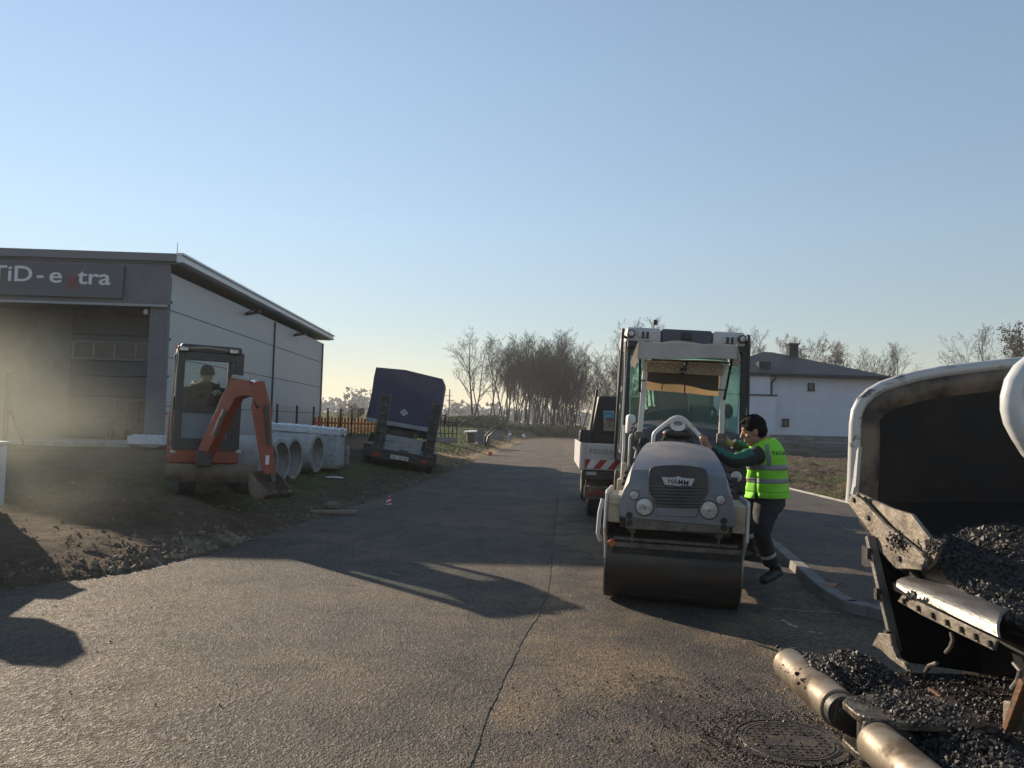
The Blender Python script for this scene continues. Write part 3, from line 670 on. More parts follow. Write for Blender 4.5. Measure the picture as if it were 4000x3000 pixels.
for i in range(len(g[0]) // 2 + 1): 
    a_, c_ = g[0][i], g[0][len(g[0]) - 1 - i]; g2.append([V((a_.x + (c_.x - a_.x) * k / 8, -.004 - .02 * math.sin(k * .9 + i * .5) ** 2, a_.z + (c_.z - a_.z) * k / 8)) for k in range(9)])
b.plate(g2, (0, -.012, 0)); cvr = b.build("tarpaulin", M['tarp'], tk, smooth=True)
b = MB(); b.prism([(-.14, 0), (0, -.12), (.14, 0), (0, .12)], (.0, -.05, 1.68), (1, 0, 0), (0, 0, 1), (0, .012, 0)); stk = b.build("hazard_sticker", M['white_paint'], cvr)
b = MB(); b.prism([(-.12, 0), (0, -.102), (.12, 0), (0, .102)], (.0, -.053, 1.68), (1, 0, 0), (0, 0, 1), (0, .002, 0)); b.build("sticker_face", mat('sticker_grey', (.30, .30, .34), .6), stk)
b = MB(); b.box((0, 2.2, 1.26), (2.34, 4.5, .14)); b.build("bed_rail", M['alu'], tk, bevel=.01, seg=1)
b = MB(); b.box((0, 2.8, .95), (.9, 6.0, .30)); b.build("chassis", M['black_steel'], tk)
for x in (-.9, .9):
    for y in (.9, 5.2):
        b = MB(); b.cyl((x - .14, y, .42), (x + .14, y, .42), .42, n=24); wh = b.build("wheel", M['rubber'], tk, bevel=.04)
        b = MB(); b.cyl((x - .15, y, .42), (x + .15, y, .42), .2, n=16); b.build("hub", M['dirty_steel'], wh)
b = MB(); b.box((0, 5.5, 1.65), (2.1, 1.5, 1.7), taper=(.92, .9)); b.build("cab", mat('blue_cab', (.04, .045, .12), .4), tk, bevel=.06)
b = MB(); b.bar((1.0, 5.2, 1.75), (1.32, 5.1, 1.85), .03, .03); b.box((1.34, 5.1, 1.72), (.06, .14, .42)); b.build("mirror", M['black'], tk, bevel=.02)

# ------------------------------------------------------------------ small things along the left verge
p = G(1516, 1925, .22); bc = thing("hazard_beacon", "small red and white striped marker board leaning on the verge", "marker board", (p.x, p.y, ground_h(p.x, p.y)), (R(-8), R(9), R(5)))
b = MB(); b.prism([(-.055, 0), (.055, 0), (.045, .14), (.0, .27), (-.05, .16)], (0, 0, 0), (1, 0, 0), (0, 0, 1), (0, .012, 0)); b.build("board", M['white_paint'], bc)
b = MB()
for k in range(3): b.prism([(-.05, .0 + k * .085), (.05, .05 + k * .085), (.045 - .015 * k, .09 + k * .085), (-.05 + .01 * k, .04 + k * .085)], (0, -.003, 0), (1, 0, 0), (0, 0, 1), (0, .002, 0))
b.build("stripe", mat('red_stripe', (.42, .03, .03), .5), bc)
M['wood'] = mat('weathered_wood', (.28, .22, .15), .9, col2=(.18, .14, .095), scale=6, stretch=(1, 8, 8))
def lie(name, label, cat, px, py, z, build, rz=0, group=None):
    p = G(px, py, z); o = build(); o.location = (p.x, p.y, z); o.rotation_euler = (0, 0, rz); return tag(o, label, cat, group)
def plank():
    b = MB(); b.box((0, 0, .03), (.74, .09, .05)); return b.build("timber_plank", M['wood'], bevel=.006, seg=1)
lie("timber_plank", "weathered timber plank lying at the edge of the asphalt", "plank", 1305, 2006, .02, plank, R(14))
M['stone'] = mat('stone', (.16, .145, .12), .95, col2=(.10, .09, .075), scale=8, bump=.5, bscale=30)
def rock_mesh(r, seed, fl=.7):
    rnd = random.Random(seed); bm = bmesh.new(); bmesh.ops.create_icosphere(bm, subdivisions=2, radius=r)
    o = V((rnd.random() * 50, rnd.random() * 50, 0))
    for v in bm.verts: v.co *= 1 + .45 * noise.noise(v.co / r * 1.1 + o); v.co.z *= fl
    me = bpy.data.meshes.new("rock"); bm.to_mesh(me); bm.free(); me.materials.append(M['stone']); return me
o = bpy.data.objects.new("rock", rock_mesh(.13, 3)); COL.objects.link(o); p = G(1288, 1985, .08); o.location = (p.x, p.y + .25, ground_h(p.x, p.y) + .05); tag(o, "dark jagged lump of soil standing behind the timber plank", "rock")
fm = mat('foil_scrap', (.6, .62, .65), .25, col2=(.4, .42, .45), scale=20, bump=.8, bscale=30)
for (px, py, lab) in ((1228, 2000, "scrap of crumpled plastic foil at the left end of the plank"), (1300, 1877, "torn strip of plastic film lying in front of the last pipe"), (1075, 1905, "pale flat slab of concrete under the digger bucket")):
    me = rock_mesh(.10, px, .25); me.materials.clear(); me.materials.append(fm if 'film' in lab or 'foil' in lab else M['concrete'])
    p = G(px, py, .2); o = bpy.data.objects.new("plastic_scrap" if 'pl' in lab and 'slab' not in lab else "concrete_slab", me); COL.objects.link(o); o.location = (p.x, p.y, ground_h(p.x, p.y) + .02); o.scale = (2.4 if py == 1877 else 1.6 if py < 1990 else 1, .8, 1); tag(o, lab, "scrap" if 'slab' not in lab else "slab")
# rubble: loose clods and stones along the edge, nobody could count them
rb = MB(); rnd = random.Random(4)
def clod(b, c, r, rnd):
    vs = []; ax = Euler((rnd.random() * 6, rnd.random() * 6, rnd.random() * 6)).to_matrix()
    for v in ((1, 0, 0), (-1, 0, 0), (0, 1, 0), (0, -1, 0), (0, 0, 1), (0, 0, -1)):
        vs.append(V(c) + ax @ (V(v) * r * (.55 + .6 * rnd.random())))
    b.add(vs, [(0, 2, 4), (2, 1, 4), (1, 3, 4), (3, 0, 4), (2, 0, 5), (1, 2, 5), (3, 1, 5), (0, 3, 5)])
for k in range(1500):
    px = rnd.gauss(690, 130); 
    p = G(px, 2190 - (px - 560) * .24 + abs(rnd.gauss(0, 20)) * -1 + 8, .06)
    clod(rb, (p.x, p.y, ground_h(p.x, p.y) + .01), .012 + .05 * rnd.random() ** 3, rnd)
for k in range(3600):
    y = 5.6 + 26 * rnd.random() ** 1.6; x = lerp_tab(LEFT, y) - abs(rnd.gauss(.1, .5)) + .08
    clod(rb, (x, y, ground_h(x, y) + .005), .008 + .035 * rnd.random() ** 4, rnd)
for k in range(900):
    y = 8 + 5 * rnd.random(); x = lerp_tab(LEFT, y) - .2 - 4.5 * rnd.random()
    clod(rb, (x, y, ground_h(x, y) + .005), .008 + .04 * rnd.random() ** 5, rnd)
tag(rb.build("rubble", mat('rubble_soil', (.10, .078, .055), .95, col2=(.22, .18, .13), scale=2.5, thr=(.45, .62))), "loose clods and stones along the dug verge", "rubble", kind="stuff")
# beyond: cable drum, block stacks, hoses, marker post
cd = P(1840, 1755, 43); cdz = ground_h(cd.x, 43)
dr = thing("cable_drum", "small empty wooden cable drum with pale rims standing on the grass", "cable drum", (cd.x, 43, cdz), (R(4), R(-5), R(20)))
b = MB(); b.cyl((0, 0, .04), (0, 0, .66), .25, n=16); b.build("core", mat('drum_planks', (.16, .12, .09), .9, col2=(.09, .07, .05), scale=8, stretch=(6, 6, 1)), dr)
for z in (.0, .66):
    b = MB(); b.cyl((0, 0, z), (0, 0, z + .05), .36, n=24); b.build("flange", M['white_paint'], dr)
for (px, py, Y, n, lab) in ((1885, 1738, 45, 4, "nearer pile beside the cable drum"), (1945, 1708, 56, 3, "farther pile toward the trees")):
    q = P(px, py, Y); z = ground_h(q.x, Y)
    for k in range(n):
        for i in range(2 if k < n - 1 else 1):
            b = MB(); b.box((0, 0, .12), (.44, .5, .235)); o = b.build("concrete_block", M['block'], bevel=.01, seg=1)
            o.location = (q.x - .23 + .46 * i + (.1 if k == n - 1 else 0), Y, z + .24 * k); o.rotation_euler = (0, 0, R(2 * k - 3))
            tag(o, f"grey concrete block, {['bottom','second','third','top'][k if k < n - 1 else 3]} course {['left','right'][i] if k < n - 1 else 'centre'} of the {lab}", "concrete block", "concrete blocks piled on the grass")
for k, dx in enumerate((.25, .55)):
    q = P(1880, 1742, 44); z = ground_h(q.x, 44)
    b = MB(); b.tube([(q.x + .1 + dx * .3, 44, z), (q.x + .05 + dx * .6, 44, z + .5), (q.x + .35 + dx, 44, z + .95), (q.x + .8 + dx, 44.1, z + 1.15 - k * .1)], .05, 8)
    tag(b.build("drain_hose", M['black'], None), f"{['left', 'right'][k]} of two black bent plastic hoses leaning on the block pile", "hose", "plastic hoses by the block pile")
q = P(1993, 1695, 62); z = ground_h(q.x, 62)
b = MB(); b.cyl((q.x, 62, z), (q.x, 62, z + .75), .1, n=12); mp_ = b.build("marker_post", mat('blue_post', (.07, .10, .25), .5), None); tag(mp_, "blue marker post with a white band near the hedge", "post")
b = MB(); b.cyl((q.x, 62, z + .35), (q.x, 62, z + .5), .106, n=12); b.build("white_band", M['white_paint'], mp_)
q = G(1912, 1778); me = rock_mesh(.14, 9, .7); me.materials.clear(); me.materials.append(mat('orange_plastic', (.6, .12, .03), .4)); o = bpy.data.objects.new("orange_bag", me); COL.objects.link(o); o.location = (q.x, q.y, ground_h(q.x, q.y) + .08); tag(o, "small bright orange plastic bag at the road edge by the sandy track", "bag")
q = G(2062, 1704); me = rock_mesh(.2, 11, 1.2); me.materials.clear(); me.materials.append(M['white_paint']); o = bpy.data.objects.new("boulder", me); COL.objects.link(o); o.location = (lerp_tab(LEFT, 74) - .4, 74, .2); tag(o, "pale stone standing at the far end of the road edge", "stone")
q = P(1753, 1640, 118)
up = thing("utility_pole", "thin wooden utility pole with short crossarms far behind the truck", "utility pole", (q.x, 118, 0))
b = MB(); b.cyl((0, 0, -.5), (0, 0, 6.3), .14, .09, 8); b.build("pole", M['wood'], up)
b = MB(); b.bar((-.7, 0, 5.3), (.5, 0, 5.3), .08, .08); b.build("crossarm", M['wood'], up)
b = MB(); b.bar((-.3, 0, 4.6), (.7, 0, 4.6), .08, .08); b.build("crossarm", M['wood'], up)

# unseen sign-shaped panels added outside the left edge to cast the small road shadow
sx_, sy_ = -5.75, 7.9
rs = thing("shadow_caster", "low temporary road sign just outside the left edge, casting the small shadow on the asphalt", "road sign", (sx_, sy_, ground_h(sx_, sy_)), (0, 0, R(42)))
gz_ = ground_h(sx_, sy_)
b = MB(); b.cyl((0, .03, 0), (0, .03, 1.5 - gz_), .03, n=10); b.build("post", M['steel'], rs)
b = MB(); b.cyl((0, -.01, 1.32 - gz_), (0, .01, 1.32 - gz_), .30, n=8); b.build("round_panel", M['steel'], rs)
b = MB(); b.prism([(-.38, 0), (0, -.26), (.38, 0), (0, .26)], (0, -.01, .80 - gz_), (1, 0, 0), (0, 0, 1), (0, .02, 0)); b.build("diamond_panel", M['steel'], rs)
# ------------------------------------------------------------------ white house
hp = P(3025, 1697, 48.0)
hs = thing("white_house", "white two-storey house with a dark tiled hip roof beyond the muddy field", "house", (hp.x, 48, .15))
M['white_render'] = mat('white_render', (.52, .55, .62), .85, col2=(.47, .50, .57), scale=1.2)
M['coping'] = mat('dark_coping', (.02, .025, .035), .7, spec=.1)
def tiles():
    m = mat('dark_roof_tiles', (.03, .04, .055), .5, spec=.16); t = m.node_tree; b = t.nodes["Principled BSDF"]
    tc = t.nodes.new("ShaderNodeTexCoord"); br = t.nodes.new("ShaderNodeTexBrick"); br.inputs["Scale"].default_value = 1.0
    br.inputs["Brick Width"].default_value = .34; br.inputs["Row Height"].default_value = .30; br.inputs["Mortar Size"].default_value = .05; br.inputs["Mortar Smooth"].default_value = .6
    br.inputs["Color1"].default_value = (.004, .008, .016, 1); br.inputs["Color2"].default_value = (.010, .016, .028, 1); br.inputs["Mortar"].default_value = (.015, .018, .022, 1)
    t.links.new(tc.outputs["Object"], br.inputs[0]); t.links.new(br.outputs[0], b.inputs["Base Color"])
    bp = t.nodes.new("ShaderNodeBump"); bp.inputs["Strength"].default_value = .8; bp.inputs["Distance"].default_value = .06; t.links.new(br.outputs[0], bp.inputs["Height"]); t.links.new(bp.outputs[0], b.inputs["Normal"])
    return m
def hq(px, py, Y=48.0): return P(px, py, Y) - V((hp.x, 48, .15))
zE = hq(3200, 1474).z; xL, xR = hq(2785, 1600).x, hq(3432, 1600).x; zB = hq(3200, 1702).z
b = MB(); b.box(((xL + xR) / 2, 4.6, (zE + zB) / 2), (xR - xL, 9.2, zE - zB)); b.build("wall", M['white_render'], hs)
def stone_mat():
    m = mat('stone_cladding', (.16, .16, .16), .8); t = m.node_tree; b = t.nodes["Principled BSDF"]
    tc = t.nodes.new("ShaderNodeTexCoord"); mp = t.nodes.new("ShaderNodeMapping"); mp.inputs["Rotation"].default_value = (R(90), 0, 0); t.links.new(tc.outputs["Object"], mp.inputs[0])
    br = t.nodes.new("ShaderNodeTexBrick"); br.inputs["Scale"].default_value = 1; br.inputs["Brick Width"].default_value = .6; br.inputs["Row Height"].default_value = .2; br.inputs["Mortar Size"].default_value = .012
    br.inputs["Color1"].default_value = (.11, .11, .115, 1); br.inputs["Color2"].default_value = (.21, .205, .20, 1); br.inputs["Mortar"].default_value = (.08, .08, .08, 1)
    t.links.new(mp.outputs[0], br.inputs[0]); t.links.new(br.outputs[0], b.inputs["Base Color"]); return m
b = MB(); b.box(((xL + xR) / 2, 4.55, zB / 2 - .2), (xR - xL + .1, 9.3, zB + .4)); b.build("stone_base", stone_mat(), hs)
ov = .55; ax, ay, az = hq(3098, 1380).x, 4.6, hq(3098, 1378, 52.6).z
rf = MB(); e0 = [V((xL - ov, -ov, zE - .02)), V((xR + ov, -ov, zE - .02)), V((xR + ov, 9.2 + ov, zE - .02)), V((xL - ov, 9.2 + ov, zE - .02))]
A, B_ = V((ax - .35, ay, az)), V((ax + .25, ay, az))
up_ = V((0, 0, .16)); e1 = [v + up_ for v in e0]
rf.add(e0 + e1 + [A, B_], [(3, 2, 1, 0), (0, 1, 5, 4), (1, 2, 6, 5), (2, 3, 7, 6), (3, 0, 4, 7), (4, 5, 9, 8), (5, 6, 9), (6, 7, 8, 9), (7, 4, 8)])
roof = rf.build("roof", tiles(), hs)
c0 = hq(3095, 1350, 52.4); b = MB(); b.box((c0.x, 4.4, az - .1), (.62, .62, 1.25)); b.box((c0.x, 4.4, az + .55), (.74, .74, .1)); b.build("chimney", M['coping'], roof)
c1 = hq(2988, 1415, 48.6); b = MB(); b.box((c1.x, .9, c1.z - .6), (.75, .7, 1.3)); b.build("roof_vent", M['coping'], roof, bevel=.02, seg=1)
b = MB(); b.box(((xL + xR) / 2, -ov - .05, zE + .05), (xR - xL + 2 * ov, .12, .16)); b.build("gutter", M['coping'], hs)
b = MB(); q = hq(3022, 1480); z2 = hq(3022, 1548).z
b.tube([(q.x, -.5, zE), (q.x, -.35, zE - .15), (q.x - .15, -.1, zE - .45), (q.x - .15, -.1, z2)], .06, 8); b.build("downpipe", M['coping'], hs)
zT = hq(2960, 1549).z; xT = hq(3028, 1600, 46.6).x
b = MB(); b.box((xT - 2.6, -.72, (zT + zB) / 2), (5.2, 1.45, zT - zB)); b.build("terrace_block", M['white_render'], hs)
b = MB(); b.box((xT - 2.58, -.73, zT + .04), (5.35, 1.6, .08)); b.build("terrace_coping", M['coping'], hs)
b = MB(); b.box((xT - 2.6, -.72, zB / 2 - .2), (5.25, 1.5, zB + .39)); b.build("stone_base", stone_mat(), hs)
b = MB(); q = hq(3000, 1500); b.box((q.x - 1.6, -.2, (zE + zT) / 2 + .05), (3.2, .4, zE - zT - .1)); b.build("bay_wall", M['white_render'], hs)
for (px, py) in ((3168, 1511), (3068, 1650)):
    q = hq(px, py); b = MB(); 
    for dx, dz, sx, sz in ((-.17, 0, .07, .46), (.17, 0, .07, .46), (0, .2, .40, .07), (0, -.2, .40, .07)): b.box((q.x + dx, -.02, q.z + dz), (sx, .10, sz))
    wf_ = b.build("window", M['coping'], hs); b = MB(); b.box((q.x, -.005, q.z), (.3, .02, .36)); b.build("pane", mat('window_pane', (.03, .04, .05), .15, spec=.4), wf_)
    b = MB(); b.box((q.x, -.05, q.z - .25), (.5, .12, .03)); b.build("sill", M['coping'], wf_)
# earth mound in front of the house
M['earth'] = mat('earth_mound', (.055, .043, .032), .95, col2=(.12, .095, .07), scale=3, bump=.8, bscale=12)
for (px, Y, wd, hh, lab) in ((2990, 44, 3.2, .85, "dark heap of earth against the front of the white house"), (3290, 45, 5.0, .55, "low pale bank of spread earth before the house's stone base")):
    bm = bmesh.new(); bmesh.ops.create_icosphere(bm, subdivisions=4, radius=1)
    for v in bm.verts: v.co *= 1 + .3 * noise.noise(v.co * 2.2 + V((px, 0, 0)))
    me = bpy.data.meshes.new("earth_heap"); bm.to_mesh(me); bm.free(); me.materials.append(M['earth'])
    for p_ in me.polygons: p_.use_smooth = True
    o = bpy.data.objects.new("earth_heap", me); COL.objects.link(o); q = P(px, 1750, Y); o.location = (q.x, Y, .0); o.scale = (wd, 1.3, hh); tag(o, lab, "earth heap")

# ------------------------------------------------------------------ bare trees
M['bark'] = mat('bark', (.024, .019, .015), .95, col2=(.045, .037, .03), scale=5)
M['twig'] = mat('twigs', (.020, .017, .0155), .95)
M['dry_leaf'] = mat('dry_leaves', (.12, .075, .035), .9)
def make_tree(seed, H=10.0, spread=.5, bare=.35, dens=1.0, lean=0.0, r0=.13, leaves=0, forks=2):
    rnd = random.Random(seed); tk_, cr = MB(), MB()
    def grow(p, d, L, r, lev, mb_):
        n = 4 if lev == 0 else 3; pts = [p]; rs = [r]; q = p.copy(); dd = d.copy(); segs = 7 if lev == 0 else 5 if lev == 1 else 4 if lev == 2 else 3
        for i in range(segs):
            wob = .10 if lev == 0 else .20 if lev < 3 else .28
            dd = (dd + V((rnd.gauss(0, wob), rnd.gauss(0, wob), rnd.gauss(.06 if lev else .05, .08)))).normalized()
            q = q + dd * (L / segs); pts.append(q.copy()); rs.append(max(.006, r * (1 - .82 * (i + 1) / segs)))
        mb_.tube(pts, rs, 6 if lev == 0 else 4 if lev == 1 else 3, False)
        if lev >= 4:
            if leaves:
                for k in range(leaves):
                    c = pts[-1] + V((rnd.gauss(0, .12), rnd.gauss(0, .12), rnd.gauss(0, .12))); a = V((rnd.gauss(0, 1), rnd.gauss(0, 1), rnd.gauss(0, 1))).normalized() * .07; e = a.orthogonal().normalized() * .06
                    LV.add([c - a, c + e, c + a, c - e], [(0, 1, 2, 3)])
            return
        nb = {0: int(11 * dens), 1: 6, 2: 5, 3: 3}[lev]
        for k in range(nb):
            u = (bare + (1 - bare) * (k + rnd.random()) / nb) if lev == 0 else .2 + .8 * (k + rnd.random()) / nb
            i = min(int(u * segs), segs - 1); f = u * segs - i; pp = pts[i].lerp(pts[i + 1], f); base_d = (pts[i + 1] - pts[i]).normalized()
            a = rnd.random() * 6.283; side = base_d.orthogonal().normalized(); side = Matrix.Rotation(a, 3, base_d) @ side
            ang = spread * (.7 + .6 * rnd.random()) * (1.15 if lev else 1.0)
            nd = (base_d * math.cos(ang) + side * math.sin(ang)).normalized()
            LL = L * (.46 if lev == 0 else .5) * (1.15 - .65 * u) * (.8 + .4 * rnd.random()); rr = max(.006, rs[i] * (.5 if lev == 0 else .55))
            grow(pp, nd, LL, rr, lev + 1, tk_ if lev == 0 and rr > .05 else cr)
    LV = MB()
    for s_ in range(forks if lean == 0 else 1):
        d0 = V((lean + (rnd.gauss(0, .06) if s_ else 0), rnd.gauss(0, .05), 1)).normalized()
        grow(V((rnd.gauss(0, .15) * s_, rnd.gauss(0, .15) * s_, -.3)), d0, H * (1 - .12 * s_), r0 * (1 - .2 * s_), 0, tk_)
    return tk_, cr, LV
def mesh_of(mb_, name, m):
    o = mb_.build(name, m, smooth=True); me = o.data; bpy.data.objects.remove(o); return me
TV = []
for kw in (dict(seed=1, H=10.6, spread=.62, bare=.30, dens=1.35, r0=.17, forks=2), dict(seed=2, H=10.2, spread=.42, bare=.38, dens=1.2, r0=.11, forks=2), dict(seed=3, H=9.6, spread=.46, bare=.30, dens=1.2, r0=.12, forks=2),
           dict(seed=4, H=8.6, spread=.55, bare=.3, dens=1.0, r0=.10, lean=.16), dict(seed=5, H=10.0, spread=.5, bare=.28, dens=1.3, r0=.12, forks=3), dict(seed=6, H=9.0, spread=.55, bare=.25, dens=1.3, r0=.13, leaves=2, forks=2)):
    a_, c_, l_ = make_tree(**kw); top_ = sorted(v[2] for v in c_.v)[int(len(c_.v) * .997)]; TV.append((mesh_of(a_, "trunk", M['bark']), mesh_of(c_, "crown", M['twig']), mesh_of(l_, "leaves", M['dry_leaf']) if l_.v else None, top_))
def tree(px, Y, top_py, var, label, group=None, rz=None, wide=1.0, dz=0):
    q = P(px, 1650, Y); z = ground_h(q.x, Y, False) + dz; H = P(px, top_py, Y).z - z
    tm, cm, lm, h0 = TV[var]; s = H / h0
    o = thing("bare_tree", label, "tree", (q.x, Y, z), (0, 0, rz if rz is not None else (px * .37) % 6.28), group); o.scale = (s * wide, s * wide, s)
    for nm, me in (("trunk", tm), ("crown", cm), ("leaves", lm)):
        if me is None: continue
        c = bpy.data.objects.new(nm, me); COL.objects.link(c); c.parent = o
    return o
GC = "bare trees of the dense row beyond the road end"
tree(1846, 84, 1282, 0, "tall spreading bare tree standing apart at the left end of the row", GC, rz=.4)
tree(1872, 88, 1330, 3, "thin bare tree leaning right just beside the tall spreading one", GC, rz=3.0, wide=.9)
tree(1915, 82, 1345, 3, "crooked slim bare tree, third from the left of the row", GC, rz=1.2)
rnd = random.Random(12)
cl = [(1940, 1310, 1), (1962, 1325, 2), (1985, 1300, 1), (2008, 1318, 4), (2030, 1330, 1), (2050, 1306, 2), (2068, 1320, 4), (2088, 1310, 1), (2105, 1296, 2), (2122, 1290, 4), (2138, 1300, 1), (2153, 1288, 2), (2168, 1310, 4), (2183, 1325, 1), (2198, 1322, 2), (2213, 1345, 4), (2228, 1350, 1), (2243, 1372, 2), (2258, 1395, 4), (2275, 1430, 2),
      (1975, 1340, 4), (2020, 1345, 2), (2060, 1345, 1), (2097, 1330, 2), (2130, 1325, 1), (2160, 1330, 4), (2190, 1350, 2), (2145, 1315, 4), (2112, 1325, 1), (2176, 1335, 2), (2205, 1365, 1), (2080, 1350, 4), (2235, 1400, 4)]
for k, (px, top, v) in enumerate(cl):
    Y = 82 + (k % 5) * 3.5 + rnd.random() * 3 if k < 20 else 98 + rnd.random() * 14
    tree(px, Y, top, v, "slender bare tree in the crowded part of the row behind the hedge", GC, wide=.95)
GR = "bare trees behind the parked machines"
for k, (px, top, v, Y) in enumerate([(2335, 1400, 4, 92), (2365, 1380, 2, 97), (2395, 1370, 4, 90), (2420, 1350, 5, 95), (2455, 1240, 0, 88), (2550, 1225, 2, 90)]):
    tree(px, Y, top, v, ["low bare tree left of the machines, nearest the gap", "second bare tree right of the gap", "bushy bare tree above the pickup's cab", "bare tree half hidden by the cab's left rail", "tall bare tree showing over the left corner of the cab roof", "bare treetop showing above the cab's beacon"][k], GR)
GH = "bare trees behind the white house"
for k, (px, top, v, Y, lab) in enumerate([(2945, 1275, 2, 82, "tall bare tree between the cab rail and the house roof"), (2985, 1268, 4, 85, "tallest bare tree left of the house chimney"), (3065, 1298, 1, 84, "slim bare tree just left of the house chimney"), (3125, 1315, 5, 88, "bare tree with a few dry leaves right of the house chimney"), (3190, 1325, 4, 86, "pale bare tree above the middle of the house roof"),
     (3262, 1335, 5, 84, "leafy brown tree over the right slope of the house roof"), (3320, 1345, 2, 88, "thin bare tree over the right end of the house roof"), (3395, 1335, 1, 92, "bare tree just right of the roof's end"), (3412, 1332, 2, 90, "second bare tree right of the roof's end"), (3488, 1340, 0, 86, "fan-shaped bare tree standing alone between house and paver"),
     (3870, 1300, 4, 70, "bare tree rising above the paver hopper's rim"), (3930, 1275, 2, 74, "second bare tree above the hopper rim"), (3985, 1258, 5, 70, "tallest tree above the hopper rim at the right edge"), (4060, 1270, 4, 72, "bare tree at the very right edge above the hopper")]):
    tree(px, Y, top, v, lab, GH if px < 3600 else "bare trees above the paver hopper")
tree(1372, 70, 1575, 5, "low bushy bare tree behind the orange fence", "shrubs behind the fences", wide=2.2); tree(1330, 78, 1580, 4, "thin bare shrub beside the hall's far corner", "shrubs behind the fences", wide=1.8)
tree(1745, 95, 1560, 3, "small spreading fruit tree right of the tarpaulin truck", "shrubs behind the fences", wide=2.6); tree(1800, 99, 1590, 4, "small fruit tree in front of the far woods", "shrubs behind the fences", wide=2.6)

# ------------------------------------------------------------------ undergrowth, grass, far woods (stuff)
rnd = random.Random(21)
def leaf(b, c, s, flat=0):
    a = V((rnd.gauss(0, 1), rnd.gauss(0, 1), rnd.gauss(0, 1))).normalized(); e = a.orthogonal().normalized(); e = Matrix.Rotation(rnd.random() * 6.28, 3, a) @ e; f = a.cross(e)
    b.add([V(c) - e * s, V(c) - f * s * .6, V(c) + e * s, V(c) + f * s * .6], [(0, 1, 2, 3)])
hb = MB()
def clump(cx, cy, cz, rx, ry, rz, n, s):
    for k in range(n):
        a = V((rnd.gauss(0, 1), rnd.gauss(0, 1), rnd.gauss(0, 1))).normalized() * (rnd.random() ** .4)
        leaf(hb, (cx + a.x * rx, cy + a.y * ry, max(.0, cz + a.z * rz)), s * (.6 + .8 * rnd.random()))
for k in range(95):                                     # dark hedge across the road's end
    px = 1930 + 345 * k / 94; Y = 84 + rnd.random() * 6; q = P(px, 1700, Y); r_ = .6 + .5 * rnd.random(); top = 1650 + 18 * rnd.random() + (1690 - 1660) * sst(2100, 2290, px) * .4
    zt = P(px, top, Y).z; clump(q.x, Y, zt * .45, r_ * 1.2, r_, zt * .55, 190, .13)
for k in range(80):                                     # scrub on the bank to the left
    px = 1700 + 250 * k / 79; Y = 74 + rnd.random() * 14; q = P(px, 1660, Y); zt = P(px, 1650 - 16 * sst(1700, 1850, px) - 10 * rnd.random(), Y).z; g = ground_h(q.x, Y, False)
    clump(q.x, Y, (zt + g) / 2, 1.3, 1.0, max(.3, (zt - g) / 2 + .15), 130, .13)
M['scrub'] = mat('scrub_leaf', (.05, .062, .022), .9, col2=(.10, .09, .04), scale=.5, thr=(.4, .6))
tag(hb.build("undergrowth", M['scrub']), "low dark scrub and brambles under the tree row", "undergrowth", kind="stuff")
gb_ = MB()
def blade(x, y, h, wd):
    z = ground_h(x, y) - .01; a = rnd.random() * 6.28; lx_, ly_ = math.cos(a) * wd, math.sin(a) * wd; bx, by = rnd.gauss(0, .35) * h, rnd.gauss(0, .35) * h
    gb_.add([(x - lx_, y - ly_, z), (x + lx_, y + ly_, z), (x + bx, y + by, z + h)], [(0, 1, 2)])
for k in range(15000):
    y = 31.5 + 48 * rnd.random() ** 1.3; x = lerp_tab(LEFT, y) - .5 - 9 * rnd.random()
    if fbm(x, y, .35) * .6 + .45 > rnd.random(): blade(x, y, .05 + .12 * rnd.random(), .02)
for k in range(15000):
    y = 11 + 11 * rnd.random(); x = lerp_tab(LEFT, y) - .3 - 3.4 * rnd.random() ** 1.2
    if fbm(x, y, .6) * .9 + .35 > rnd.random(): blade(x, y, .025 + .06 * rnd.random(), .006)
for k in range(6000):
    y = 18 + 24 * rnd.random(); x = EDGING_X + .3 + 12 * rnd.random()
    if fbm(x * .5, y * 1.6, .35) > .12: blade(x, y, .05 + .1 * rnd.random(), .012)
tag(gb_.build("grass", mat('grass_blade', (.06, .085, .02), .9, col2=(.13, .13, .04), scale=1.5)), "short grass on the verges", "grass", kind="stuff")
hb = MB()
for k in range(170):
    u = k / 169; x = -260 + 430 * u; Y = 330 + 90 * rnd.random(); hh = (9.5 + 6 * fbm(x, 0, .02) + 3 * rnd.random()) * (1.25 if x < -60 else .9)
    clump(x + rnd.gauss(0, 2), Y, hh * .5, 5.5, 4, hh * .5, 110, 1.0)
tag(hb.build("far_wood", mat('far_wood', (.045, .05, .045), .95)), "hazy band of woods on the horizon", "woods", kind="stuff")
# ------------------------------------------------------------------ air
b = MB(); b.box((0, 0, 7.4), (3100, 3100, 17.4)); hz = b.build("haze", None); tag(hz, kind="stuff")
m = bpy.data.materials.new("haze"); m.use_nodes = True; t = m.node_tree; t.nodes.remove(t.nodes["Principled BSDF"]); v = t.nodes.new("ShaderNodeVolumePrincipled")
v.inputs["Color"].default_value = (.86, .92, 1, 1); v.inputs["Density"].default_value = .0006; v.inputs["Anisotropy"].default_value = .3
t.links.new(v.outputs[0], t.nodes["Material Output"].inputs["Volume"]); hz.data.materials.append(m)
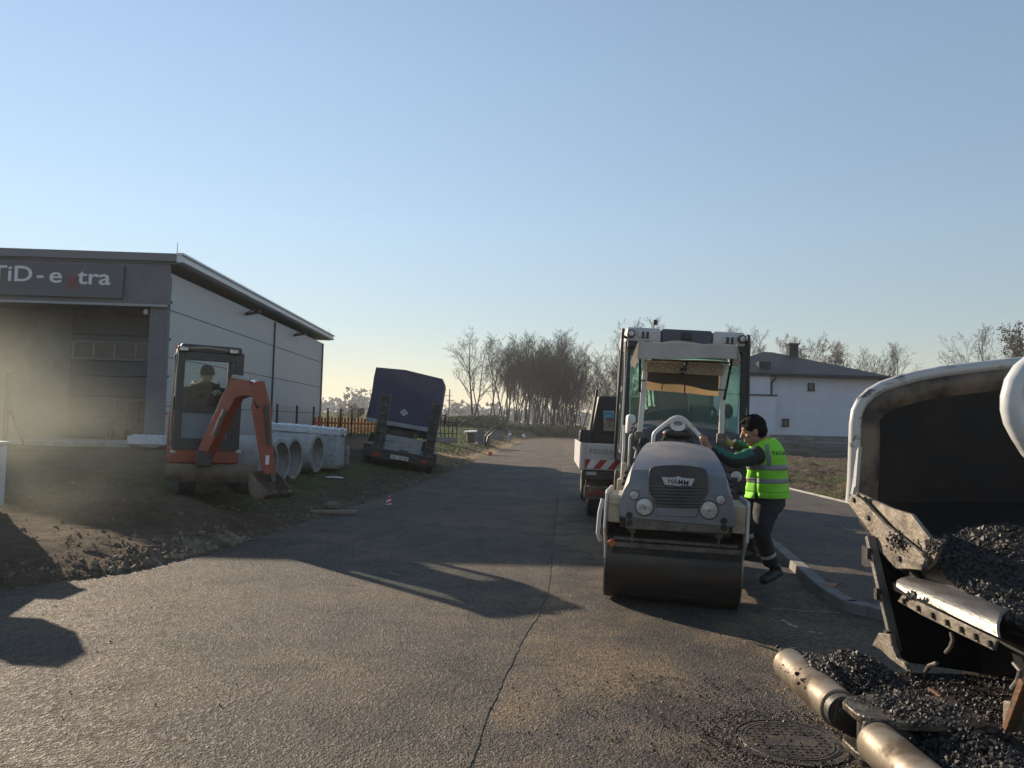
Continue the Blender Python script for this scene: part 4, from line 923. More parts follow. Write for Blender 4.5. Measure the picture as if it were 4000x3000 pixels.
# ------------------------------------------------------------------ machines: helper that turns a pixel into a point on a plane of a machine's own frame
def onp(o, px, py, val, axis=1):
    bpy.context.view_layer.update()
    Mi = o.matrix_world.inverted(); c = Mi @ V((0, 0, CAM_Z)); d = Mi.to_3x3() @ ray(px, py)
    return c + d * ((val - c[axis]) / d[axis])
def fabric(name, col, trans=.5):
    m = mat(name, col, .85, col2=tuple(c * .8 for c in col), scale=5, bump=.15, bscale=18); t = m.node_tree; b = t.nodes["Principled BSDF"]
    tl_ = t.nodes.new("ShaderNodeBsdfTranslucent"); tl_.inputs[0].default_value = (*col, 1); mx = t.nodes.new("ShaderNodeMixShader"); mx.inputs[0].default_value = trans
    t.links.new(b.outputs[0], mx.inputs[1]); t.links.new(tl_.outputs[0], mx.inputs[2]); t.links.new(mx.outputs[0], t.nodes["Material Output"].inputs[0]); return m
M['canvas'] = fabric('white_canvas', (.62, .60, .56), .45); M['canvas_tan'] = fabric('tan_canvas', (.66, .54, .38), .5)
M['drum'] = mat('drum_steel', (.028, .025, .023), .42, metal=.25, col2=(.075, .06, .048), scale=3, bump=.08, bscale=40, stretch=(.3, 3, 3))
M['cloth_dark'] = mat('grey_cloth', (.07, .065, .055), .9)
# ------------------------------------------------------------------ tandem roller
ro = thing("tandem_roller", "grey and cream tandem roller with a white canopy, parked front drum toward the viewer", "road roller", (1.49, 7.10, 0), (0, R(2.4), R(-11)))
b = MB(); b.cyl((-.585, 0, .365), (.585, 0, .365), .365, n=64); dm_ = b.build("drum", M['drum'], ro, bevel=.012, seg=2)
for s_ in (-.582, .582):
    b = MB(); b.ring((s_ - .01, 0, .365), (s_ + .01, 0, .365), .362, .30, 48); b.build("drum_rim", M['steel'], dm_)
# hood: a sheet that runs up the front and back over the top, with leaning sides
path = [(-.50, .79, .43), (-.505, .95, .425), (-.49, 1.09, .415), (-.44, 1.19, .40), (-.33, 1.262, .385), (-.12, 1.33, .355), (.14, 1.385, .325), (.42, 1.415, .295), (.62, 1.42, .275)]
hd = MB(); g = []
for (y, z, wv) in path:
    base = (.475, max(y, -.47), .80)
    row = []
    for k in range(4):
        u = k / 4; row.append(V((-(base[0] * (1 - u) + wv * u) - .03 * math.sin(u * 3.14), base[1] * (1 - u) + y * u, base[2] * (1 - u) + z * u)))
    for k in range(11):
        u = -1 + 2 * k / 10; row.append(V((wv * u, y - .015 * (1 - u * u) * (z < 1.2), z + .028 * (1 - u * u) * (z > 1.15))))
    for k in range(3, -1, -1):
        u = k / 4; row.append(V(((base[0] * (1 - u) + wv * u) + .03 * math.sin(u * 3.14), base[1] * (1 - u) + y * u, base[2] * (1 - u) + z * u)))
    g.append(row)
hd.plate(g, (0, .02, -.015)); hood = hd.build("hood", M['grey_paint'], ro, angle=28, sub=0)
FY = -.525
def fp(cx, cy): return onp(ro, 2350 + cx / 3.687, 1600 + cy / 3.687, FY)     # crop pixels of the front face
def poly(b, pts, d=(0, .02, 0)):
    q = [fp(*p) for p in pts]; b.prism([(v.x, v.z) for v in q], (0, q[0].y, 0), (1, 0, 0), (0, 0, 1), d)
b = MB(); poly(b, [(685, 1195), (680, 900), (700, 845), (760, 815), (900, 800), (1100, 796), (1300, 812), (1450, 838), (1505, 868), (1528, 920), (1530, 1210), (1440, 1290), (1400, 1420), (785, 1400), (770, 1290)], (0, .05, 0))
gr = b.build("grille", M['dark_grey'], ro, bevel=.006, seg=2)
b = MB()
for k in range(7):
    y = 1105 + k * 47; inset = max(0, (y - 1200)) * .42
    a_, c_ = fp(700 + inset, y), fp(1515 - inset, y + 17); b.tube([a_ + V((0, .002, 0)), (a_ + c_) / 2 + V((0, -.012, 0)), c_ + V((0, .002, 0))], .0085, 8)
b.build("slat", mat('slat_plastic', (.055, .055, .06), .5, col2=(.10, .095, .085), scale=8), gr)
b = MB(); q = [fp(*p) for p in [(862, 972), (1060, 978), (1085, 962), (1125, 962), (1150, 980), (1340, 997), (1292, 1098), (1150, 1092), (1105, 1106), (1060, 1088), (915, 1082)]]
b.prism([(v.x, v.z) for v in q], (0, FY - .012, 0), (1, 0, 0), (0, 0, 1), (0, .014, 0)); em = b.build("emblem", M['chrome'] if False else mat('silver_emblem', (.50, .51, .52), .35), gr)
a_, c_ = fp(950, 1058), fp(1250, 1072)
o = text_obj("HAMM", "emblem_text", M['black'], em, (a_.x, FY - .014, a_.z), (1, 0, -.045), (0, 0, 1), .066, .002, .0002, 'LEFT'); wd = max(v.co.x for v in o.data.vertices) - a_.x
for v in o.data.vertices: v.co.x = a_.x + (v.co.x - a_.x) * (c_.x - a_.x) / wd
for (cx, cy, rr, nm, mt) in ((620, 1402, 120, "headlight", 'lamp'), (1548, 1450, 120, "headlight", 'lamp'), (470, 1235, 60, "indicator_lamp", 'lamp'), (1715, 1302, 60, "indicator_lamp", 'lamp')):
    c = fp(cx, cy); r_ = rr / 3.687 / 3004 * 6.7
    b = MB(); b.cyl((c.x, FY + .10, c.z), (c.x, FY + .005, c.z), r_ * 1.22, r_ * 1.12, 32); hb_ = b.build(nm, M['dark_grey'], ro, bevel=.004, seg=1)
    b = MB(); b.ball((c.x, FY + .006, c.z), (r_, .016, r_), 24, 10); b.build("lens", M[mt], hb_)
    b = MB(); b.ball((c.x, FY - .008, c.z), (r_ * .22, .006, r_ * .22), 12, 6); b.build("bulb_cap", M['steel'] if rr > 60 else M['amber'], hb_)
# lamp pods and lower lip of the hood
for sx, pts in ((1, [(400, 1130), (560, 1140), (700, 1250), (780, 1330), (800, 1500), (770, 1560), (700, 1570), (480, 1500), (465, 1440), (395, 1360)]), (-1, [(1830, 1190), (1680, 1190), (1530, 1250), (1440, 1310), (1390, 1400), (1370, 1540), (1430, 1610), (1680, 1570), (1705, 1470), (1840, 1440)])):
    b = MB(); q = [fp(*p) for p in pts]; b.prism([(v.x, v.z) for v in q], (0, FY + .018, 0), (1, 0, 0), (0, 0, 1), (0, .13, 0)); b.build("lamp_pod", M['grey_paint'], ro, bevel=.012, seg=2)
b = MB(); poly(b, [(795, 1530), (800, 1400), (1400, 1420), (1370, 1555)], (0, .05, 0)); b.build("hood_lip", M['grey_paint'], ro, bevel=.008)
b = MB(); b.box((0, -.40, .80), (.95, .10, .12)); b.build("gap_filler", M['black'], ro)
# side vents
for sx in (-1, 1):
    for k in range(3):
        b = MB(); z = 1.175 - k * .052; b.bar((sx * (.452 + .01 * k), -.30, z - .02), (sx * (.430 + .01 * k), -.08, z + .03), .035, .026); b.build("vent_slot", M['black'], hood, bevel=.008)
# frame beam with black discs standing in for the dark stub holes
bz = [onp(ro, *p, -.50) for p in ((2444, 2006), (2847, 2040), (2847, 2088), (2444, 2066))]
b = MB(); b.prism([(v.x, v.z) for v in bz], (0, -.50, 0), (1, 0, 0), (0, 0, 1), (0, .14, 0)); fb = b.build("front_beam", M['dirty_steel'], ro, bevel=.01, seg=2)
for (px, py) in ((2458, 2013), (2458, 2043), (2828, 2036), (2828, 2063)):
    c = onp(ro, px, py, -.52); b = MB(); b.cyl((c.x, -.518, c.z), (c.x, -.47, c.z), .028, n=20); b.build("hole_disc", M['black'], fb)
M['cream_frame'] = M['cream']
for sx, x0, x1 in ((-1, -.59, -.47), (1, .47, .59)):
    b = MB(); b.box(((x0 + x1) / 2, -.12, .84), (.12, .55, .24)); yk = b.build("yoke", M['cream'], ro, bevel=.012, seg=2)
    b = MB(); xo = sx * .602
    b.prism([(-.44, .66), (-.42, .97), (-.36, 1.0), (.30, .99), (.30, .60), (.12, .45), (.05, .34), (-.06, .34), (-.14, .45), (-.30, .58)], (xo - .012, 0, 0), (0, 1, 0), (0, 0, 1), (.024, 0, 0)); b.build("side_plate", M['offwhite'], yk, bevel=.006, seg=1)
    if sx > 0: continue
    b = MB(); b.tube([(xo + sx * .03, -.43, .92), (xo + sx * .05, -.45, .80), (xo + sx * .055, -.43, .62), (xo + sx * .03, -.38, .55)], .018, 8); b.build("guard_bar", M['offwhite'], yk)
b = MB(); b.box((-.53, -.42, .90), (.10, .04, .02)); b.build("step_bracket", M['cream'], ro)
# scraper bar and water bar over the drum
a_, c_ = onp(ro, 2385, 2122, -.34), onp(ro, 2892, 2158, -.34)
b = MB(); b.bar(a_, c_, .05, .045); b.bar(a_ + V((.02, .03, .05)), c_ + V((-.02, .03, .045)), .07, .03); sc_ = b.build("scraper", M['dirty_steel'], ro, bevel=.004, seg=1)
b = MB(); b.bar(a_ + V((-.005, -.01, -.01)), a_ + V((.035, -.01, .03)), .05, .06); b.build("scraper_end", mat('orange_end', (.40, .12, .03), .7), sc_)
b = MB(); b.bar(a_ + V((.02, -.02, -.05)), c_ + V((0, -.02, -.05)), .012, .055); b.build("scraper_strip", M['rubber'], sc_)
for (px, z1) in ((2467, .70), (2805, .72)):
    q = onp(ro, px, 2140, -.36); b = MB(); b.bar((q.x, -.37, q.z), (q.x, -.40, z1), .02, .02); b.box((q.x, -.40, z1 - .02), (.06, .05, .06)); b.build("scraper_strut", M['dirty_steel'], sc_)
b = MB(); b.box((0, .1, .755), (1.06, .9, .02)); b.box((0, -.30, .72), (.95, .1, .08)); b.build("frame", M['black_steel'], ro)
# operator platform, dash, guard tube
b = MB(); b.box((0, 1.0, .62), (1.1, .9, .08)); b.box((0, .75, .9), (.7, .2, .5)); b.build("platform", M['dark_grey'], ro, bevel=.01)
gpts = [onp(ro, *p, .60) for p in ((2551, 1760), (2551, 1733), (2553, 1702), (2557, 1692), (2570, 1679), (2620, 1640), (2634, 1632), (2648, 1629), (2662, 1632), (2678, 1642), (2741, 1709), (2745, 1718), (2748, 1760))]
b = MB(); b.tube(gpts, .0215, 10); gd = b.build("console_guard", M['white_paint'], ro)
c = onp(ro, 2649, 1654, .60)
b = MB(); n = 28; ring_o = [(c.x + .072 * math.cos(6.283 * k / n), c.z + .050 * math.sin(6.283 * k / n) - .006 - (.02 if math.sin(6.283 * k / n) < 0 else 0)) for k in range(n)]; ring_i = [(c.x + .047 * math.cos(6.283 * k / n), c.z + .024 * math.sin(6.283 * k / n)) for k in range(n)]
vs = [V((x, .595, z)) for x, z in ring_o] + [V((x, .595, z)) for x, z in ring_i]; vs += [v + V((0, .02, 0)) for v in vs]; fs = []
for k in range(n):
    k2 = (k + 1) % n; fs += [(k, k2, n + k2, n + k), (2 * n + k, 3 * n + k, 3 * n + k2, 2 * n + k2), (k, 2 * n + k, 2 * n + k2, k2), (n + k, n + k2, 3 * n + k2, 3 * n + k)]
b.add(vs, fs); b.build("guard_plate", M['white_paint'], gd)
q = onp(ro, 2706, 1662, .585); b = MB(); b.box((q.x, .582, q.z), (.035, .004, .018), (0, R(46), 0)); b.build("warning_label", mat('yellow_label', (.5, .38, .08), .6), gd)
b = MB(); c = onp(ro, 2648, 1695, .78); b.ball((c.x, .78, c.z), (.155, .07, .055), 18, 10); b.tube([(c.x, .82, c.z), (c.x, .80, c.z - .2)], .05, 10); b.build("dash", M['black'], ro)
b = MB(); c = onp(ro, 2645, 1735, .92); b.tube([(c.x + .19 * math.cos(k * .3142), .92 + .12 * math.sin(k * .3142), c.z - .02 + .09 * math.sin(k * .3142)) for k in range(21)], .016, 8, False)
for k in range(3): a = k * 2.094 + .5; b.bar((c.x, .92, c.z - .02), (c.x + .18 * math.cos(a), .92 + .11 * math.sin(a), c.z - .02 + .08 * math.sin(a)), .03, .012)
b.build("steering_wheel", M['black'], ro)
b = MB(); b.box((.0, 1.35, .92), (.46, .42, .12)); b.box((0, 1.56, 1.16), (.44, .10, .45), (R(-8), 0, 0)); b.build("seat", M['black'], ro, bevel=.04, seg=3)
b = MB(); b.tube([onp(ro, 2583, 1730, .72), onp(ro, 2592, 1708, .72), onp(ro, 2597, 1698, .72)], .008, 6); lv = b.build("lever", M['steel'], ro)
b = MB(); b.ball(onp(ro, 2584, 1732, .715), .014, 10, 6); b.ball(onp(ro, 2597, 1697, .715), .012, 10, 6); b.build("lever_knob", M['red_lens'], lv)
# roll bar posts
PY = 1.05
def post(pt, pb, w_):
    a_, c_ = onp(ro, *pt, PY), onp(ro, *pb, PY); b = MB(); b.bar(a_, c_, w_, .07, (0, 1, 0)); p_ = b.build("roll_bar_post", M['offwhite'], ro, bevel=.008)
    b = MB(); b.box(c_ + V((0, -.02, 0)), (.095, .09, .10)); b.build("post_foot", M['dirty_steel'], p_, bevel=.008); return a_, c_
la, lb = post((2524, 1415), (2498, 1705), .055); ra, rb_ = post((2826, 1425), (2817, 1712), .052)
b = MB(); b.bar(la + V((.02, .02, -.02)), ra + V((-.02, .02, -.02)), .07, .06); b.build("roll_bar_header", M['offwhite'], ro, bevel=.006)
for zz, s_ in ((1545, 0), (1522, 1)):
    q = onp(ro, 2509 if not s_ else 2823, 1485 if not s_ else 1523, PY - .045); b = MB(); b.box((q.x, PY, q.z), (.075, .09, .012)); b.build("cable_tie", M['black'], ro)
# canopy: canvas shell with a peaked front
CF, CB = .62, 1.75
tl_p, tr_p, pk = onp(ro, 2494, 1331, CF), onp(ro, 2880, 1346, CF), onp(ro, 2655, 1328, CF)
bl_p, br_p = onp(ro, 2492, 1402, CF), onp(ro, 2876, 1398, CF)
b = MB(); n = 12; g = []
def topz(u): return tl_p.z * (1 - u) + tr_p.z * u + .022 * math.exp(-((u - .42) / .13) ** 2) - .012 * math.sin(u * 17) ** 2
def botz(u): return bl_p.z * (1 - u) + br_p.z * u + .006 * math.sin(u * 11)
for j in range(8):
    v = j / 7; row = []
    for k in range(n + 1):
        u = k / n; x = tl_p.x * (1 - u) + tr_p.x * u
        if j == 0: row.append(V((x, CF - .02, botz(u))))
        elif j == 1: row.append(V((x, CF - .005, (botz(u) + topz(u)) / 2)))
        else: y = CF + (CB - CF) * (v - 2 / 7) / (5 / 7); row.append(V((x * (1 - .02 * v), y, topz(u) + .015 * math.sin(3.14 * (v - .28) / .72) - .02 * math.sin(u * 3.14 * 3) ** 2 * (j > 2))))
    g.append(row)
b.plate(g, (0, .006, -.006)); can = b.build("canopy", M['canvas'], ro, smooth=True)
for s_, xx, bz_ in ((-1, tl_p, bl_p), (1, tr_p, br_p)):
    b = MB(); g = []
    for j in range(5):
        v = j / 4; y = CF - .01 + (CB - CF) * v
        g.append([V((xx.x + s_ * .07 * u * (1 if s_ < 0 else .6), y, xx.z - .004 + (bz_.z - .03 - xx.z) * u - .03 * math.sin(v * 6) * u)) for u in (0, .33, .66, 1)])
    b.plate(g, (s_ * -.006, 0, 0)); b.build("side_flap", M['canvas'], can, smooth=True)
RB = 1.55
b = MB(); tl2, tr2, br2, bl2 = onp(ro, 2515, 1405, RB), onp(ro, 2818, 1408, RB), onp(ro, 2808, 1548, RB), onp(ro, 2524, 1522, RB); g = []
for j in range(5):
    v = j / 4; g.append([(tl2 * (1 - u) + tr2 * u) * (1 - v) + (bl2 * (1 - u) + br2 * u) * v + V((0, .03 * math.sin(u * 7 + v), 0)) for u in [k / 8 for k in range(9)]])
b.plate(g, (0, .005, 0)); b.build("rear_flap", M['canvas_tan'], can, smooth=True)
b = MB(); tl2, tr2, br2, bl2 = onp(ro, 2528, 1448, RB - .12), onp(ro, 2808, 1462, RB - .12), onp(ro, 2806, 1526, RB - .12), onp(ro, 2524, 1487, RB - .12); g = []
for j in range(4):
    v = j / 3; g.append([(tl2 * (1 - u) + tr2 * u) * (1 - v) + (bl2 * (1 - u) + br2 * u) * v - V((0, 0, .012 * math.sin(u * 9) * v)) for u in [k / 10 for k in range(11)]])
b.plate(g, (0, .005, 0)); b.build("cloth_roll", M['cloth_dark'], can, smooth=True)
b = MB(); pq = [onp(ro, *p, PY - .06) for p in ((2535, 1414), (2824, 1424), (2822, 1468), (2529, 1452))]
b.prism([(v.x, v.z) for v in pq], (0, PY - .06, 0), (1, 0, 0), (0, 0, 1), (0, .006, 0)); pp = b.build("perforated_panel", mat('beige_panel', (.34, .30, .22), .7, col2=(.24, .21, .15), scale=12), can)
b = MB()
for k in range(26):
    px = 2560 + (k % 13) * 19.5 + (9 if k >= 13 else 0) ; py = 1418 + (k // 13) * 17 + (k % 2) * 7 + (px - 2560) * .03
    if abs(px - 2668) < 14 or px > 2806: continue
    q = onp(ro, px, py, PY - .064); b.cyl((q.x, PY - .0640, q.z), (q.x, PY - .0615, q.z), .0075, n=10)
b.build("lit_hole_disc", M['canvas'], pp)  # pale discs stand in for sunlit canvas seen through the holes
b = MB(); a_, c_ = onp(ro, 2545, 1405, PY - .1), onp(ro, 2850, 1418, PY - .1); b.bar(a_, c_, .02, .02); b.build("canopy_rod", mat('red_brown_rod', (.08, .03, .02), .6), can)
for p0, p1 in (((2500, 1400), (2500, 1530)), ((2860, 1402), (2829, 1560))):
    b = MB(); b.bar(onp(ro, *p0, CF + .05), onp(ro, *p1, 1.0), .022, .018); b.build("canopy_strut", M['black'], can)
b = MB(); b.tube([onp(ro, *p, RB - .2) for p in ((2580, 1440), (2590, 1470), (2592, 1490), (2584, 1524))], .006, 5); b.tube([onp(ro, *p, RB - .2) for p in ((2675, 1460), (2676, 1500), (2674, 1530), (2678, 1548))], .008, 5); b.build("hanging_cable", M['black'], can)
b = MB(); b.tube([onp(ro, 2685, 1408, PY - .12), onp(ro, 2672, 1440, PY - .12)], .014, 8); b.box(onp(ro, 2670, 1443, PY - .12), (.07, .05, .035)); b.ball(onp(ro, 2666, 1468, PY - .1), .035, 12, 8); b.build("work_light", M['black'], can)
# left-hand rails and side console
for pts, r_, mt in ((((2438, 1660), (2436, 1750), (2432, 1800), (2428, 1880)), .014, 'white_paint'), (((2470, 1697), (2464, 1700), (2460, 1710), (2456, 1800), (2452, 1880)), .012, 'white_paint'), (((2480, 1790), (2486, 1760), (2474, 1745)), .012, 'white_paint')):
    b = MB(); b.tube([onp(ro, *p, .95) for p in pts], r_, 8); b.build("hand_rail", M[mt], ro)
b = MB(); q0, q1 = onp(ro, 2434, 1690, 1.1), onp(ro, 2480, 1880, 1.1); b.box(((q0.x + q1.x) / 2, 1.1, (q0.z + q1.z) / 2), (q1.x - q0.x, .12, q0.z - q1.z)); b.build("side_console", M['dark_grey'], ro, bevel=.02)
b = MB(); q = onp(ro, 2425, 1900, .8); b.box((q.x + .01, .8, q.z), (.09, .2, .16)); b.box((q.x + .02, .8, q.z + .15), (.05, .06, .2)); b.build("hinge_block", M['cream'], ro, bevel=.01)
b = MB()
for k in range(4): b.tube([onp(ro, 2505 + k * 8, 1715, .95), onp(ro, 2500 + k * 12, 1735 + 6 * (k % 2), .9), onp(ro, 2515 + k * 10, 1760, .85)], .018, 7)
b.build("hose", M['black'], ro)
# rear half, turned to the right at the joint
rr_ = thing("rear_half", None, None, (.0, 1.95, 0), (0, 0, R(-8))); rr_.parent = ro
def rpart(bb, nm, mt, **k): return bb.build(nm, M[mt], rr_, **k)
b = MB(); b.box((-.08, .25, .98), (.80, 1.0, .34)); rpart(b, "water_tank", 'offwhite', bevel=.05, seg=3)
for s_ in (-.6, .6):
    b = MB(); b.box((s_, .05, .74), (.05, .75, .62)); rpart(b, "rear_yoke", 'dirty_steel', bevel=.015)
q0, q1 = onp(ro, 2840, 1990, 1.62), onp(ro, 2962, 2172, 1.62); b = MB(); b.box(((q0.x + q1.x) / 2, 1.62, (q0.z + q1.z) / 2), (q1.x - q0.x, .06, q0.z - q1.z)); b.build("side_skirt", M['dirty_steel'], ro, bevel=.015)
b = MB(); b.box(((q0.x + q1.x) / 2 + .01, 1.60, q1.z - .02), (q1.x - q0.x + .03, .12, .06)); b.build("step", M['black_steel'], ro, bevel=.01)
b = MB(); b.cyl((-.56, .1, .36), (.56, .1, .36), .36, n=48); rpart(b, "rear_drum", 'drum', bevel=.012)
q = onp(ro, 2924, 2014, 1.5); b = MB(); b.cyl((q.x, 1.5, q.z), (q.x, 1.56, q.z), .032, n=16); b.build("red_reflector", M['red_lens'], ro)
b = MB(); b.box((0, 1.3, .5), (.3, .5, .2)); b.cyl((.1, 1.45, .35), (.1, 1.45, .75), .07); b.build("articulation_joint", M['black_steel'], ro)
# ------------------------------------------------------------------ big cab machine behind the roller
ld = thing("cab_machine", "tall white and grey construction machine with a wide glass cab behind the roller", "construction machine", (2.62, 11.9, 0), (0, R(1.8), R(-4)))
q = lambda px, py, y=0.0: onp(ld, px, py, y)
M['cab_white'] = mat('cab_white', (.46, .45, .45), .45, col2=(.36, .35, .34), scale=4, thr=(.5, .75)); M['blue_grey'] = mat('blue_grey_plastic', (.055, .058, .08), .5)
cab_l, cab_r, zt, zb = q(2446, 1350).x, q(2904, 1350).x, q(2680, 1330).z, q(2680, 1760).z
DEP = 1.5
for px_t, px_b, w_ in ((2453, 2440, .09), (2908, 2900, .10)):
    for y in (0, DEP):
        a_, c_ = q(px_t, 1330), q(px_b, 1770); b = MB(); b.bar(V((a_.x, y, a_.z)), V((c_.x, y, c_.z)), w_, .09, (0, 1, 0)); b.build("cab_pillar", M['black'], ld, bevel=.012)
b = MB(); c_ = q(2440, 1600); b.bar(q(2452, 1330, -.03), q(2424, 1760, -.03), .028, .03, (0, 1, 0)); b.build("door_edge", M['offwhite'], ld)
b = MB(); b.box(((cab_l + cab_r) / 2, 0, zb - .05), (cab_r - cab_l, .08, .12)); b.box(((cab_l + cab_r) / 2, DEP, zb + .25), (cab_r - cab_l, .08, .7)); b.box(((cab_l + cab_r) / 2, DEP / 2, zb - .08), (cab_r - cab_l, DEP, .05)); b.build("cab_floor", M['dark_grey'], ld)
b = MB(); b.box(((cab_l + cab_r) / 2, .01, (zt + zb) / 2), (cab_r - cab_l - .06, .008, zt - zb)); b.build("windscreen", M['glass'], ld)
b = MB(); b.box(((cab_l + cab_r) / 2, DEP - .01, (zt + zb) / 2 + .3), (cab_r - cab_l - .06, .008, zt - zb - .6)); b.build("rear_window", M['glass'], ld)
for x in (cab_l + .02, cab_r - .02):
    b = MB(); b.box((x, DEP / 2, (zt + zb) / 2), (.008, DEP - .1, zt - zb)); b.build("side_window", M['glass'], ld)
b = MB(); a_, c_ = q(2468, 1400, .05), q(2456, 1740, .05); b.bar(a_, c_, .018, .02); b.build("wiper_rail", mat('pale_green_rail', (.45, .55, .48), .5), ld)
# inner frame, seat and driver's controls seen through the glass
b = MB(); F = [q(*p, 1.0) for p in ((2560, 1500), (2780, 1500), (2776, 1622), (2566, 1622))]
for i in range(4): b.bar(F[i], F[(i + 1) % 4], .07, .06, (0, 1, 0))
b.build("inner_frame", M['black'], ld)
b = MB(); b.prism([(v.x, v.z) for v in F], (0, 1.0, 0), (1, 0, 0), (0, 0, 1), (0, .01, 0)); b.build("inner_pane", M['glass_dark'], ld)
b = MB(); c = q(2630, 1600, .9); b.box((c.x, .95, c.z + .1), (.5, .12, .75)); b.box((c.x, .7, c.z - .25), (.5, .5, .14)); b.box((c.x, .96, c.z + .55), (.3, .1, .2)); b.build("driver_seat", M['black'], ld, bevel=.04)
b = MB(); c = q(2740, 1610, .8); b.box((c.x, .8, c.z - .05), (.35, .4, .35)); b.build("control_console", M['dark_grey'], ld, bevel=.03)
b = MB()
for (px, py, rx, rz) in ((2545, 1602, .09, .07), (2790, 1618, .05, .10), (2842, 1606, .09, .12), (2520, 1612, .06, .05), (2565, 1590, .05, .05)):
    c = q(px, py, .25); b.ball((c.x, .25, c.z), (rx, .06, rz), 14, 8)
b.build("control_lever", M['black'], ld)
# roof
def rp(px, py, y=-.18): return q(px, py, y)
rz0, rz1 = rp(2680, 1345).z, rp(2680, 1287).z; rl, rrx = rp(2448, 1310).x, rp(2912, 1320).x
for x0, x1, px in ((rl, rp(2584, 1300).x, 0), (rp(2786, 1310).x, rrx, 1)):
    b = MB(); b.box(((x0 + x1) / 2, .62, (rz0 + rz1) / 2), (x1 - x0, 1.6, rz1 - rz0), taper=(.985, .97)); b.build("roof_panel", M['cab_white'], ld, bevel=.035, seg=3)
x0, x1 = rp(2586, 1300).x, rp(2784, 1310).x
b = MB(); b.box(((x0 + x1) / 2, .63, (rz0 + rz1) / 2 - .01), (x1 - x0, 1.58, rz1 - rz0 + .02)); b.build("roof_centre", M['blue_grey'], ld, bevel=.03, seg=2)
b = MB(); b.box((0, 0, 0), (.17, .05, .09), taper=(.55, 1)); o = b.build("roof_badge", M['black'], ld, bevel=.004, seg=1); c = rp(2684, 1312, -.2); o.location = (c.x, -.19, c.z)
b = MB(); b.box(((rl + rrx) / 2, .55, rz0 - .035), (rrx - rl - .05, 1.5, .09)); b.build("roof_underside", M['black'], ld)
for (px, py) in ((2465, 1304), (2898, 1326)):
    c = rp(px, py); b = MB(); b.cyl((c.x, -.25, c.z), (c.x, -.10, c.z), .062, n=24); wl = b.build("roof_lamp", M['black'], ld, bevel=.008)
    b = MB(); b.ball((c.x, -.25, c.z), (.045, .014, .045), 20, 8); b.build("lens", M['lamp'], wl)
for (px, py) in ((2518, 1306), (2848, 1328)):
    c = rp(px, py); b = MB(); b.box((c.x, -.175, c.z), (.20, .03, .11)); rc = b.build("lamp_recess", M['offwhite'], ld, bevel=.02)
    for dx in (-.025, .045):
        b = MB(); b.box((c.x + dx, -.20, c.z - .01), (.032, .04, .10)); b.build("recess_arm", M['black'], rc)
c = rp(2559, 1298); b = MB(); b.cyl((c.x, -.12, c.z), (c.x, -.12, c.z + .12), .012, n=8); b.cyl((c.x, -.12, c.z), (c.x, -.12, c.z + .02), .06, .05, 16); bs = b.build("beacon_stalk", M['chrome'], ld)
b = MB(); b.cyl((c.x, -.12, c.z + .12), (c.x, -.12, c.z + .19), .032, n=14); b.ball((c.x, -.12, c.z + .19), (.034, .034, .014), 14, 6); b.build("beacon", M['black'], bs)
# long mirror and hand rails either side
b = MB(); b.tube([q(2435, 1283, -.3), q(2433, 1300, -.3), q(2415, 1560, -.3), q(2402, 1780, -.3), q(2406, 1798, -.3), q(2420, 1800, -.3)], .024, 8); b.bar(q(2434, 1312, -.3), q(2452, 1322, -.1), .03, .03); b.build("mirror_rail", M['black'], ld)
b = MB(); b.tube([q(2924, 1308, -.3), q(2926, 1330, -.3), q(2922, 1560, -.3), q(2918, 1720, -.3)], .024, 8); b.bar(q(2925, 1338, -.3), q(2905, 1336, -.1), .03, .03); b.bar(q(2922, 1308, -.3), q(2908, 1318, -.1), .015, .015); b.build("mirror_rail", M['black'], ld)
for (px, py) in ((2424, 1520), (2416, 1590), (2434, 1350)):
    c = q(px, py, -.2); b = MB(); b.box((c.x, -.2, c.z), (.05, .06, .10)); b.build("rail_reflector", M['chrome'], ld, bevel=.01)
# hood toward the viewer
HY = -1.35
def h2(px, py): return q(px, py, HY)
hl0, hr0 = h2(2480, 1700).x, h2(2925, 1700).x; hz0, hz1 = h2(2700, 1905).z, h2(2700, 1672).z
b = MB(); g = []
for j, (y, dz, sh) in enumerate(((HY, -.30, .0), (HY - .02, -.12, 0), (HY + .05, 0, .02), (HY + .4, .06, .05), (HY + .9, .09, .07), (-.02, .10, .08))):
    row = []
    for k in range(13):
        u = -1 + 2 * k / 12; row.append(V(((hl0 + hr0) / 2 + u * ((hr0 - hl0) / 2 - sh), y, hz1 + dz - .10 * abs(u) ** 5)))
    g.append(row)
b.plate(g, (0, .02, -.02)); b.build("hood", M['dark_grey'], ld, smooth=True)
b = MB(); b.box(((hl0 + hr0) / 2, HY + .65, (hz0 + hz1) / 2 - .12), (hr0 - hl0 - .06, 1.2, hz1 - hz0 - .1)); b.build("engine_body", M['dark_grey'], ld, bevel=.03)
for k in range(5):
    c = h2(2530 + k * 62, 1735); b = MB(); b.box((c.x, HY - .02, c.z), (.14, .04, .10)); b.build("hood_vent", M['blue_grey'], ld, bevel=.015)
for px in (2868, 2520):
    c = h2(px, 1860); b = MB(); b.box((c.x + .02, HY - .03, c.z - .02), (.33, .14, .42)); hh_ = b.build("headlight_housing", M['black_steel'], ld, bevel=.03)
    b = MB(); b.cyl((c.x, HY - .13, c.z), (c.x, HY - .08, c.z), .085, n=28); b.build("bezel", M['black'], hh_)
    b = MB(); b.ball((c.x, HY - .13, c.z), (.076, .02, .076), 24, 8); b.build("lens", M['lamp'], hh_)
c = h2(2880, 1806); b = MB(); b.box((c.x, HY + .1, c.z), (.34, .4, .05)); b.build("white_deck", M['cab_white'], ld, bevel=.01)
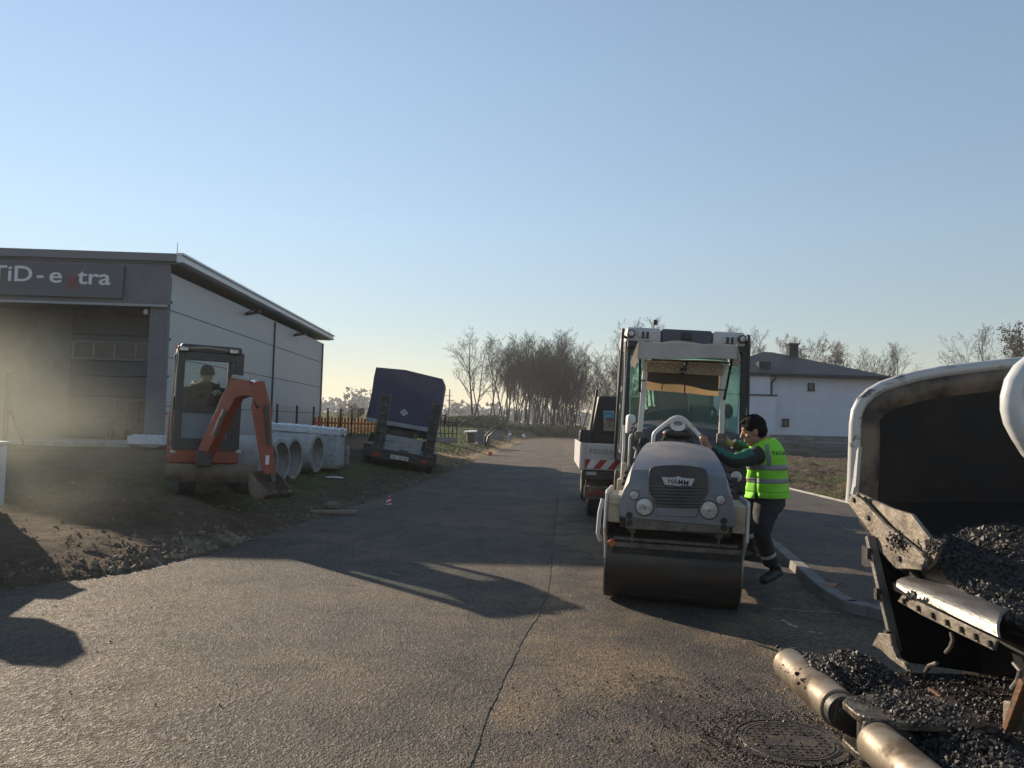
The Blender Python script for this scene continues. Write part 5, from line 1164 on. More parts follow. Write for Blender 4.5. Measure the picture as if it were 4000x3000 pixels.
c = h2(2875, 1965); b = MB(); b.box((c.x, HY + .1, c.z), (.36, .3, .26)); b.box((c.x + .06, HY - .07, c.z + .05), (.04, .03, .12)); b.build("lower_frame", M['dirty_steel'], ld, bevel=.01)
b = MB(); b.box(((hl0 + hr0) / 2, HY + 1.3, .75), (1.2, 3.0, .4)); b.build("chassis", M['black_steel'], ld)
c = q(2462, 1660, -.9); b = MB(); b.box((c.x, -.9, c.z - .02), (.12, .3, .34)); b.build("side_shield", M['offwhite'], ld, bevel=.04)
b = MB()
for k in range(3): b.box((c.x + .02 * k, -1.056, c.z - .1 + k * .06), (.06, .004, .022), (0, R(-35), 0))
b.build("stripe_sticker", M['red_lens'], ld)
for sx in (-1, 1):
    for y in (-.6, 1.7):
        b = MB(); cx = (hl0 + hr0) / 2 + sx * .62; b.cyl((cx - .17, y, .55), (cx + .17, y, .55), .55, n=32); wh = b.build("wheel", M['rubber'], ld, bevel=.05)
        b = MB(); b.cyl((cx - .18, y, .55), (cx + .18, y, .55), .27, n=20); b.build("hub", M['cream'], wh)
# ------------------------------------------------------------------ dropside pickup
pk = thing("dropside_pickup", "white dropside pickup seen from behind with red and white striped tailgate left of the roller", "pickup truck", (2.02, 12.6, 0), (0, R(.8), R(-3)))
q = lambda px, py, y=0.0: onp(pk, px, py, y)
tg = [q(2266, 1730), q(2266, 1834)]; W = 1.80; xL = tg[0].x; xR = xL + W; xc = (xL + xR) / 2; zt, zb = tg[0].z, tg[1].z
b = MB(); b.box((xc, .02, (zt + zb) / 2), (W, .035, zt - zb)); tgate = b.build("tailgate", M['cab_white'], pk, bevel=.008)
for x in (xL + .05, xR - .05):
    b = MB(); b.box((x, -.005, (zt + zb) / 2), (.07, .03, zt - zb + .01)); b.build("tailgate_post", M['cab_white'], tgate, bevel=.006)
for x in (xL + .02, xR - .02):
    b = MB(); b.box((x, 1.5, (zt + zb) / 2), (.03, 2.9, zt - zb)); b.build("side_board", M['cab_white'], pk, bevel=.006)
b = MB(); b.box((xc, 1.5, zb + .02), (W - .06, 2.9, .05)); b.build("load_bed", M['dirty_steel'], pk)
text_obj("PEUGEOT", "tailgate_lettering", mat('embossed_letter', (.25, .25, .26), .5), tgate, (q(2302, 1770).x, -.001, q(2302, 1770).z), (1, 0, 0), (0, 0, 1), .105, .004, .004, 'LEFT', 1.32)
a_, c_ = q(2283, 1793), q(2283, 1829)
b = MB(); b.box((xL + .52, -.004, (a_.z + c_.z) / 2), (.86, .012, a_.z - c_.z)); sb_ = b.build("warning_board", M['white_paint'], tgate)
hgt = a_.z - c_.z
b = MB(); x0 = a_.x + .01
b.prism([(x0, c_.z), (x0, a_.z), (x0 + .10, a_.z), (x0 + .02, c_.z)], (0, -.0125, 0), (1, 0, 0), (0, 0, 1), (0, .002, 0))
for k in range(3): s0 = x0 + .13 + k * .235; b.prism([(s0, c_.z), (s0 + .12, a_.z), (s0 + .235, a_.z), (s0 + .115, c_.z)], (0, -.0125, 0), (1, 0, 0), (0, 0, 1), (0, .002, 0))
b.build("red_stripe", mat('retro_red', (.34, .02, .025), .5), sb_)
cz0, cz1 = q(2320, 1735, 3.0).z, q(2330, 1530, 3.0).z
cl = [q(2300, 1730, 2.95), q(2332, 1522, 2.95), q(2338, 1545, 2.95)]
b = MB(); xa, xt = cl[0].x, cl[2].x; xw = 2 * xc - xa
b.prism([(xa, zb), (xa, cz0), (xt, cl[2].z), (2 * xc - xt, cl[2].z), (xw, cz0), (xw, zb)], (0, 2.95, 0), (1, 0, 0), (0, 0, 1), (0, 1.6, 0)); cb_ = b.build("cab", M['black'], pk, bevel=.05, seg=3)
b = MB(); b.bar(cl[0] + V((0, -.05, 0)), cl[1] + V((0, -.05, 0)), .05, .06, (0, 1, 0)); b.build("cab_guard", M['black'], pk, bevel=.01)
wq = [q(2354, 1596, 2.9), q(2402, 1596, 2.9), q(2402, 1688, 2.9), q(2354, 1688, 2.9)]
b = MB(); b.prism([(wq[0].x, wq[0].z), (wq[1].x + .22, wq[1].z), (wq[2].x + .22, wq[2].z), (wq[3].x, wq[3].z)], (0, 2.86, 0), (1, 0, 0), (0, 0, 1), (0, .02, 0)); rw = b.build("rear_window", M['black'], cb_, bevel=.02)
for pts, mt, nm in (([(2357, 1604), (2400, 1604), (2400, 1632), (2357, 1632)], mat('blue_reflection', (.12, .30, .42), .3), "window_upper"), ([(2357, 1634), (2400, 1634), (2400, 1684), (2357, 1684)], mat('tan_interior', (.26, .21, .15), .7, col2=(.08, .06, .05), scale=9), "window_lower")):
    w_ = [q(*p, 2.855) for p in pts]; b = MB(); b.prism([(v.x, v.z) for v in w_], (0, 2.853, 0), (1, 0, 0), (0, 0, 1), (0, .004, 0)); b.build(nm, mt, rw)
b = MB(); c = q(2377, 1627, 2.85); b.tube([(c.x + .09 * math.cos(k * .5236), 2.848, c.z + .07 * math.sin(k * .5236)) for k in range(7)], .008, 6); b.build("steering_wheel", M['black'], rw)
mq = [q(2264, 1690, 2.7), q(2306, 1738, 2.7)]
b = MB(); b.box(((mq[0].x + mq[1].x) / 2, 2.7, (mq[0].z + mq[1].z) / 2), (mq[1].x - mq[0].x, .10, .36)); mr_ = b.build("door_mirror", M['black'], pk, bevel=.045, seg=3)
b = MB(); b.tube([(mq[0].x - .01, 2.66, mq[0].z + .03), (mq[0].x - .02, 2.66, (mq[0].z + mq[1].z) / 2), (mq[0].x - .01, 2.66, mq[1].z - .05)], .012, 6); b.build("mirror_edge", M['chrome'], mr_)
a_, c_ = q(2270, 1838, -.02), q(2270, 1872, -.02)
b = MB(); b.box((xc, .1, (a_.z + c_.z) / 2), (W - .08, .3, a_.z - c_.z)); b.build("rear_sill", M['black_steel'], pk, bevel=.01)
c = q(2305, 1849, -.06); b = MB(); b.box((c.x + .02, -.06, c.z), (.16, .012, .055)); b.build("sill_label", mat('pale_label', (.35, .37, .40), .5), pk)
b = MB(); b.box((xc, .25, q(2300, 1888).z), (W - .25, .12, .10)); b.box((xc, .9, zb - .16), (.7, 3.2, .16)); b.build("chassis", M['black_steel'], pk)
a_, c_ = q(2282, 1898, .0), q(2282, 1948, .0)
for sx, nm in ((0, "lamp_board"), (1, "lamp_board")):
    x0 = a_.x if sx == 0 else 2 * xc - a_.x - .52
    b = MB(); b.box((x0 + .26, .02, (a_.z + c_.z) / 2), (.52, .06, a_.z - c_.z)); lb_ = b.build(nm, M['dirty_steel'], pk, bevel=.008)
    b = MB(); b.box((x0 + .21, -.02, (a_.z + c_.z) / 2), (.34, .03, .115)); b.build("tail_lamp", mat('dull_red_lens', (.16, .03, .022), .3, col2=(.22, .10, .08), scale=10, thr=(.55, .62)), lb_, bevel=.02)
wx = q(2300, 2040, .9).x
for x in (wx + .06, 2 * xc - wx - .06):
    for y in (.85, 3.7):
        b = MB(); b.cyl((x - .11, y, .33), (x + .11, y, .33), .335, n=32); wh = b.build("wheel", M['rubber'], pk, bevel=.035, seg=3)
        b = MB(); b.cyl((x - .115, y, .33), (x + .115, y, .33), .18, n=20); b.build("hub", M['dirty_steel'], wh)
b = MB(); b.cyl((wx + .2, .85, .36), (2 * xc - wx - .2, .85, .36), .06, n=12); b.ball((xc - .25, .85, .36), .16, 14, 8); b.box((wx + .35, .7, .52), (.12, .2, .2)); b.build("rear_axle", M['black_steel'], pk)
# ------------------------------------------------------------------ asphalt paver (front of its hopper)
def PX_(px, py, X):                       # point on the plane x = X
    d = ray(px, py); t = X / d.x; return V((X, d.y * t, CAM_Z + d.z * t))
PO = V((2.6, 3.4, 0)); pv_ = thing("asphalt_paver", "white asphalt paver with a raised hopper wing, bitumen-stained inside, at the right edge", "paver", PO)
def pb(b, nm, m, par=pv_, **k): return b.build(nm, m if not isinstance(m, str) else M[m], par, off=PO if par is pv_ else PO, **k)
M['bitumen'] = mat('bitumen_stained_steel', (.006, .005, .0045), .6, spec=.25, col2=(.028, .017, .010), scale=2.2, thr=(.45, .8), bump=.25, bscale=14, detail=6)
M['pav_white'] = mat('paver_white', (.50, .52, .53), .25, col2=(.20, .17, .13), scale=5, thr=(.58, .74), coat=.4)
M['rim_white'] = mat('rim_white', (.42, .42, .41), .35, col2=(.07, .055, .042), scale=6, thr=(.55, .66), coat=.3, stretch=(1, 3, 2))
M['flap_steel'] = mat('flap_steel', (.20, .175, .14), .5, metal=.35, col2=(.07, .06, .05), scale=9, thr=(.45, .7), bump=.35, bscale=40)
M['shiny'] = mat('rubbed_steel', (.17, .165, .155), .42, metal=.5, col2=(.08, .072, .062), scale=7, thr=(.45, .75), bump=.18, bscale=35, stretch=(2, .6, 2))
M['rust'] = mat('rusty_steel', (.12, .05, .018), .75, col2=(.04, .025, .015), scale=12, thr=(.42, .62), bump=.3)
M['push'] = mat('push_roller_steel', (.20, .17, .13), .45, metal=.5, col2=(.06, .042, .026), scale=4, thr=(.42, .60), bump=.05, bscale=40, rough2=.75)
WY = 4.85
def wp(px, py, Y=WY): return P(px, py, Y)
rim = [(3326, 1965), (3333, 1880), (3337, 1760), (3340, 1660), (3347, 1608), (3366, 1570), (3400, 1537), (3445, 1511), (3500, 1492), (3580, 1470), (3680, 1452), (3800, 1437), (3900, 1426), (4000, 1415), (4150, 1400), (4600, 1385), (5400, 1380)]
rp_ = [wp(*p) for p in rim]
low = [(5400, 2150), (4300, 2250), (3800, 2200), (3660, 2150), (3545, 2050), (3440, 1990)]
inner = [(px + 6, py + (8 if px < 3345 else 4)) for px, py in rim[:12]] + [(3905, 1436), (3915, 1462), (3925, 1480), (4080, 1470), (4095, 1450), (4105, 1416)] + rim[14:]
out = [wp(*p) for p in inner] + [wp(*p) for p in low]
# wing plate: leans outward a little toward its top and is dished near the rim
b = MB(); n = len(out); cen = V((0, 0, 0))
b.prism([(p.x, p.z) for p in out], (0, WY, 0), (1, 0, 0), (0, 0, 1), (0, .035, 0)); wing = pb(b, "hopper_wing", 'bitumen')
b = MB(); b.tube(rp_, .037, 14); pb(b, "wing_rim", 'rim_white', wing)
b = MB(); g = []
for i, p in enumerate(rp_[:-1]):          # inward curl under the rim
    t = (rp_[i + 1] - p).normalized(); nr = V((t.z, 0, -t.x)); nr = nr if i > 0 else nr
    g.append([p + V((0, -.02 - .10 * math.sin(u * 1.57), 0)) + nr * (.20 * u) if False else p + V((0, -.03 * math.sin(u * 3.14), 0)) + nr * (.16 * u) for u in (0, .25, .5, .75, 1)])
b.plate(g, (0, .01, 0)); pb(b, "wing_curl", mat('tarry_white', (.15, .11, .07), .5, col2=(.016, .011, .008), scale=4, thr=(.36, .60), bump=.2), wing, smooth=True)
# far end: bolted lower flap running down to the middle
XF = 2.10
def fl(pts, X, d): 
    b = MB(); v = [PX_(*p, X) for p in pts]; b.prism([(q.y, q.z) for q in v], (X, 0, 0), (0, 1, 0), (0, 0, 1), (d, 0, 0)); return b
b = fl([(3308, 1962), (3322, 1935), (3340, 1925), (3455, 2050), (3592, 2160), (3612, 2190), (3600, 2228), (3555, 2224), (3500, 2222), (3440, 2160), (3395, 2075)], XF, .025); fp1 = pb(b, "front_flap", 'flap_steel', bevel=.004, seg=1)
b = fl([(3342, 1922), (3480, 1985), (3560, 2010), (3666, 2146), (3640, 2205), (3612, 2225), (3590, 2158), (3455, 2048)], XF + .05, .02); pb(b, "inner_flap", mat('inner_flap', (.26, .23, .18), .5, metal=.3, col2=(.10, .085, .07), scale=8, bump=.3, bscale=30), fp1)
for p in ((3329, 1952), (3385, 2022), (3506, 2182), (3595, 2215)):
    q = PX_(*p, XF - .012); b = MB(); b.cyl(q, q + V((.03, 0, 0)), .016, n=6); pb(b, "bolt", 'black_steel', fp1)
b = fl([(3336, 1905), (3342, 1900), (3354, 1745), (3346, 1760), (3330, 1880), (3322, 1930), (3330, 1932)], XF - .03, .02); pb(b, "torn_lip", 'rim_white', fp1)
# hopper trough: sloping floor and the heap inside
b = MB(); b.hexa([V((2.55, 2.35, .10)), V((4.8, 2.35, .10)), V((4.8, 4.3, .10)), V((2.55, 4.3, .10))], [V((2.55, 2.35, .70)), V((4.8, 2.35, .75)), V((4.8, 4.45, .75)), V((2.55, 4.45, .70))]); b.hexa([V((2.16, 2.45, .72)), V((2.6, 2.45, .72)), V((2.6, 4.42, .72)), V((2.16, 4.42, .72))], [V((2.16, 2.45, .76)), V((2.6, 2.45, .76)), V((2.6, 4.45, .76)), V((2.16, 4.45, .76))]); b.hexa([V((2.10, 4.18, .38)), V((4.6, 4.18, .08)), V((4.6, 4.22, .08)), V((2.10, 4.22, .38))], [V((2.10, 4.50, .96)), V((4.6, 4.50, .96)), V((4.6, 4.54, .96)), V((2.10, 4.54, .96))]); pb(b, "hopper_body", mat('body_shade_black', (.0045, .004, .004), .7, spec=.15))  # near-black sheets stand in for the shaded space under the hopper
b = MB(); b.hexa([V((2.18, 4.05, .74)), V((4.8, 4.05, .75)), V((4.8, 4.9, 1.10)), V((2.18, 4.82, 1.04))], [V((2.18, 4.10, .84)), V((4.8, 4.15, .88)), V((4.8, 4.9, 1.25)), V((2.18, 4.83, 1.15))]); pb(b, "trough_side", 'bitumen')
a_ = [PX_(*p, 2.07) for p in ((3398, 2095), (3503, 2545))]; b = MB(); b.bar(a_[0], a_[1], .035, .05, (1, 0, 0)); vb = pb(b, "end_bar", 'dirty_steel', bevel=.006)
for t_ in (.16, .52, .88):
    q = a_[0].lerp(a_[1], t_) - V((.03, 0, 0)); b = MB(); b.box(q, (.03, .035, .06)); pb(b, "hinge_knuckle", 'black_steel', vb)
b = fl([(3430, 2472), (3475, 2478), (3482, 2520), (3500, 2570), (3530, 2590), (3545, 2625), (3470, 2570), (3440, 2540), (3405, 2520), (3415, 2500)], 2.0, .03); pb(b, "end_bracket", 'flap_steel', bevel=.004, seg=1)
b = fl([(3917, 2735), (3965, 2750), (3985, 2790), (3965, 2855), (3915, 2830)], 1.88, .03); pb(b, "end_bracket", 'flap_steel', bevel=.004, seg=1)
a_ = [PX_(*p, 1.86) for p in ((4010, 2660), (3940, 2850))]; b = MB(); b.bar(a_[0], a_[1], .03, .04, (1, 0, 0)); pb(b, "end_bar", 'rust', bevel=.005)
# rubbed front apron with its bolted strip
b = MB(); top = [(3572, 2250), (3640, 2268), (3700, 2287), (3770, 2312), (3850, 2345), (3932, 2378)]; mid = [(3530, 2280), (3600, 2303), (3670, 2330), (3750, 2365), (3840, 2405), (3925, 2440)]; bot = [(3502, 2292), (3545, 2322), (3640, 2362), (3730, 2408), (3820, 2452), (3898, 2488)]
g = [[PX_(*p, 2.20) for p in top], [PX_(*p, 2.085) for p in mid], [PX_(*p, 2.02) for p in bot]]
gg = []
for j in range(9):
    u = j / 4; i0 = min(int(u), 1); f = u - i0; gg.append([g[i0][k].lerp(g[i0 + 1][k], f) + V((-.028 * math.sin(3.1416 * j / 8), 0, .022 * math.sin(3.1416 * j / 8))) for k in range(6)])
b.plate(gg, (.012, 0, -.006)); ap = pb(b, "front_apron", 'shiny', smooth=True)
b = fl([(3504, 2348), (3524, 2322), (3640, 2378), (3760, 2436), (3894, 2502), (3880, 2542), (3740, 2474), (3600, 2404)], 1.99, .015); st = pb(b, "apron_strip", 'flap_steel', bevel=.003, seg=1)
for k in range(7):
    px = 3528 + k * 56; py = 2348 + k * 27.5; q = PX_(px, py, 1.983); b = MB(); b.bar(q + V((0, 0, .012)), q - V((0, .006, .014)), .012, .012, (1, 0, 0)); pb(b, "strip_bolt", 'black', st)
# push beam, rollers and pivot
b = MB(); b.box((2.10, 3.08, .36), (1.14, 1.75, .06)); b.box((3.3, 3.2, .16), (2.4, 2.0, .05)); b.box((1.58, 3.08, .33), (.10, 1.72, .10)); pb(b, "push_beam", mat('beam_black', (.007, .006, .005), .65, spec=.2, col2=(.022, .014, .009), scale=6, bump=.3), bevel=.008)  # low wide black plate stands in for the dark gap under the hopper
for (y0, y1, X) in ((3.27, 3.86, 1.405), (2.33, 2.93, 1.40)):
    b = MB(); b.cyl((X, y0, .44), (X, y1, .44), .080, n=40); pr_ = pb(b, "push_roller", 'push', bevel=.008)
    b = MB(); b.cyl((X, y0 - .05, .44), (X, y0 - .002, .44), .07, n=24); b.cyl((X, y0 - .06, .44), (X, y1 + .05, .44), .03, n=12); pb(b, "roller_axle", 'black_steel', pr_)
    for yy in (y0 - .055, y1 + .035):
        b = MB(); b.prism([(X - .05, .40), (X - .03, .50), (X + .05, .51), (X + .24, .42), (X + .24, .33), (X, .36)], (0, yy, 0), (1, 0, 0), (0, 0, 1), (0, .022, 0)); pb(b, "roller_lug", 'black_steel', pr_, bevel=.004, seg=1)
for z in (.485, .34):
    b = MB(); b.prism([(1.36, 3.02), (1.40, 2.96), (1.50, 2.93), (1.85, 2.93), (1.85, 3.24), (1.50, 3.24), (1.40, 3.20), (1.36, 3.14)], (0, 0, z), (1, 0, 0), (0, 1, 0), (0, 0, .032)); pb(b, "pivot_plate", mat('pivot_steel', (.12, .10, .08), .42, metal=.5, col2=(.03, .026, .022), scale=11, thr=(.42, .6), bump=.35), bevel=.006)
b = MB(); b.cyl((1.43, 3.08, .30), (1.43, 3.08, .515), .036, n=20); pb(b, "pivot_pin", 'black_steel')
for pts, X in ((((3630, 2705), (3760, 2800), (3890, 2902)), 1.90),):
    b = MB(); q = [PX_(*p, X) for p in pts]; b.bar(q[0], q[2], .02, .05); b.bar(q[0] + V((.05, 0, -.02)), q[2] + V((.05, 0, -.02)), .10, .012); pb(b, "angle_iron", 'rust', bevel=.003, seg=1)
b = MB(); q = [PX_(*p, 1.72) for p in ((3520, 2780), (3740, 3000))]; b.bar(q[0], q[1], .02, .03); pb(b, "edge_iron", 'rust', bevel=.003, seg=1)
for pts in ([(3715, 2470), (3722, 2500), (3712, 2530), (3695, 2550)], [(3610, 2680), (3612, 2630), (3630, 2600), (3660, 2590)], [(3960, 2590), (3985, 2620), (3975, 2660), (3952, 2690)]):
    b = MB(); b.tube([PX_(*p, 2.09) for p in pts], .010, 7); pb(b, "hose_loop", 'dirty_steel')
# near wing, of which only the rounded front corner reaches into the picture
nw = [(4400, 1330), (4150, 1385), (4040, 1415), (3998, 1450), (3968, 1496), (3954, 1552), (3954, 1600), (3965, 1645), (3992, 1695), (4030, 1755), (4120, 1850), (4500, 2150), (5600, 2300), (5600, 1280)]
b = MB(); v = [P(*p, 2.32) for p in nw]; b.prism([(q.x, q.z) for q in v], (0, 2.30, 0), (1, 0, 0), (0, 0, 1), (0, .05, 0)); nwg = pb(b, "hopper_wing", 'pav_white', bevel=.02, seg=3)
b = MB(); b.tube([P(*p, 2.325) for p in nw[:12]], .032, 12); pb(b, "wing_rim", 'pav_white', nwg)
# machine body behind the hopper, out of the picture to the right
b = MB(); b.box((5.9, 3.6, 1.05), (2.2, 2.5, 1.5)); b.box((6.1, 3.6, 1.9), (1.4, 2.2, .3)); pb(b, "engine_body", 'pav_white', bevel=.06)
for y in (2.6, 4.6):
    b = MB(); b.box((5.0, y, .32), (3.6, .32, .62)); pb(b, "crawler_track", 'black', bevel=.15, seg=4)
# ------------------------------------------------------------------ hot asphalt mix in the hopper and on the push beam
M['mix'] = mat('hot_asphalt_mix', (.012, .0115, .011), .55, spec=.38, col2=(.022, .02, .019), scale=60)
rnd = random.Random(5)
def mixh(x, y): return .80 + .22 * math.exp(-((x - 2.75) / .55) ** 2 - ((y - 4.15) / .55) ** 2) + .06 * fbm(x, y, 1.8) + .10 * sst(3.6, 4.7, y)
b = MB(); g = [[V((2.2 + i * .06, 2.6 + j * .06, mixh(2.2 + i * .06, 2.6 + j * .06) + .012 * noise.noise(V((i * .9, j * .9, 0))))) for i in range(34)] for j in range(38)]
b.plate(g, (0, 0, -.12))
def bump_h(x, y): return .40 + .17 * math.exp(-((x - 1.62) / .19) ** 2 - ((y - 3.62) / .25) ** 2) + .13 * math.exp(-((x - 1.72) / .17) ** 2 - ((y - 3.1) / .26) ** 2) + .08 * math.exp(-((x - 1.75) / .16) ** 2 - ((y - 2.65) / .25) ** 2) + .02 * fbm(x, y, 5)
g = [[V((1.52 + i * .03, 2.3 + j * .04, bump_h(1.52 + i * .03, 2.3 + j * .04) - .012)) for i in range(17)] for j in range(40)]
b.plate(g, (0, 0, -.04))
for k in range(15000):
    x, y = 2.2 + 1.6 * rnd.random() ** 1.5, 3.0 + 1.75 * rnd.random(); clod(b, (x, y, mixh(x, y) + .004), .004 + .018 * rnd.random() ** 4, rnd)
for k in range(11000):
    x, y = 1.5 + .52 * rnd.random(), 2.3 + 1.62 * rnd.random(); h_ = bump_h(x, y)
    if rnd.random() < .85 + 6 * max(0, h_ - .42): clod(b, (x, y, h_ + .002), .0035 + .014 * rnd.random() ** 4, rnd)
for k in range(3800):
    x, y = 2.0 + .55 * rnd.random(), 2.3 + 1.62 * rnd.random(); clod(b, (x, y, .394), .004 + .009 * rnd.random() ** 2, rnd)
for k in range(1300):
    x, y = rnd.gauss(1.49, .06), rnd.gauss(3.58, .14); clod(b, (x, y, max(.40, bump_h(x, y)) + .01 + (.055 if x < 1.47 else 0)), .005 + .010 * rnd.random() ** 2, rnd)
for k in range(520):
    x, y = rnd.gauss(1.64, .10), rnd.gauss(3.08, .10); clod(b, (x, y, max(.52, bump_h(x, y)) + .004), .005 + .009 * rnd.random() ** 2, rnd)
for k in range(160):
    u = rnd.random(); q = PX_(3610 + 90 * u, 2110 + 110 * rnd.random() ** 2 * (1 - u), 2.09); clod(b, q, .005 + .012 * rnd.random() ** 2, rnd)
for k in range(45):
    q = PX_(rnd.gauss(3555, 9), rnd.gauss(2328, 8), 1.985); clod(b, q, .006 + .008 * rnd.random(), rnd)
for k in range(70):
    q = PX_(rnd.gauss(3500, 16), rnd.gauss(2115, 16), 2.085); clod(b, q, .006 + .009 * rnd.random(), rnd)
for k in range(2600):
    x, y = rnd.gauss(1.15, .45), 2.4 + 2.6 * rnd.random()
    clod(b, (x, y, .012), .003 + .007 * rnd.random() ** 3, rnd)
for k in range(1500):
    a_, r_ = rnd.random() * 6.283, .27 + abs(rnd.gauss(0, .12)); clod(b, (mh.x + r_ * math.cos(a_), mh.y + r_ * math.sin(a_), .012), .003 + .006 * rnd.random() ** 2, rnd)
for k in range(1400):
    clod(b, (-4 + 7 * rnd.random(), 2.4 + 6 * rnd.random(), .008), .002 + .007 * rnd.random() ** 4, rnd)
tag(b.build("asphalt_mix", M['mix']), "glossy black hot asphalt mix heaped in the hopper and spilled on the push beam", "asphalt", kind="stuff")
# ------------------------------------------------------------------ mini excavator
exz = .42
ex = thing("mini_excavator", "orange-red mini excavator with a dark cab digging beside the road", "excavator", (-4.62, 12.05, exz), (0, R(1.0), R(27)))
q = lambda px, py, y=-.60: onp(ex, px, py, y)
F_ = -.60
M['cab_dark'] = mat('dark_cab_paint', (.022, .026, .03), .45, col2=(.05, .05, .05), scale=5, thr=(.5, .75))
x0, x1 = q(690, 1550).x, q(938, 1550).x; zt, zb = q(810, 1372).z, q(810, 1752).z
DEP = 1.05
# cab frame: four posts, roof, sills
def bar_(a, b_, w_, d_=.06): 
    b = MB(); b.bar(a, b_, w_, d_, (0, 1, 0)); return b
for x, w_ in ((x0 + .035, .10), (x1 - .035, .12)):
    bar_(V((x, F_, zb)), V((x, F_, zt)), w_, .07).build("cab_pillar", M['cab_dark'], ex, bevel=.012)
    bar_(V((x, F_ + DEP, zb)), V((x, F_ + DEP, zt)), .09, .09).build("cab_pillar", M['cab_dark'], ex, bevel=.012)
b = MB(); b.box(((x0 + x1) / 2, F_ + DEP / 2, zt + .03), (x1 - x0, DEP + .1, .12), taper=(.96, .96)); b.build("cab_roof", M['cab_dark'], ex, bevel=.03, seg=3)
zw = q(800, 1410).z
b = MB(); b.box(((x0 + x1) / 2, F_, (zw + zt) / 2), (x1 - x0, .06, zt - zw)); b.build("window_header", M['cab_dark'], ex, bevel=.01)
b = MB(); b.tube([q(720, 1360, F_ - .04), q(810, 1360, F_ - .05), q(905, 1372, F_ - .04)], .02, 8); b.build("roof_lip", mat('tan_lip', (.22, .18, .14), .4), ex)
zm0, zm1 = q(800, 1592).z, q(800, 1612).z
b = MB(); b.box(((x0 + x1) / 2, F_, (zm0 + zm1) / 2), (x1 - x0, .05, zm0 - zm1 + .02)); b.build("window_bar", M['cab_dark'], ex)
for (a_, c_, nm) in (((715, 1412), (880, 1594), "front_window"), ((712, 1610), (902, 1714), "lower_window")):
    p0, p1 = q(*a_), q(*c_); b = MB(); b.box(((p0.x + p1.x) / 2, F_, (p0.z + p1.z) / 2), (p1.x - p0.x + .06, .008, p0.z - p1.z + .02)); b.build(nm, M['glass_clear'] if nm == "front_window" else glass('scuffed_pane', (.34, .42, .50), .35, .25), ex)
b = MB(); b.box((x1 - .09, F_, (zt + zb) / 2), (.13, .04, zt - zb)); b.build("front_panel", M['cab_dark'], ex)
z2 = q(800, 1716).z
b = MB(); b.box(((x0 + x1) / 2, F_, (z2 + zb) / 2 - .01), (x1 - x0, .06, z2 - zb + .04)); b.build("lower_sill", M['cab_dark'], ex, bevel=.01)
b = MB(); b.box((x0 + .02, F_ + DEP / 2, zb + .22), (.05, DEP, .5)); b.box((x1 - .02, F_ + DEP / 2, zb + .22), (.05, DEP, .5)); b.box(((x0 + x1) / 2, F_ + DEP, zb + .26), (x1 - x0, .05, .55)); b.box(((x0 + x1) / 2, F_ + DEP / 2, zb - .02), (x1 - x0, DEP, .05)); b.build("cab_shell", M['cab_dark'], ex)
for x in (x0 + .03, x1 - .03):
    b = MB(); b.box((x, F_ + DEP / 2, (zt + zb) / 2 + .25), (.008, DEP - .1, zt - zb - .5)); b.build("side_window", M['glass_clear'], ex)
b = MB(); b.tube([V((x0 - .03, F_ + .16, zb + .05)), V((x0 - .045, F_ + .13, zb + .5)), V((x0 - .04, F_ + .12, zt - .25)), V((x0 - .01, F_ + .15, zt - .03))], .016, 8); b.build("grab_rail", M['steel'], ex)
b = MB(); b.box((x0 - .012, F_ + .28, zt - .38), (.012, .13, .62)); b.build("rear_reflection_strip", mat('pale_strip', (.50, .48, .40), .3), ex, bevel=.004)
for (px, py) in ((718, 1362), (914, 1374)):
    c = q(px, py, F_ - .08); b = MB(); b.box((c.x, F_ - .06, c.z), (.155, .09, .085)); wl = b.build("work_light", M['black'], ex, bevel=.02)
    b = MB(); b.box((c.x, F_ - .108, c.z), (.12, .01, .055)); b.build("lens", M['lamp'], wl, bevel=.015)
c = q(687, 1353, F_ + .1); b = MB(); b.cyl((c.x, F_ + .1, c.z - .03), (c.x, F_ + .1, c.z + .03), .03, .025, 12); b.build("beacon", M['amber'], ex)
# slew body, tracks, blade
bz0, bz1 = q(800, 1752, F_ - .03).z, q(800, 1812, F_ - .03).z
b = MB(); g = []; xa, xb = x0 - .03, x1 + .03
b.prism([(xa, F_ - .02), (xb, F_ - .02), (xb, .55), (xb - .2, .85), (xa + .2, .85), (xa, .55)], (0, 0, bz1), (1, 0, 0), (0, 1, 0), (0, 0, bz0 - bz1)); b.build("slew_body", M['orange_red'], ex, bevel=.025, seg=2)
b = MB(); b.prism([(xa, .25), (xb, .25), (xb, .55), (xb - .2, .85), (xa + .2, .85), (xa, .55)], (0, 0, bz0), (1, 0, 0), (0, 1, 0), (0, 0, .55)); b.build("engine_cover", M['orange_red'], ex, bevel=.04, seg=2)
for px in (674, 931):
    c = q(px, 1765, F_ - .05); b = MB(); b.box((c.x, F_ - .03, c.z), (.075, .03, .045)); b.build("marker_lamp", M['lamp'], ex, bevel=.012)
c = q(819, 1779, F_ - .06); b = MB(); b.box((c.x, F_ - .05, c.z), (.10, .02, .05)); b.build("white_tag", M['white_paint'], ex, bevel=.008)
b = MB(); b.cyl((0, .05, .28), (0, .05, bz1), .30, n=24); b.box((0, .05, .22), (.5, .8, .18)); b.build("undercarriage", M['black_steel'], ex)
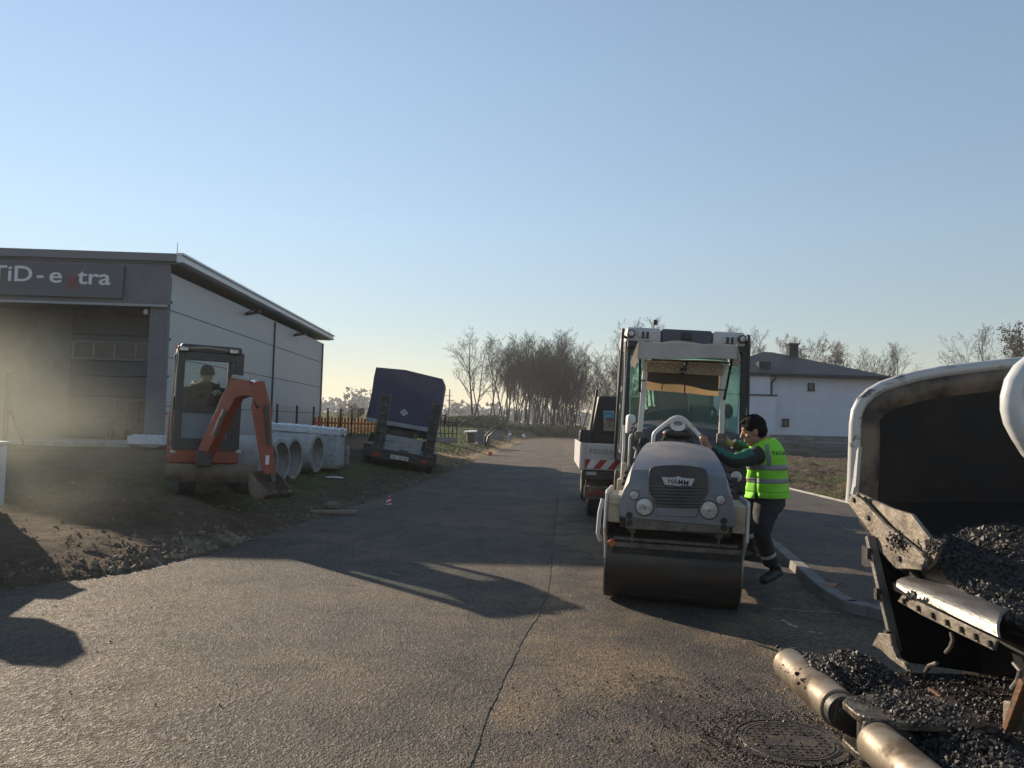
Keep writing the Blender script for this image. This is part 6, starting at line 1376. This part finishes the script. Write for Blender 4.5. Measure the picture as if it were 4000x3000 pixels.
for sx in (-1, 1):
    b = MB(); pr = [(-.62 + .17 * (1 - math.cos(t)), .17 + .17 * math.sin(t)) for t in [math.pi * 1.5 - k * .45 for k in range(8)]]
    pts = []
    for k in range(9): t = math.pi / 2 + k * math.pi / 8; pts.append((-.55 + .17 * math.cos(t), .17 + .17 * math.sin(t)))
    for k in range(9): t = -math.pi / 2 + k * math.pi / 8; pts.append((.65 + .17 * math.cos(t), .17 + .17 * math.sin(t)))
    b.prism(pts, (sx * .42 - .12, 0, -.02), (0, 1, 0), (0, 0, 1), (.24, 0, 0)); tk2 = b.build("track", M['rubber'], ex, bevel=.015)
M['muddy'] = mat('muddy_steel', (.10, .078, .055), .9, col2=(.16, .13, .10), scale=5, bump=.6, bscale=22)
bl0, bl1 = q(648, 1812, -1.12), q(1000, 1872, -1.12)
b = MB(); g = []
for j in range(5):
    v = j / 4; g.append([V((bl0.x + (bl1.x - bl0.x) * k / 10, -1.12 - .07 * math.sin(v * 3.1) + .06 * v, bl0.z + (bl1.z - .05 - bl0.z) * v + .008 * math.sin(k * 2.3))) for k in range(11)])
b.plate(g, (0, .03, 0)); dz_ = b.build("dozer_blade", M['muddy'], ex)
for sx in (-.3, .3):
    b = MB(); b.bar((sx, -1.08, .25), (sx, -.4, .22), .08, .10); b.build("blade_arm", M['muddy'], dz_)
# boom, arm and bucket reach out toward the road
w = lambda px, py, Y: ex.matrix_world.inverted() @ P(px, py, Y)
bpy.context.view_layer.update()
B0, B1, B2, B3 = w(797, 1785, 10.98), w(868, 1640, 10.80), w(925, 1520, 10.62), w(1012, 1532, 10.40)
def limb(pts, hw, th, name, m):
    """box-section arm through points, half heights hw, thickness th across the bending plane"""
    pts = [V(p) for p in pts]; nrm = (pts[1] - pts[0]).cross(pts[-1] - pts[0]).normalized(); b = MB(); L = len(pts); sec = []
    for i, p in enumerate(pts):
        t = (pts[min(i + 1, L - 1)] - pts[max(i - 1, 0)]).normalized(); u = nrm.cross(t).normalized()
        sec.append([p + u * hw[i] + nrm * th / 2, p + u * hw[i] - nrm * th / 2, p - u * hw[i] - nrm * th / 2, p - u * hw[i] + nrm * th / 2])
    vs = [v for s_ in sec for v in s_]; fs = [(3, 2, 1, 0), (4 * L - 4, 4 * L - 3, 4 * L - 2, 4 * L - 1)]
    for i in range(L - 1):
        for k in range(4): a = 4 * i + k; c = 4 * i + (k + 1) % 4; fs.append((a, c, c + 4, a + 4))
    b.add(vs, fs); return b.build(name, m, ex, bevel=.014, seg=2), nrm
bm_, nr_ = limb([B0, B0.lerp(B1, .5), B1, B1.lerp(B2, .6), B2 + V((.0, 0, -.01)), B2.lerp(B3, .5) + V((0, 0, .03)), B3], [.10, .115, .12, .13, .145, .11, .07], .15, "boom", M['orange_red'])
b = MB(); c = w(868, 1537, 10.55); sg_ = -1 if nr_.y > 0 else 1; b.cyl(c + nr_ * sg_ * .05, c + nr_ * sg_ * .12, .040, n=18); b.build("boom_light", M['dirty_steel'], bm_)
A0, A1, A2, A3 = w(1014, 1490, 10.40), w(1020, 1590, 10.38), w(1035, 1730, 10.36), w(1052, 1855, 10.34)
am_, _ = limb([A0, A1, A2, A3], [.065, .125, .095, .07], .13, "dipper_arm", M['orange_red'])
b = MB(); a_, c_ = w(912, 1474, 10.62), w(980, 1487, 10.47); b.cyl(a_, c_, .042, n=16); cy_ = b.build("arm_cylinder", M['steel'], ex, bevel=.006)
b = MB(); b.cyl(c_, w(1010, 1496, 10.41), .022, n=12); b.build("cylinder_rod", M['chrome'], cy_)
b = MB(); b.bar(w(905, 1480, 10.63), w(930, 1520, 10.60), .07, .12); b.build("cylinder_mount", M['orange_red'], bm_)
b = MB(); b.cyl(w(1038, 1580, 10.27), w(1052, 1740, 10.26), .034, n=12); bc_ = b.build("bucket_cylinder", M['black_steel'], ex)
b = MB(); b.cyl(w(835, 1700, 10.72), w(880, 1600, 10.62), .036, n=12); b.build("boom_cylinder", M['steel'], ex)
c = w(1044, 1797, 10.26); b = MB(); b.box(c, (.045, .02, .12)); b.build("white_tag", M['white_paint'], am_)
b = MB(); b.box(w(795, 1790, 10.95), (.2, .25, .22)); b.build("swing_post", M['black_steel'], ex, bevel=.02)
for nm_c, hw_ in ((B0, .10), (B3, .085), (A1, .09), (A3, .085)):
    b = MB(); b.cyl(nm_c - nr_ * hw_, nm_c + nr_ * hw_, .032, n=14); b.build("pivot_pin", M['black_steel'], am_ if nm_c in (A1, A3) else bm_)
b = MB()
for s_ in (.03, -.01): b.tube([B1.lerp(B2, t_) + V((0, 0, .155 + .02 * math.sin(t_ * 3))) - nr_ * (sg_ * -s_) for t_ in (-.9, -.4, .1, .5, .9)], .013, 6)
b.tube([B2 + V((0, 0, .13)), (B2 + B3) / 2 + V((0, 0, .10)), B3 + V((0, 0, .0)) + nr_ * sg_ * .09, A1 + nr_ * sg_ * .09], .012, 6); b.build("hydraulic_hose", M['black'], bm_)
# bucket
k0 = w(1060, 1865, 10.33); b = MB(); prof = [(-.16, .06), (-.19, -.08), (-.15, -.22), (-.03, -.29), (.12, -.27), (.22, -.20)]
hwb = .22; vdir = nr_
inw = (w(1200, 1865, 9.9) - k0); inw -= vdir * inw.dot(vdir); inw.z = 0; inw.normalize(); upb = V((0, 0, 1))
g = [[k0 + inw * a + upb * c2 + vdir * s_ for (a, c2) in prof] for s_ in (-hwb, -hwb / 2, 0, hwb / 2, hwb)]
b.plate(g, (0, 0, .018)); bk = b.build("bucket", M['muddy'], ex)
for s_ in (-hwb, hwb):
    b = MB(); b.prism([(a, c2) for a, c2 in prof], k0 + vdir * s_, inw, upb, vdir * .015); b.build("bucket_cheek", M['muddy'], bk)
for k in range(4):
    s_ = -hwb + .05 + k * (2 * hwb - .1) / 3; p0 = k0 + inw * .21 + upb * -.205 + vdir * s_; b = MB(); b.bar(p0, p0 + inw * .10 + upb * .05, .045, .02); b.build("tooth", M['dirty_steel'], bk)
b = MB(); b.bar(A3 + V((0, 0, .03)), k0 + V((0, 0, -.06)), .10, .10); b.build("bucket_link", M['black_steel'], bk)
b = MB(); b.box((0, .18, zb + .14), (.42, .42, .12)); b.box((0, .40, zb + .5), (.42, .10, .6)); b.build("operator_seat", M['black'], ex, bevel=.04)

# ------------------------------------------------------------------ people
M['skin'] = mat('skin', (.36, .20, .13), .55, col2=(.30, .16, .105), scale=12, spec=.4)
M['hair'] = mat('black_hair', (.007, .006, .006), .85, bump=.8, bscale=70, spec=.15)
M['vest'] = mat('hi_vis_green', (.24, .72, .03), .75, col2=(.21, .63, .03), scale=7, bump=.35, bscale=9)
M['band'] = mat('reflective_band', (.20, .21, .21), .5, bump=.15, bscale=20)
M['jacket_green'] = mat('green_sleeve', (.014, .12, .078), .7, bump=.4, bscale=14); M['jacket_dark'] = mat('charcoal_jacket', (.018, .021, .022), .8, bump=.4, bscale=14)
M['trousers'] = mat('charcoal_trousers', (.014, .016, .020), .85, col2=(.024, .026, .03), scale=9, bump=.5, bscale=11)
M['boot'] = mat('black_boot', (.008, .008, .008), .6)
def frame_from(fwd, up=V((0, 0, 1))):
    f = V(fwd).normalized(); l = V(up).cross(f).normalized(); u = f.cross(l); return f, l, u
def remesh(o, vox, smooth=4):
    r = o.modifiers.new("remesh", 'REMESH'); r.mode = 'VOXEL'; r.voxel_size = vox; r.use_smooth_shade = True
    if smooth: s_ = o.modifiers.new("smooth", 'SMOOTH'); s_.factor = .5; s_.iterations = smooth
def add_head(b, c, f, r=1.0):
    """skull, jaw, nose, brow, lips and ears added to the body mesh"""
    f, l, u = frame_from(f); Mx = Matrix((f, l, u)).transposed()
    at = lambda a, s_, h_: c + f * a * r + l * s_ * r + u * h_ * r
    b.ball(c + u * .025 * r, (.100 * r, .078 * r, .105 * r), 18, 12, Mx); b.ball(at(.022, 0, -.055), (.072 * r, .060 * r, .072 * r), 16, 10, Mx); b.ball(at(.052, 0, -.098), (.034 * r, .034 * r, .026 * r), 12, 8, Mx)
    b.tube([at(.090, 0, .020), at(.104, 0, -.005), at(.118, 0, -.030), at(.098, 0, -.040)], [.011 * r, .013 * r, .016 * r, .010 * r], 8)
    b.ball(at(.082, 0, .033), (.018 * r, .058 * r, .012 * r), 14, 8, Mx)
    for s_ in (-1, 1):
        b.ball(at(.076, s_ * .034, .012), (.014 * r, .016 * r, .011 * r), 10, 6, Mx); b.ball(at(.060, s_ * .048, -.030), (.024 * r, .020 * r, .020 * r), 10, 6, Mx)
        b.ball(at(-.008, s_ * .080, -.008), (.020 * r, .010 * r, .034 * r), 12, 8, Mx)
    b.ball(at(.092, 0, -.062), (.012 * r, .026 * r, .007 * r), 10, 6, Mx); b.ball(at(.089, 0, -.077), (.013 * r, .023 * r, .008 * r), 10, 6, Mx)
    return f, l, u, at
def add_fist(b, wrist, grip, axis, palm_n):
    """palm and five fingers closed round a bar through 'grip' running along 'axis'; palm_n points from the bar to the knuckles"""
    ax = V(axis).normalized(); n = V(palm_n); n = (n - ax * n.dot(ax)).normalized(); t = ax.cross(n)
    if (wrist - grip).dot(t) < 0: t = -t
    b.tube([wrist, wrist.lerp(grip + n * .03, .5), grip + n * .034 + t * .015], [.027, .030, .034], 10)
    b.ball(grip + n * .034 + t * .005, (.042, .042, .030), 12, 8)
    for k, ln in enumerate((.95, 1.0, .96, .82)):
        o = ax * (.032 - k * .0205); pts = []
        for a in (-.5, .25, 1.0, 1.8, 2.5, 3.1): 
            a2 = a * ln; pts.append(grip + o + n * (.034 * math.cos(a2)) - t * (.034 * math.sin(a2)))
        b.tube(pts, [.0115, .0112, .0105, .0098, .009, .0075], 8)
    th = [grip + n * .03 + t * .03 + ax * .030, grip + t * .036 + ax * .046, grip - n * .022 + t * .026 + ax * .044, grip - n * .036 + t * .004 + ax * .036]
    b.tube(th, [.0155, .0135, .012, .009], 8)
def shell(prof, mtl, name, parent, front=None, n=40, a0=0.0, a1=6.2832, thick=.004, pw=2.4):
    """loft of super-elliptic rings: prof rows are (centre, left half-width, back half-depth, left dir, back dir)"""
    b = MB(); g = []; closed = abs(a1 - a0) > 6.28
    for (c, la, bd, ld, kd) in prof:
        row = []
        for k in range(n + 1):
            a = a0 + (a1 - a0) * k / n; ca, sa = math.cos(a), math.sin(a)
            x = math.copysign(abs(ca) ** (2 / pw), ca) * la; y = math.copysign(abs(sa) ** (2 / pw), sa) * bd
            row.append(c + ld * x + kd * y)
        g.append(row)
    cen = prof[len(prof) // 2][0]
    vs = [v for r_ in g for v in r_]; m_ = n + 1; fs = [(i * m_ + j, i * m_ + j + 1, (i + 1) * m_ + j + 1, (i + 1) * m_ + j) for i in range(len(g) - 1) for j in range(n)]
    b.add(vs, fs, True); o = b.build(name, mtl, parent, smooth=True)
    sd = o.modifiers.new("solid", 'SOLIDIFY'); sd.thickness = thick; sd.offset = 0
    return o, g
# ---- worker climbing onto the roller
wk_loc = V((2.62, 7.75, 0)); wk = thing("person", "worker in a bright green hi-vis vest and dark trousers climbing onto the roller", "person", wk_loc)
O = wk_loc
fwd = V((-.74, .67, 0)); fb_, lb, _ = frame_from(fwd); back = -fb_
Jt = dict(head=P(2945, 1684, 7.72), neck=P(2990, 1722, 7.80), chest=P(2994, 1795, 7.84), waist=P(2996, 1875, 7.86), hip=P(3002, 1950, 7.86),
          ls=P(2962, 1776, 7.66), le=P(2866, 1806, 7.56), lw=P(2772, 1752, 7.60), lg=P(2740, 1716, 7.64), rs=P(3010, 1765, 8.02), re=P(2930, 1757, 8.12), rw=P(2858, 1734, 8.08), rg=P(2822, 1716, 8.06),
          lh=P(3003, 1962, 7.78), lk=P(2972, 2085, 7.66), la=P(3012, 2200, 7.74), rh=P(2985, 1950, 8.02), rk=P(2905, 1985, 8.12), ra=P(2925, 2130, 8.20))
J = {k: v - O for k, v in Jt.items()}
b = MB()
hf, hl_, hu, hat = add_head(b, J['head'], (-.93, .22, -.24), 1.13)
b.tube([J['head'] - hu * .06 - hf * .03, J['neck'] + V((0, 0, .02)), J['chest'] + V((0, 0, .08))], [.056, .060, .10], 12)
b.tube([J['neck'] - V((0, 0, .03)), J['chest'], J['waist'], J['hip']], [.09, .145, .135, .14], 14)
for s_, e_, w_ in (('ls', 'le', 'lw'), ('rs', 're', 'rw')): b.tube([J[s_], J[s_].lerp(J[e_], .5), J[e_], J[e_].lerp(J[w_], .5), J[w_]], [.062, .052, .043, .040, .028], 12)
for h_, k_, a_ in (('lh', 'lk', 'la'), ('rh', 'rk', 'ra')): b.tube([J[h_], J[h_].lerp(J[k_], .5), J[k_], J[k_].lerp(J[a_], .4), J[a_]], [.09, .078, .058, .055, .04], 12)
gax = (Jt['lg'] - P(2700, 1672, 7.64)).normalized()
add_fist(b, J['lw'], J['lg'], gax, V((.45, -.75, .25))); add_fist(b, J['rw'], J['rg'], V((.04, 0, 1)), V((.6, -.6, .1)))
body = b.build("body", M['skin'], wk, smooth=True); remesh(body, .0065, 3)
# hair: cap over crown, back and sides
b = MB(); Mx = Matrix((hf, hl_, hu)).transposed()
b.ball(hat(-.012, 0, .048), (.122, .104, .108), 20, 12, Mx); b.ball(hat(-.050, 0, .0), (.078, .094, .088), 16, 10, Mx); b.ball(hat(.058, .0, .095), (.052, .062, .032), 14, 8, Mx); b.ball(hat(.03, .055, .045), (.028, .022, .035), 12, 8, Mx)
rnd = random.Random(3)
for k in range(420):
    a, e = rnd.random() * 6.283, rnd.random() * 1.3; d_ = hf * math.cos(a) * math.cos(e) + hl_ * math.sin(a) * math.cos(e) + hu * math.sin(e)
    if d_.dot(hf) > .55 and d_.dot(hu) < .6: continue
    p0 = hat(-.012, 0, .046) + hf * d_.dot(hf) * .10 + hl_ * d_.dot(hl_) * .098 + hu * d_.dot(hu) * .106; b.tube([p0, p0 + d_ * .018 + hf * .008 - hu * .004, p0 + d_ * .026 + hf * .022 - hu * .016], [.012, .008, .002], 5)
hr = b.build("hair", M['hair'], wk, smooth=True); remesh(hr, .007, 1)
b = MB()
for s_ in (-1, 1): b.ball(hat(.088, s_ * .034, .012), (.006, .011, .007), 10, 6, Mx)
b.build("eyes", mat('eye', (.05, .03, .02), .2), wk)
b = MB()
for s_ in (-1, 1): b.tube([hat(.094, s_ * .018, .034), hat(.093, s_ * .036, .040), hat(.080, s_ * .056, .034)], .004, 6)
b.build("eyebrows", M['hair'], wk)
# sleeves, trousers, boots
def cloth_tube(pts, r, name, m, vox=.012): 
    b = MB(); b.tube(pts, r, 16); o = b.build(name, m, wk, smooth=True); return o
def limb_pts(a, m_, c, ra, rm, rc, fold=.006, n=9):
    pts, rs = [], []
    for k in range(n): u = k / (n - 1); pts.append(a.lerp(m_, u)); rs.append(ra + (rm - ra) * u + fold * math.sin(k * 2.1))
    for k in range(1, n): u = k / (n - 1); pts.append(m_.lerp(c, u)); rs.append(rm + (rc - rm) * u + fold * math.sin(k * 2.6 + 1))
    # round the joint
    for it in range(2): pts = [pts[0]] + [(pts[i - 1] + pts[i] * 2 + pts[i + 1]) / 4 for i in range(1, len(pts) - 1)] + [pts[-1]]
    return pts, rs
for s_, e_, w_ in (('ls', 'le', 'lw'), ('rs', 're', 'rw')):
    pts, rs = limb_pts(J[s_] - lb * (.02 if s_ == 'ls' else -.02), J[e_], J[w_].lerp(J[e_], .12), .090, .070, .044)
    b = MB(); b.tube(pts, rs, 18); sl = b.build("sleeve", M['jacket_dark'], wk, smooth=True)
    b = MB(); up2 = [p + V((0, 0, .013)) for p in pts]; b.tube(up2[3:], [x * .955 for x in rs[3:]], 18); b.build("sleeve_top", M['jacket_green'], sl, smooth=True)
    b = MB(); i0 = len(pts) - 2; b.tube([pts[i0], pts[i0 + 1], pts[i0 + 1] + (pts[i0 + 1] - pts[i0]) * .5], [rs[i0] + .004, rs[-1] + .005, rs[-1] + .002], 16); b.build("cuff", M['jacket_dark'], sl, smooth=True)
for h_, k_, a_ in (('lh', 'lk', 'la'), ('rh', 'rk', 'ra')):
    pts, rs = limb_pts(J[h_] + V((0, 0, .06)), J[k_], J[a_] + V((0, 0, -.0)), .148, .086, .074, .005)
    b = MB(); b.tube(pts, rs, 20); tr_ = b.build("trouser_leg", M['trousers'], wk, smooth=True)
    i_ = int(len(pts) * .86); b = MB(); b.tube(pts[i_ - 1:i_ + 1], [rs[i_ - 1] + .003, rs[i_] + .003], 20, False); b.build("reflective_cuff", mat('pale_band', (.52, .52, .52), .5), tr_, smooth=True)
prof = []
for (c, a_, d_) in ((J['waist'] - V((0, 0, .05)), .172, .135), (J['hip'] + V((0, 0, .04)), .182, .150), (J['hip'] - V((0, 0, .06)), .178, .150), (J['hip'] - V((0, 0, .13)), .12, .11)): prof.append((c, a_, d_, lb, back))
shell(prof, M['trousers'], "trouser_seat", wk)
def boot(ank, toe, heel, nm="boot"):
    b = MB(); mid = ank.lerp(toe, .5); d = (toe - heel).normalized()
    b.tube([ank + V((0, 0, .07)), ank + V((0, 0, .0)), heel.lerp(ank, .3)], [.058, .060, .052], 14)
    b.tube([heel, heel.lerp(toe, .35), heel.lerp(toe, .7), toe, toe + d * .018], [.044, .050, .053, .044, .018], 14)
    o = b.build(nm, M['boot'], wk, smooth=True); remesh(o, .010, 3)
boot(J['la'], P(2978, 2268, 7.62) - O, P(3046, 2232, 7.80) - O); boot(J['ra'], P(2880, 2166, 8.12) - O, P(2945, 2160, 8.26) - O)
# vest
neckc = J['neck'] + V((0, 0, -.005)) - fb_ * .0
rows = [(neckc + V((0, 0, .030)), .095, .088), (neckc - V((0, 0, .012)), .175, .120), (J['neck'].lerp(J['chest'], .45), .215, .150), (J['neck'].lerp(J['chest'], .75), .228, .165), (J['chest'], .230, .170), (J['chest'].lerp(J['waist'], .35), .230, .170), (J['chest'].lerp(J['waist'], .7), .230, .170), (J['waist'], .232, .172),
        (J['waist'].lerp(J['hip'], .3), .236, .178), (J['waist'].lerp(J['hip'], .6), .243, .186), (J['waist'].lerp(J['hip'], .87), .252, .196)]
ROT = R(0)
def vrow(u):
    i = min(int(u * (len(rows) - 1)), len(rows) - 2); f_ = u * (len(rows) - 1) - i; a, c = rows[i], rows[i + 1]; return (a[0].lerp(c[0], f_), a[1] * (1 - f_) + c[1] * f_, a[2] * (1 - f_) + c[2] * f_)
def vpt(u, ang, off=0.0):
    c, a_, d_ = vrow(u); ca, sa = math.cos(ang), math.sin(ang); pw = 2.5
    wr = .0045 * math.sin(ang * 7 + u * 9) * (u > .3) + .004 * math.sin(u * 34 + ang * 2) * (u > .35)
    return c + lb * (math.copysign(abs(ca) ** (2 / pw), ca) * (a_ + off + wr)) + back * (math.copysign(abs(sa) ** (2 / pw), sa) * (d_ + off + wr))
def vsheet(name, m, u0, u1, t0, t1, off, nu=24, nt=56, parent=None, th=.004):
    b = MB(); g = [[vpt(u0 + (u1 - u0) * i / nu, t0 + (t1 - t0) * k / nt, off) for k in range(nt + 1)] for i in range(nu + 1)]; m_ = nt + 1
    b.add([v for r_ in g for v in r_], [(i * m_ + j, i * m_ + j + 1, (i + 1) * m_ + j + 1, (i + 1) * m_ + j) for i in range(nu) for j in range(nt)], True)
    o = b.build(name, m, parent or wk, smooth=True); sd = o.modifiers.new("solid", 'SOLIDIFY'); sd.thickness = th; sd.offset = 1; return o
vest = vsheet("vest", M['vest'], 0, .90, 0, 6.28319, 0)
vsheet("vest_tail", M['vest'], .90, 1.0, .02, 3.10, .001, 6, 30, vest); vsheet("vest_tail", M['vest'], .90, 1.02, 3.22, 6.22, .003, 6, 30, vest)
vsheet("reflective_band", M['band'], .46, .535, 0, 6.28319, .0045, 4, 56, vest, .002); vsheet("reflective_band", M['band'], .66, .735, 0, 6.28319, .0045, 4, 56, vest, .002)
for t in (.62, 2.45): vsheet("reflective_band", M['band'], .12, .47, t - .13, t + .13, .0045, 14, 4, vest, .002)
vsheet("collar", mat('hi_vis_yellow', (.55, .66, .06), .7), 0.0, .05, 2.6, 6.9, .006, 3, 20, vest)
# lettering bent round the back
cu = bpy.data.curves.new("t", 'FONT'); cu.body = "TEGRA"; cu.size = .088; cu.offset = .0022; cu.align_x = 'CENTER'; cu.resolution_u = 3
to = bpy.data.objects.new("t", cu); COL.objects.link(to); bpy.context.view_layer.update(); tm_ = bpy.data.meshes.new_from_object(to.evaluated_get(bpy.context.evaluated_depsgraph_get())); bpy.data.objects.remove(to); tm_.name = "vest_lettering"
c_, a_, d_ = vrow(.27)
for v in tm_.vertices:
    ang = math.pi / 2 - .10 + (-v.co.x) / .17 * -1 * 1.0
    u = .285 - v.co.y / 1.05
    v.co = vpt(u, math.pi / 2 + .0 + v.co.x / .19, .006)
tm_.materials.clear(); tm_.materials.append(M['black']); to = bpy.data.objects.new("vest_lettering", tm_); COL.objects.link(to); to.parent = vest
sd = to.modifiers.new("solid", 'SOLIDIFY'); sd.thickness = .002
# ---- digger operator
op_loc = ex.matrix_world @ V((-.02, .10, zb + .2)); op = thing("person", "digger operator in a dark hooded jacket and knitted cap sitting in the excavator cab", "person", op_loc, (0, 0, R(27)))
bpy.context.view_layer.update()
oq = lambda px, py, y: op.matrix_world.inverted() @ (ex.matrix_world @ onp(ex, px, py, y))
hd_ = oq(808, 1466, .02); fO = V((.10, -1, -.30)).normalized(); lO = V((1, 0, 0))
b = MB(); of, ol, ou, oat = add_head(b, hd_, fO, 1.12)
ch, be = oq(800, 1545, .10), oq(800, 1640, .14); sh = {-1: oq(738, 1518, .10), 1: oq(862, 1524, .10)}; el = {-1: oq(722, 1595, -.02), 1: oq(876, 1595, -.02)}; ha = {-1: oq(740, 1612, -.28), 1: oq(858, 1618, -.28)}
b.tube([hd_ - ou * .06, ch + V((0, 0, .1)), ch, be], [.055, .07, .15, .15], 14)
for s_ in (-1, 1):
    b.tube([sh[s_], el[s_], ha[s_]], [.06, .045, .03], 10)
    b.tube([be + V((s_ * .1, 0, -.02)), be + V((s_ * .14, -.38, .02)), be + V((s_ * .14, -.42, -.36))], [.085, .065, .045], 10)
    add_fist(b, ha[s_], ha[s_] + V((0, -.05, .0)), V((0, .1, 1)), V((0, 1, 0)))
bo = b.build("body", M['skin'], op, smooth=True); remesh(bo, .009, 3)
b = MB(); b.tube([be - V((0, 0, .05)), be, ch - V((0, 0, .02)), ch + V((0, 0, .075)), ch + V((0, 0, .13))], [.20, .21, .225, .19, .10], 20)
for s_ in (-1, 1): pts, rs = limb_pts(sh[s_], el[s_], ha[s_].lerp(el[s_], .1), .095, .080, .055, .004); b.tube(pts, rs, 14)
jk = b.build("jacket", mat('dark_jacket', (.016, .015, .014), .85, bump=.4, bscale=16), op, smooth=True); remesh(jk, .014, 3)
b = MB(); b.tube([ch + V((.17 * math.cos(t), -.02 + .13 * math.sin(t), .155 + .02 * math.sin(t * 3))) for t in [k * .42 - .6 for k in range(16)]], .055, 10); b.build("hood", jk.data.materials[0], op, smooth=True)
b = MB(); b.tube([V((-.15, -.17, ch.z + .035)), V((-.08, -.185, ch.z + .05)), V((0, -.19, ch.z + .05)), V((.09, -.185, ch.z + .05)), V((.16, -.165, ch.z + .03))], .004, 5); b.build("reflective_piping", mat('piping', (.35, .35, .33), .5), jk)
Mo = Matrix((of, ol, ou)).transposed(); b = MB(); b.ball(oat(-.012, 0, .055), (.126, .110, .102), 18, 10, Mo); b.tube([oat(-.012 + .112 * math.cos(t), .098 * math.sin(t), .035) for t in [k * .3307 for k in range(20)]], .014, 6, False); b.build("knitted_cap", mat('dark_knit', (.012, .013, .016), .95, bump=.5, bscale=90), op, smooth=True)
for s_ in (-1, 1):
    b = MB(); b.tube([be + V((s_ * .1, 0, -.02)), be + V((s_ * .14, -.38, .03)), be + V((s_ * .14, -.42, -.34))], [.105, .085, .065], 12); b.build("trouser_leg", M['trousers'], op, smooth=True)
b = MB()
for s_ in (-1, 1): b.ball(oat(.088, s_ * .034, .012), (.006, .011, .007), 10, 6, Mo)
b.build("eyes", mat('eye_dark', (.05, .03, .02), .2), op)

# ------------------------------------------------------------------ drifting steam from the hot asphalt, lit by the sun
bm = bmesh.new(); bmesh.ops.create_icosphere(bm, subdivisions=4, radius=1)
for v in bm.verts: v.co *= 1 + .22 * noise.noise(v.co * 1.4 + V((4, 0, 0)))
me = bpy.data.meshes.new("steam"); bm.to_mesh(me); bm.free()
st_ = bpy.data.objects.new("steam", me); COL.objects.link(st_); st_.location = (-7.2, 8.7, 1.1); st_.scale = (3.7, 3.6, 2.3); tag(st_, "thin yellowish steam drifting over the dug verge", "steam", kind="stuff")
m = bpy.data.materials.new("steam"); m.use_nodes = True; t = m.node_tree; t.nodes.remove(t.nodes["Principled BSDF"])
vp = t.nodes.new("ShaderNodeVolumePrincipled"); vp.inputs["Color"].default_value = (.86, .90, .74, 1); vp.inputs["Anisotropy"].default_value = .35
tc = t.nodes.new("ShaderNodeTexCoord"); ln = t.nodes.new("ShaderNodeVectorMath"); ln.operation = 'LENGTH'; t.links.new(tc.outputs["Object"], ln.inputs[0])
fall = t.nodes.new("ShaderNodeMapRange"); fall.interpolation_type = 'SMOOTHSTEP'; fall.inputs[1].default_value = .95; fall.inputs[2].default_value = .10; t.links.new(ln.outputs["Value"], fall.inputs[0])
ns = t.nodes.new("ShaderNodeTexNoise"); ns.inputs["Scale"].default_value = 1.6; ns.inputs["Detail"].default_value = 3; t.links.new(tc.outputs["Object"], ns.inputs[0])
nm_ = t.nodes.new("ShaderNodeMapRange"); nm_.inputs[1].default_value = .38; nm_.inputs[2].default_value = .66; t.links.new(ns.outputs[0], nm_.inputs[0])
mu = t.nodes.new("ShaderNodeMath"); mu.operation = 'MULTIPLY'; t.links.new(fall.outputs[0], mu.inputs[0]); t.links.new(nm_.outputs[0], mu.inputs[1])
mu2 = t.nodes.new("ShaderNodeMath"); mu2.operation = 'MULTIPLY'; mu2.inputs[1].default_value = .17; t.links.new(mu.outputs[0], mu2.inputs[0]); t.links.new(mu2.outputs[0], vp.inputs["Density"])
t.links.new(vp.outputs[0], t.nodes["Material Output"].inputs["Volume"]); me.materials.append(m)
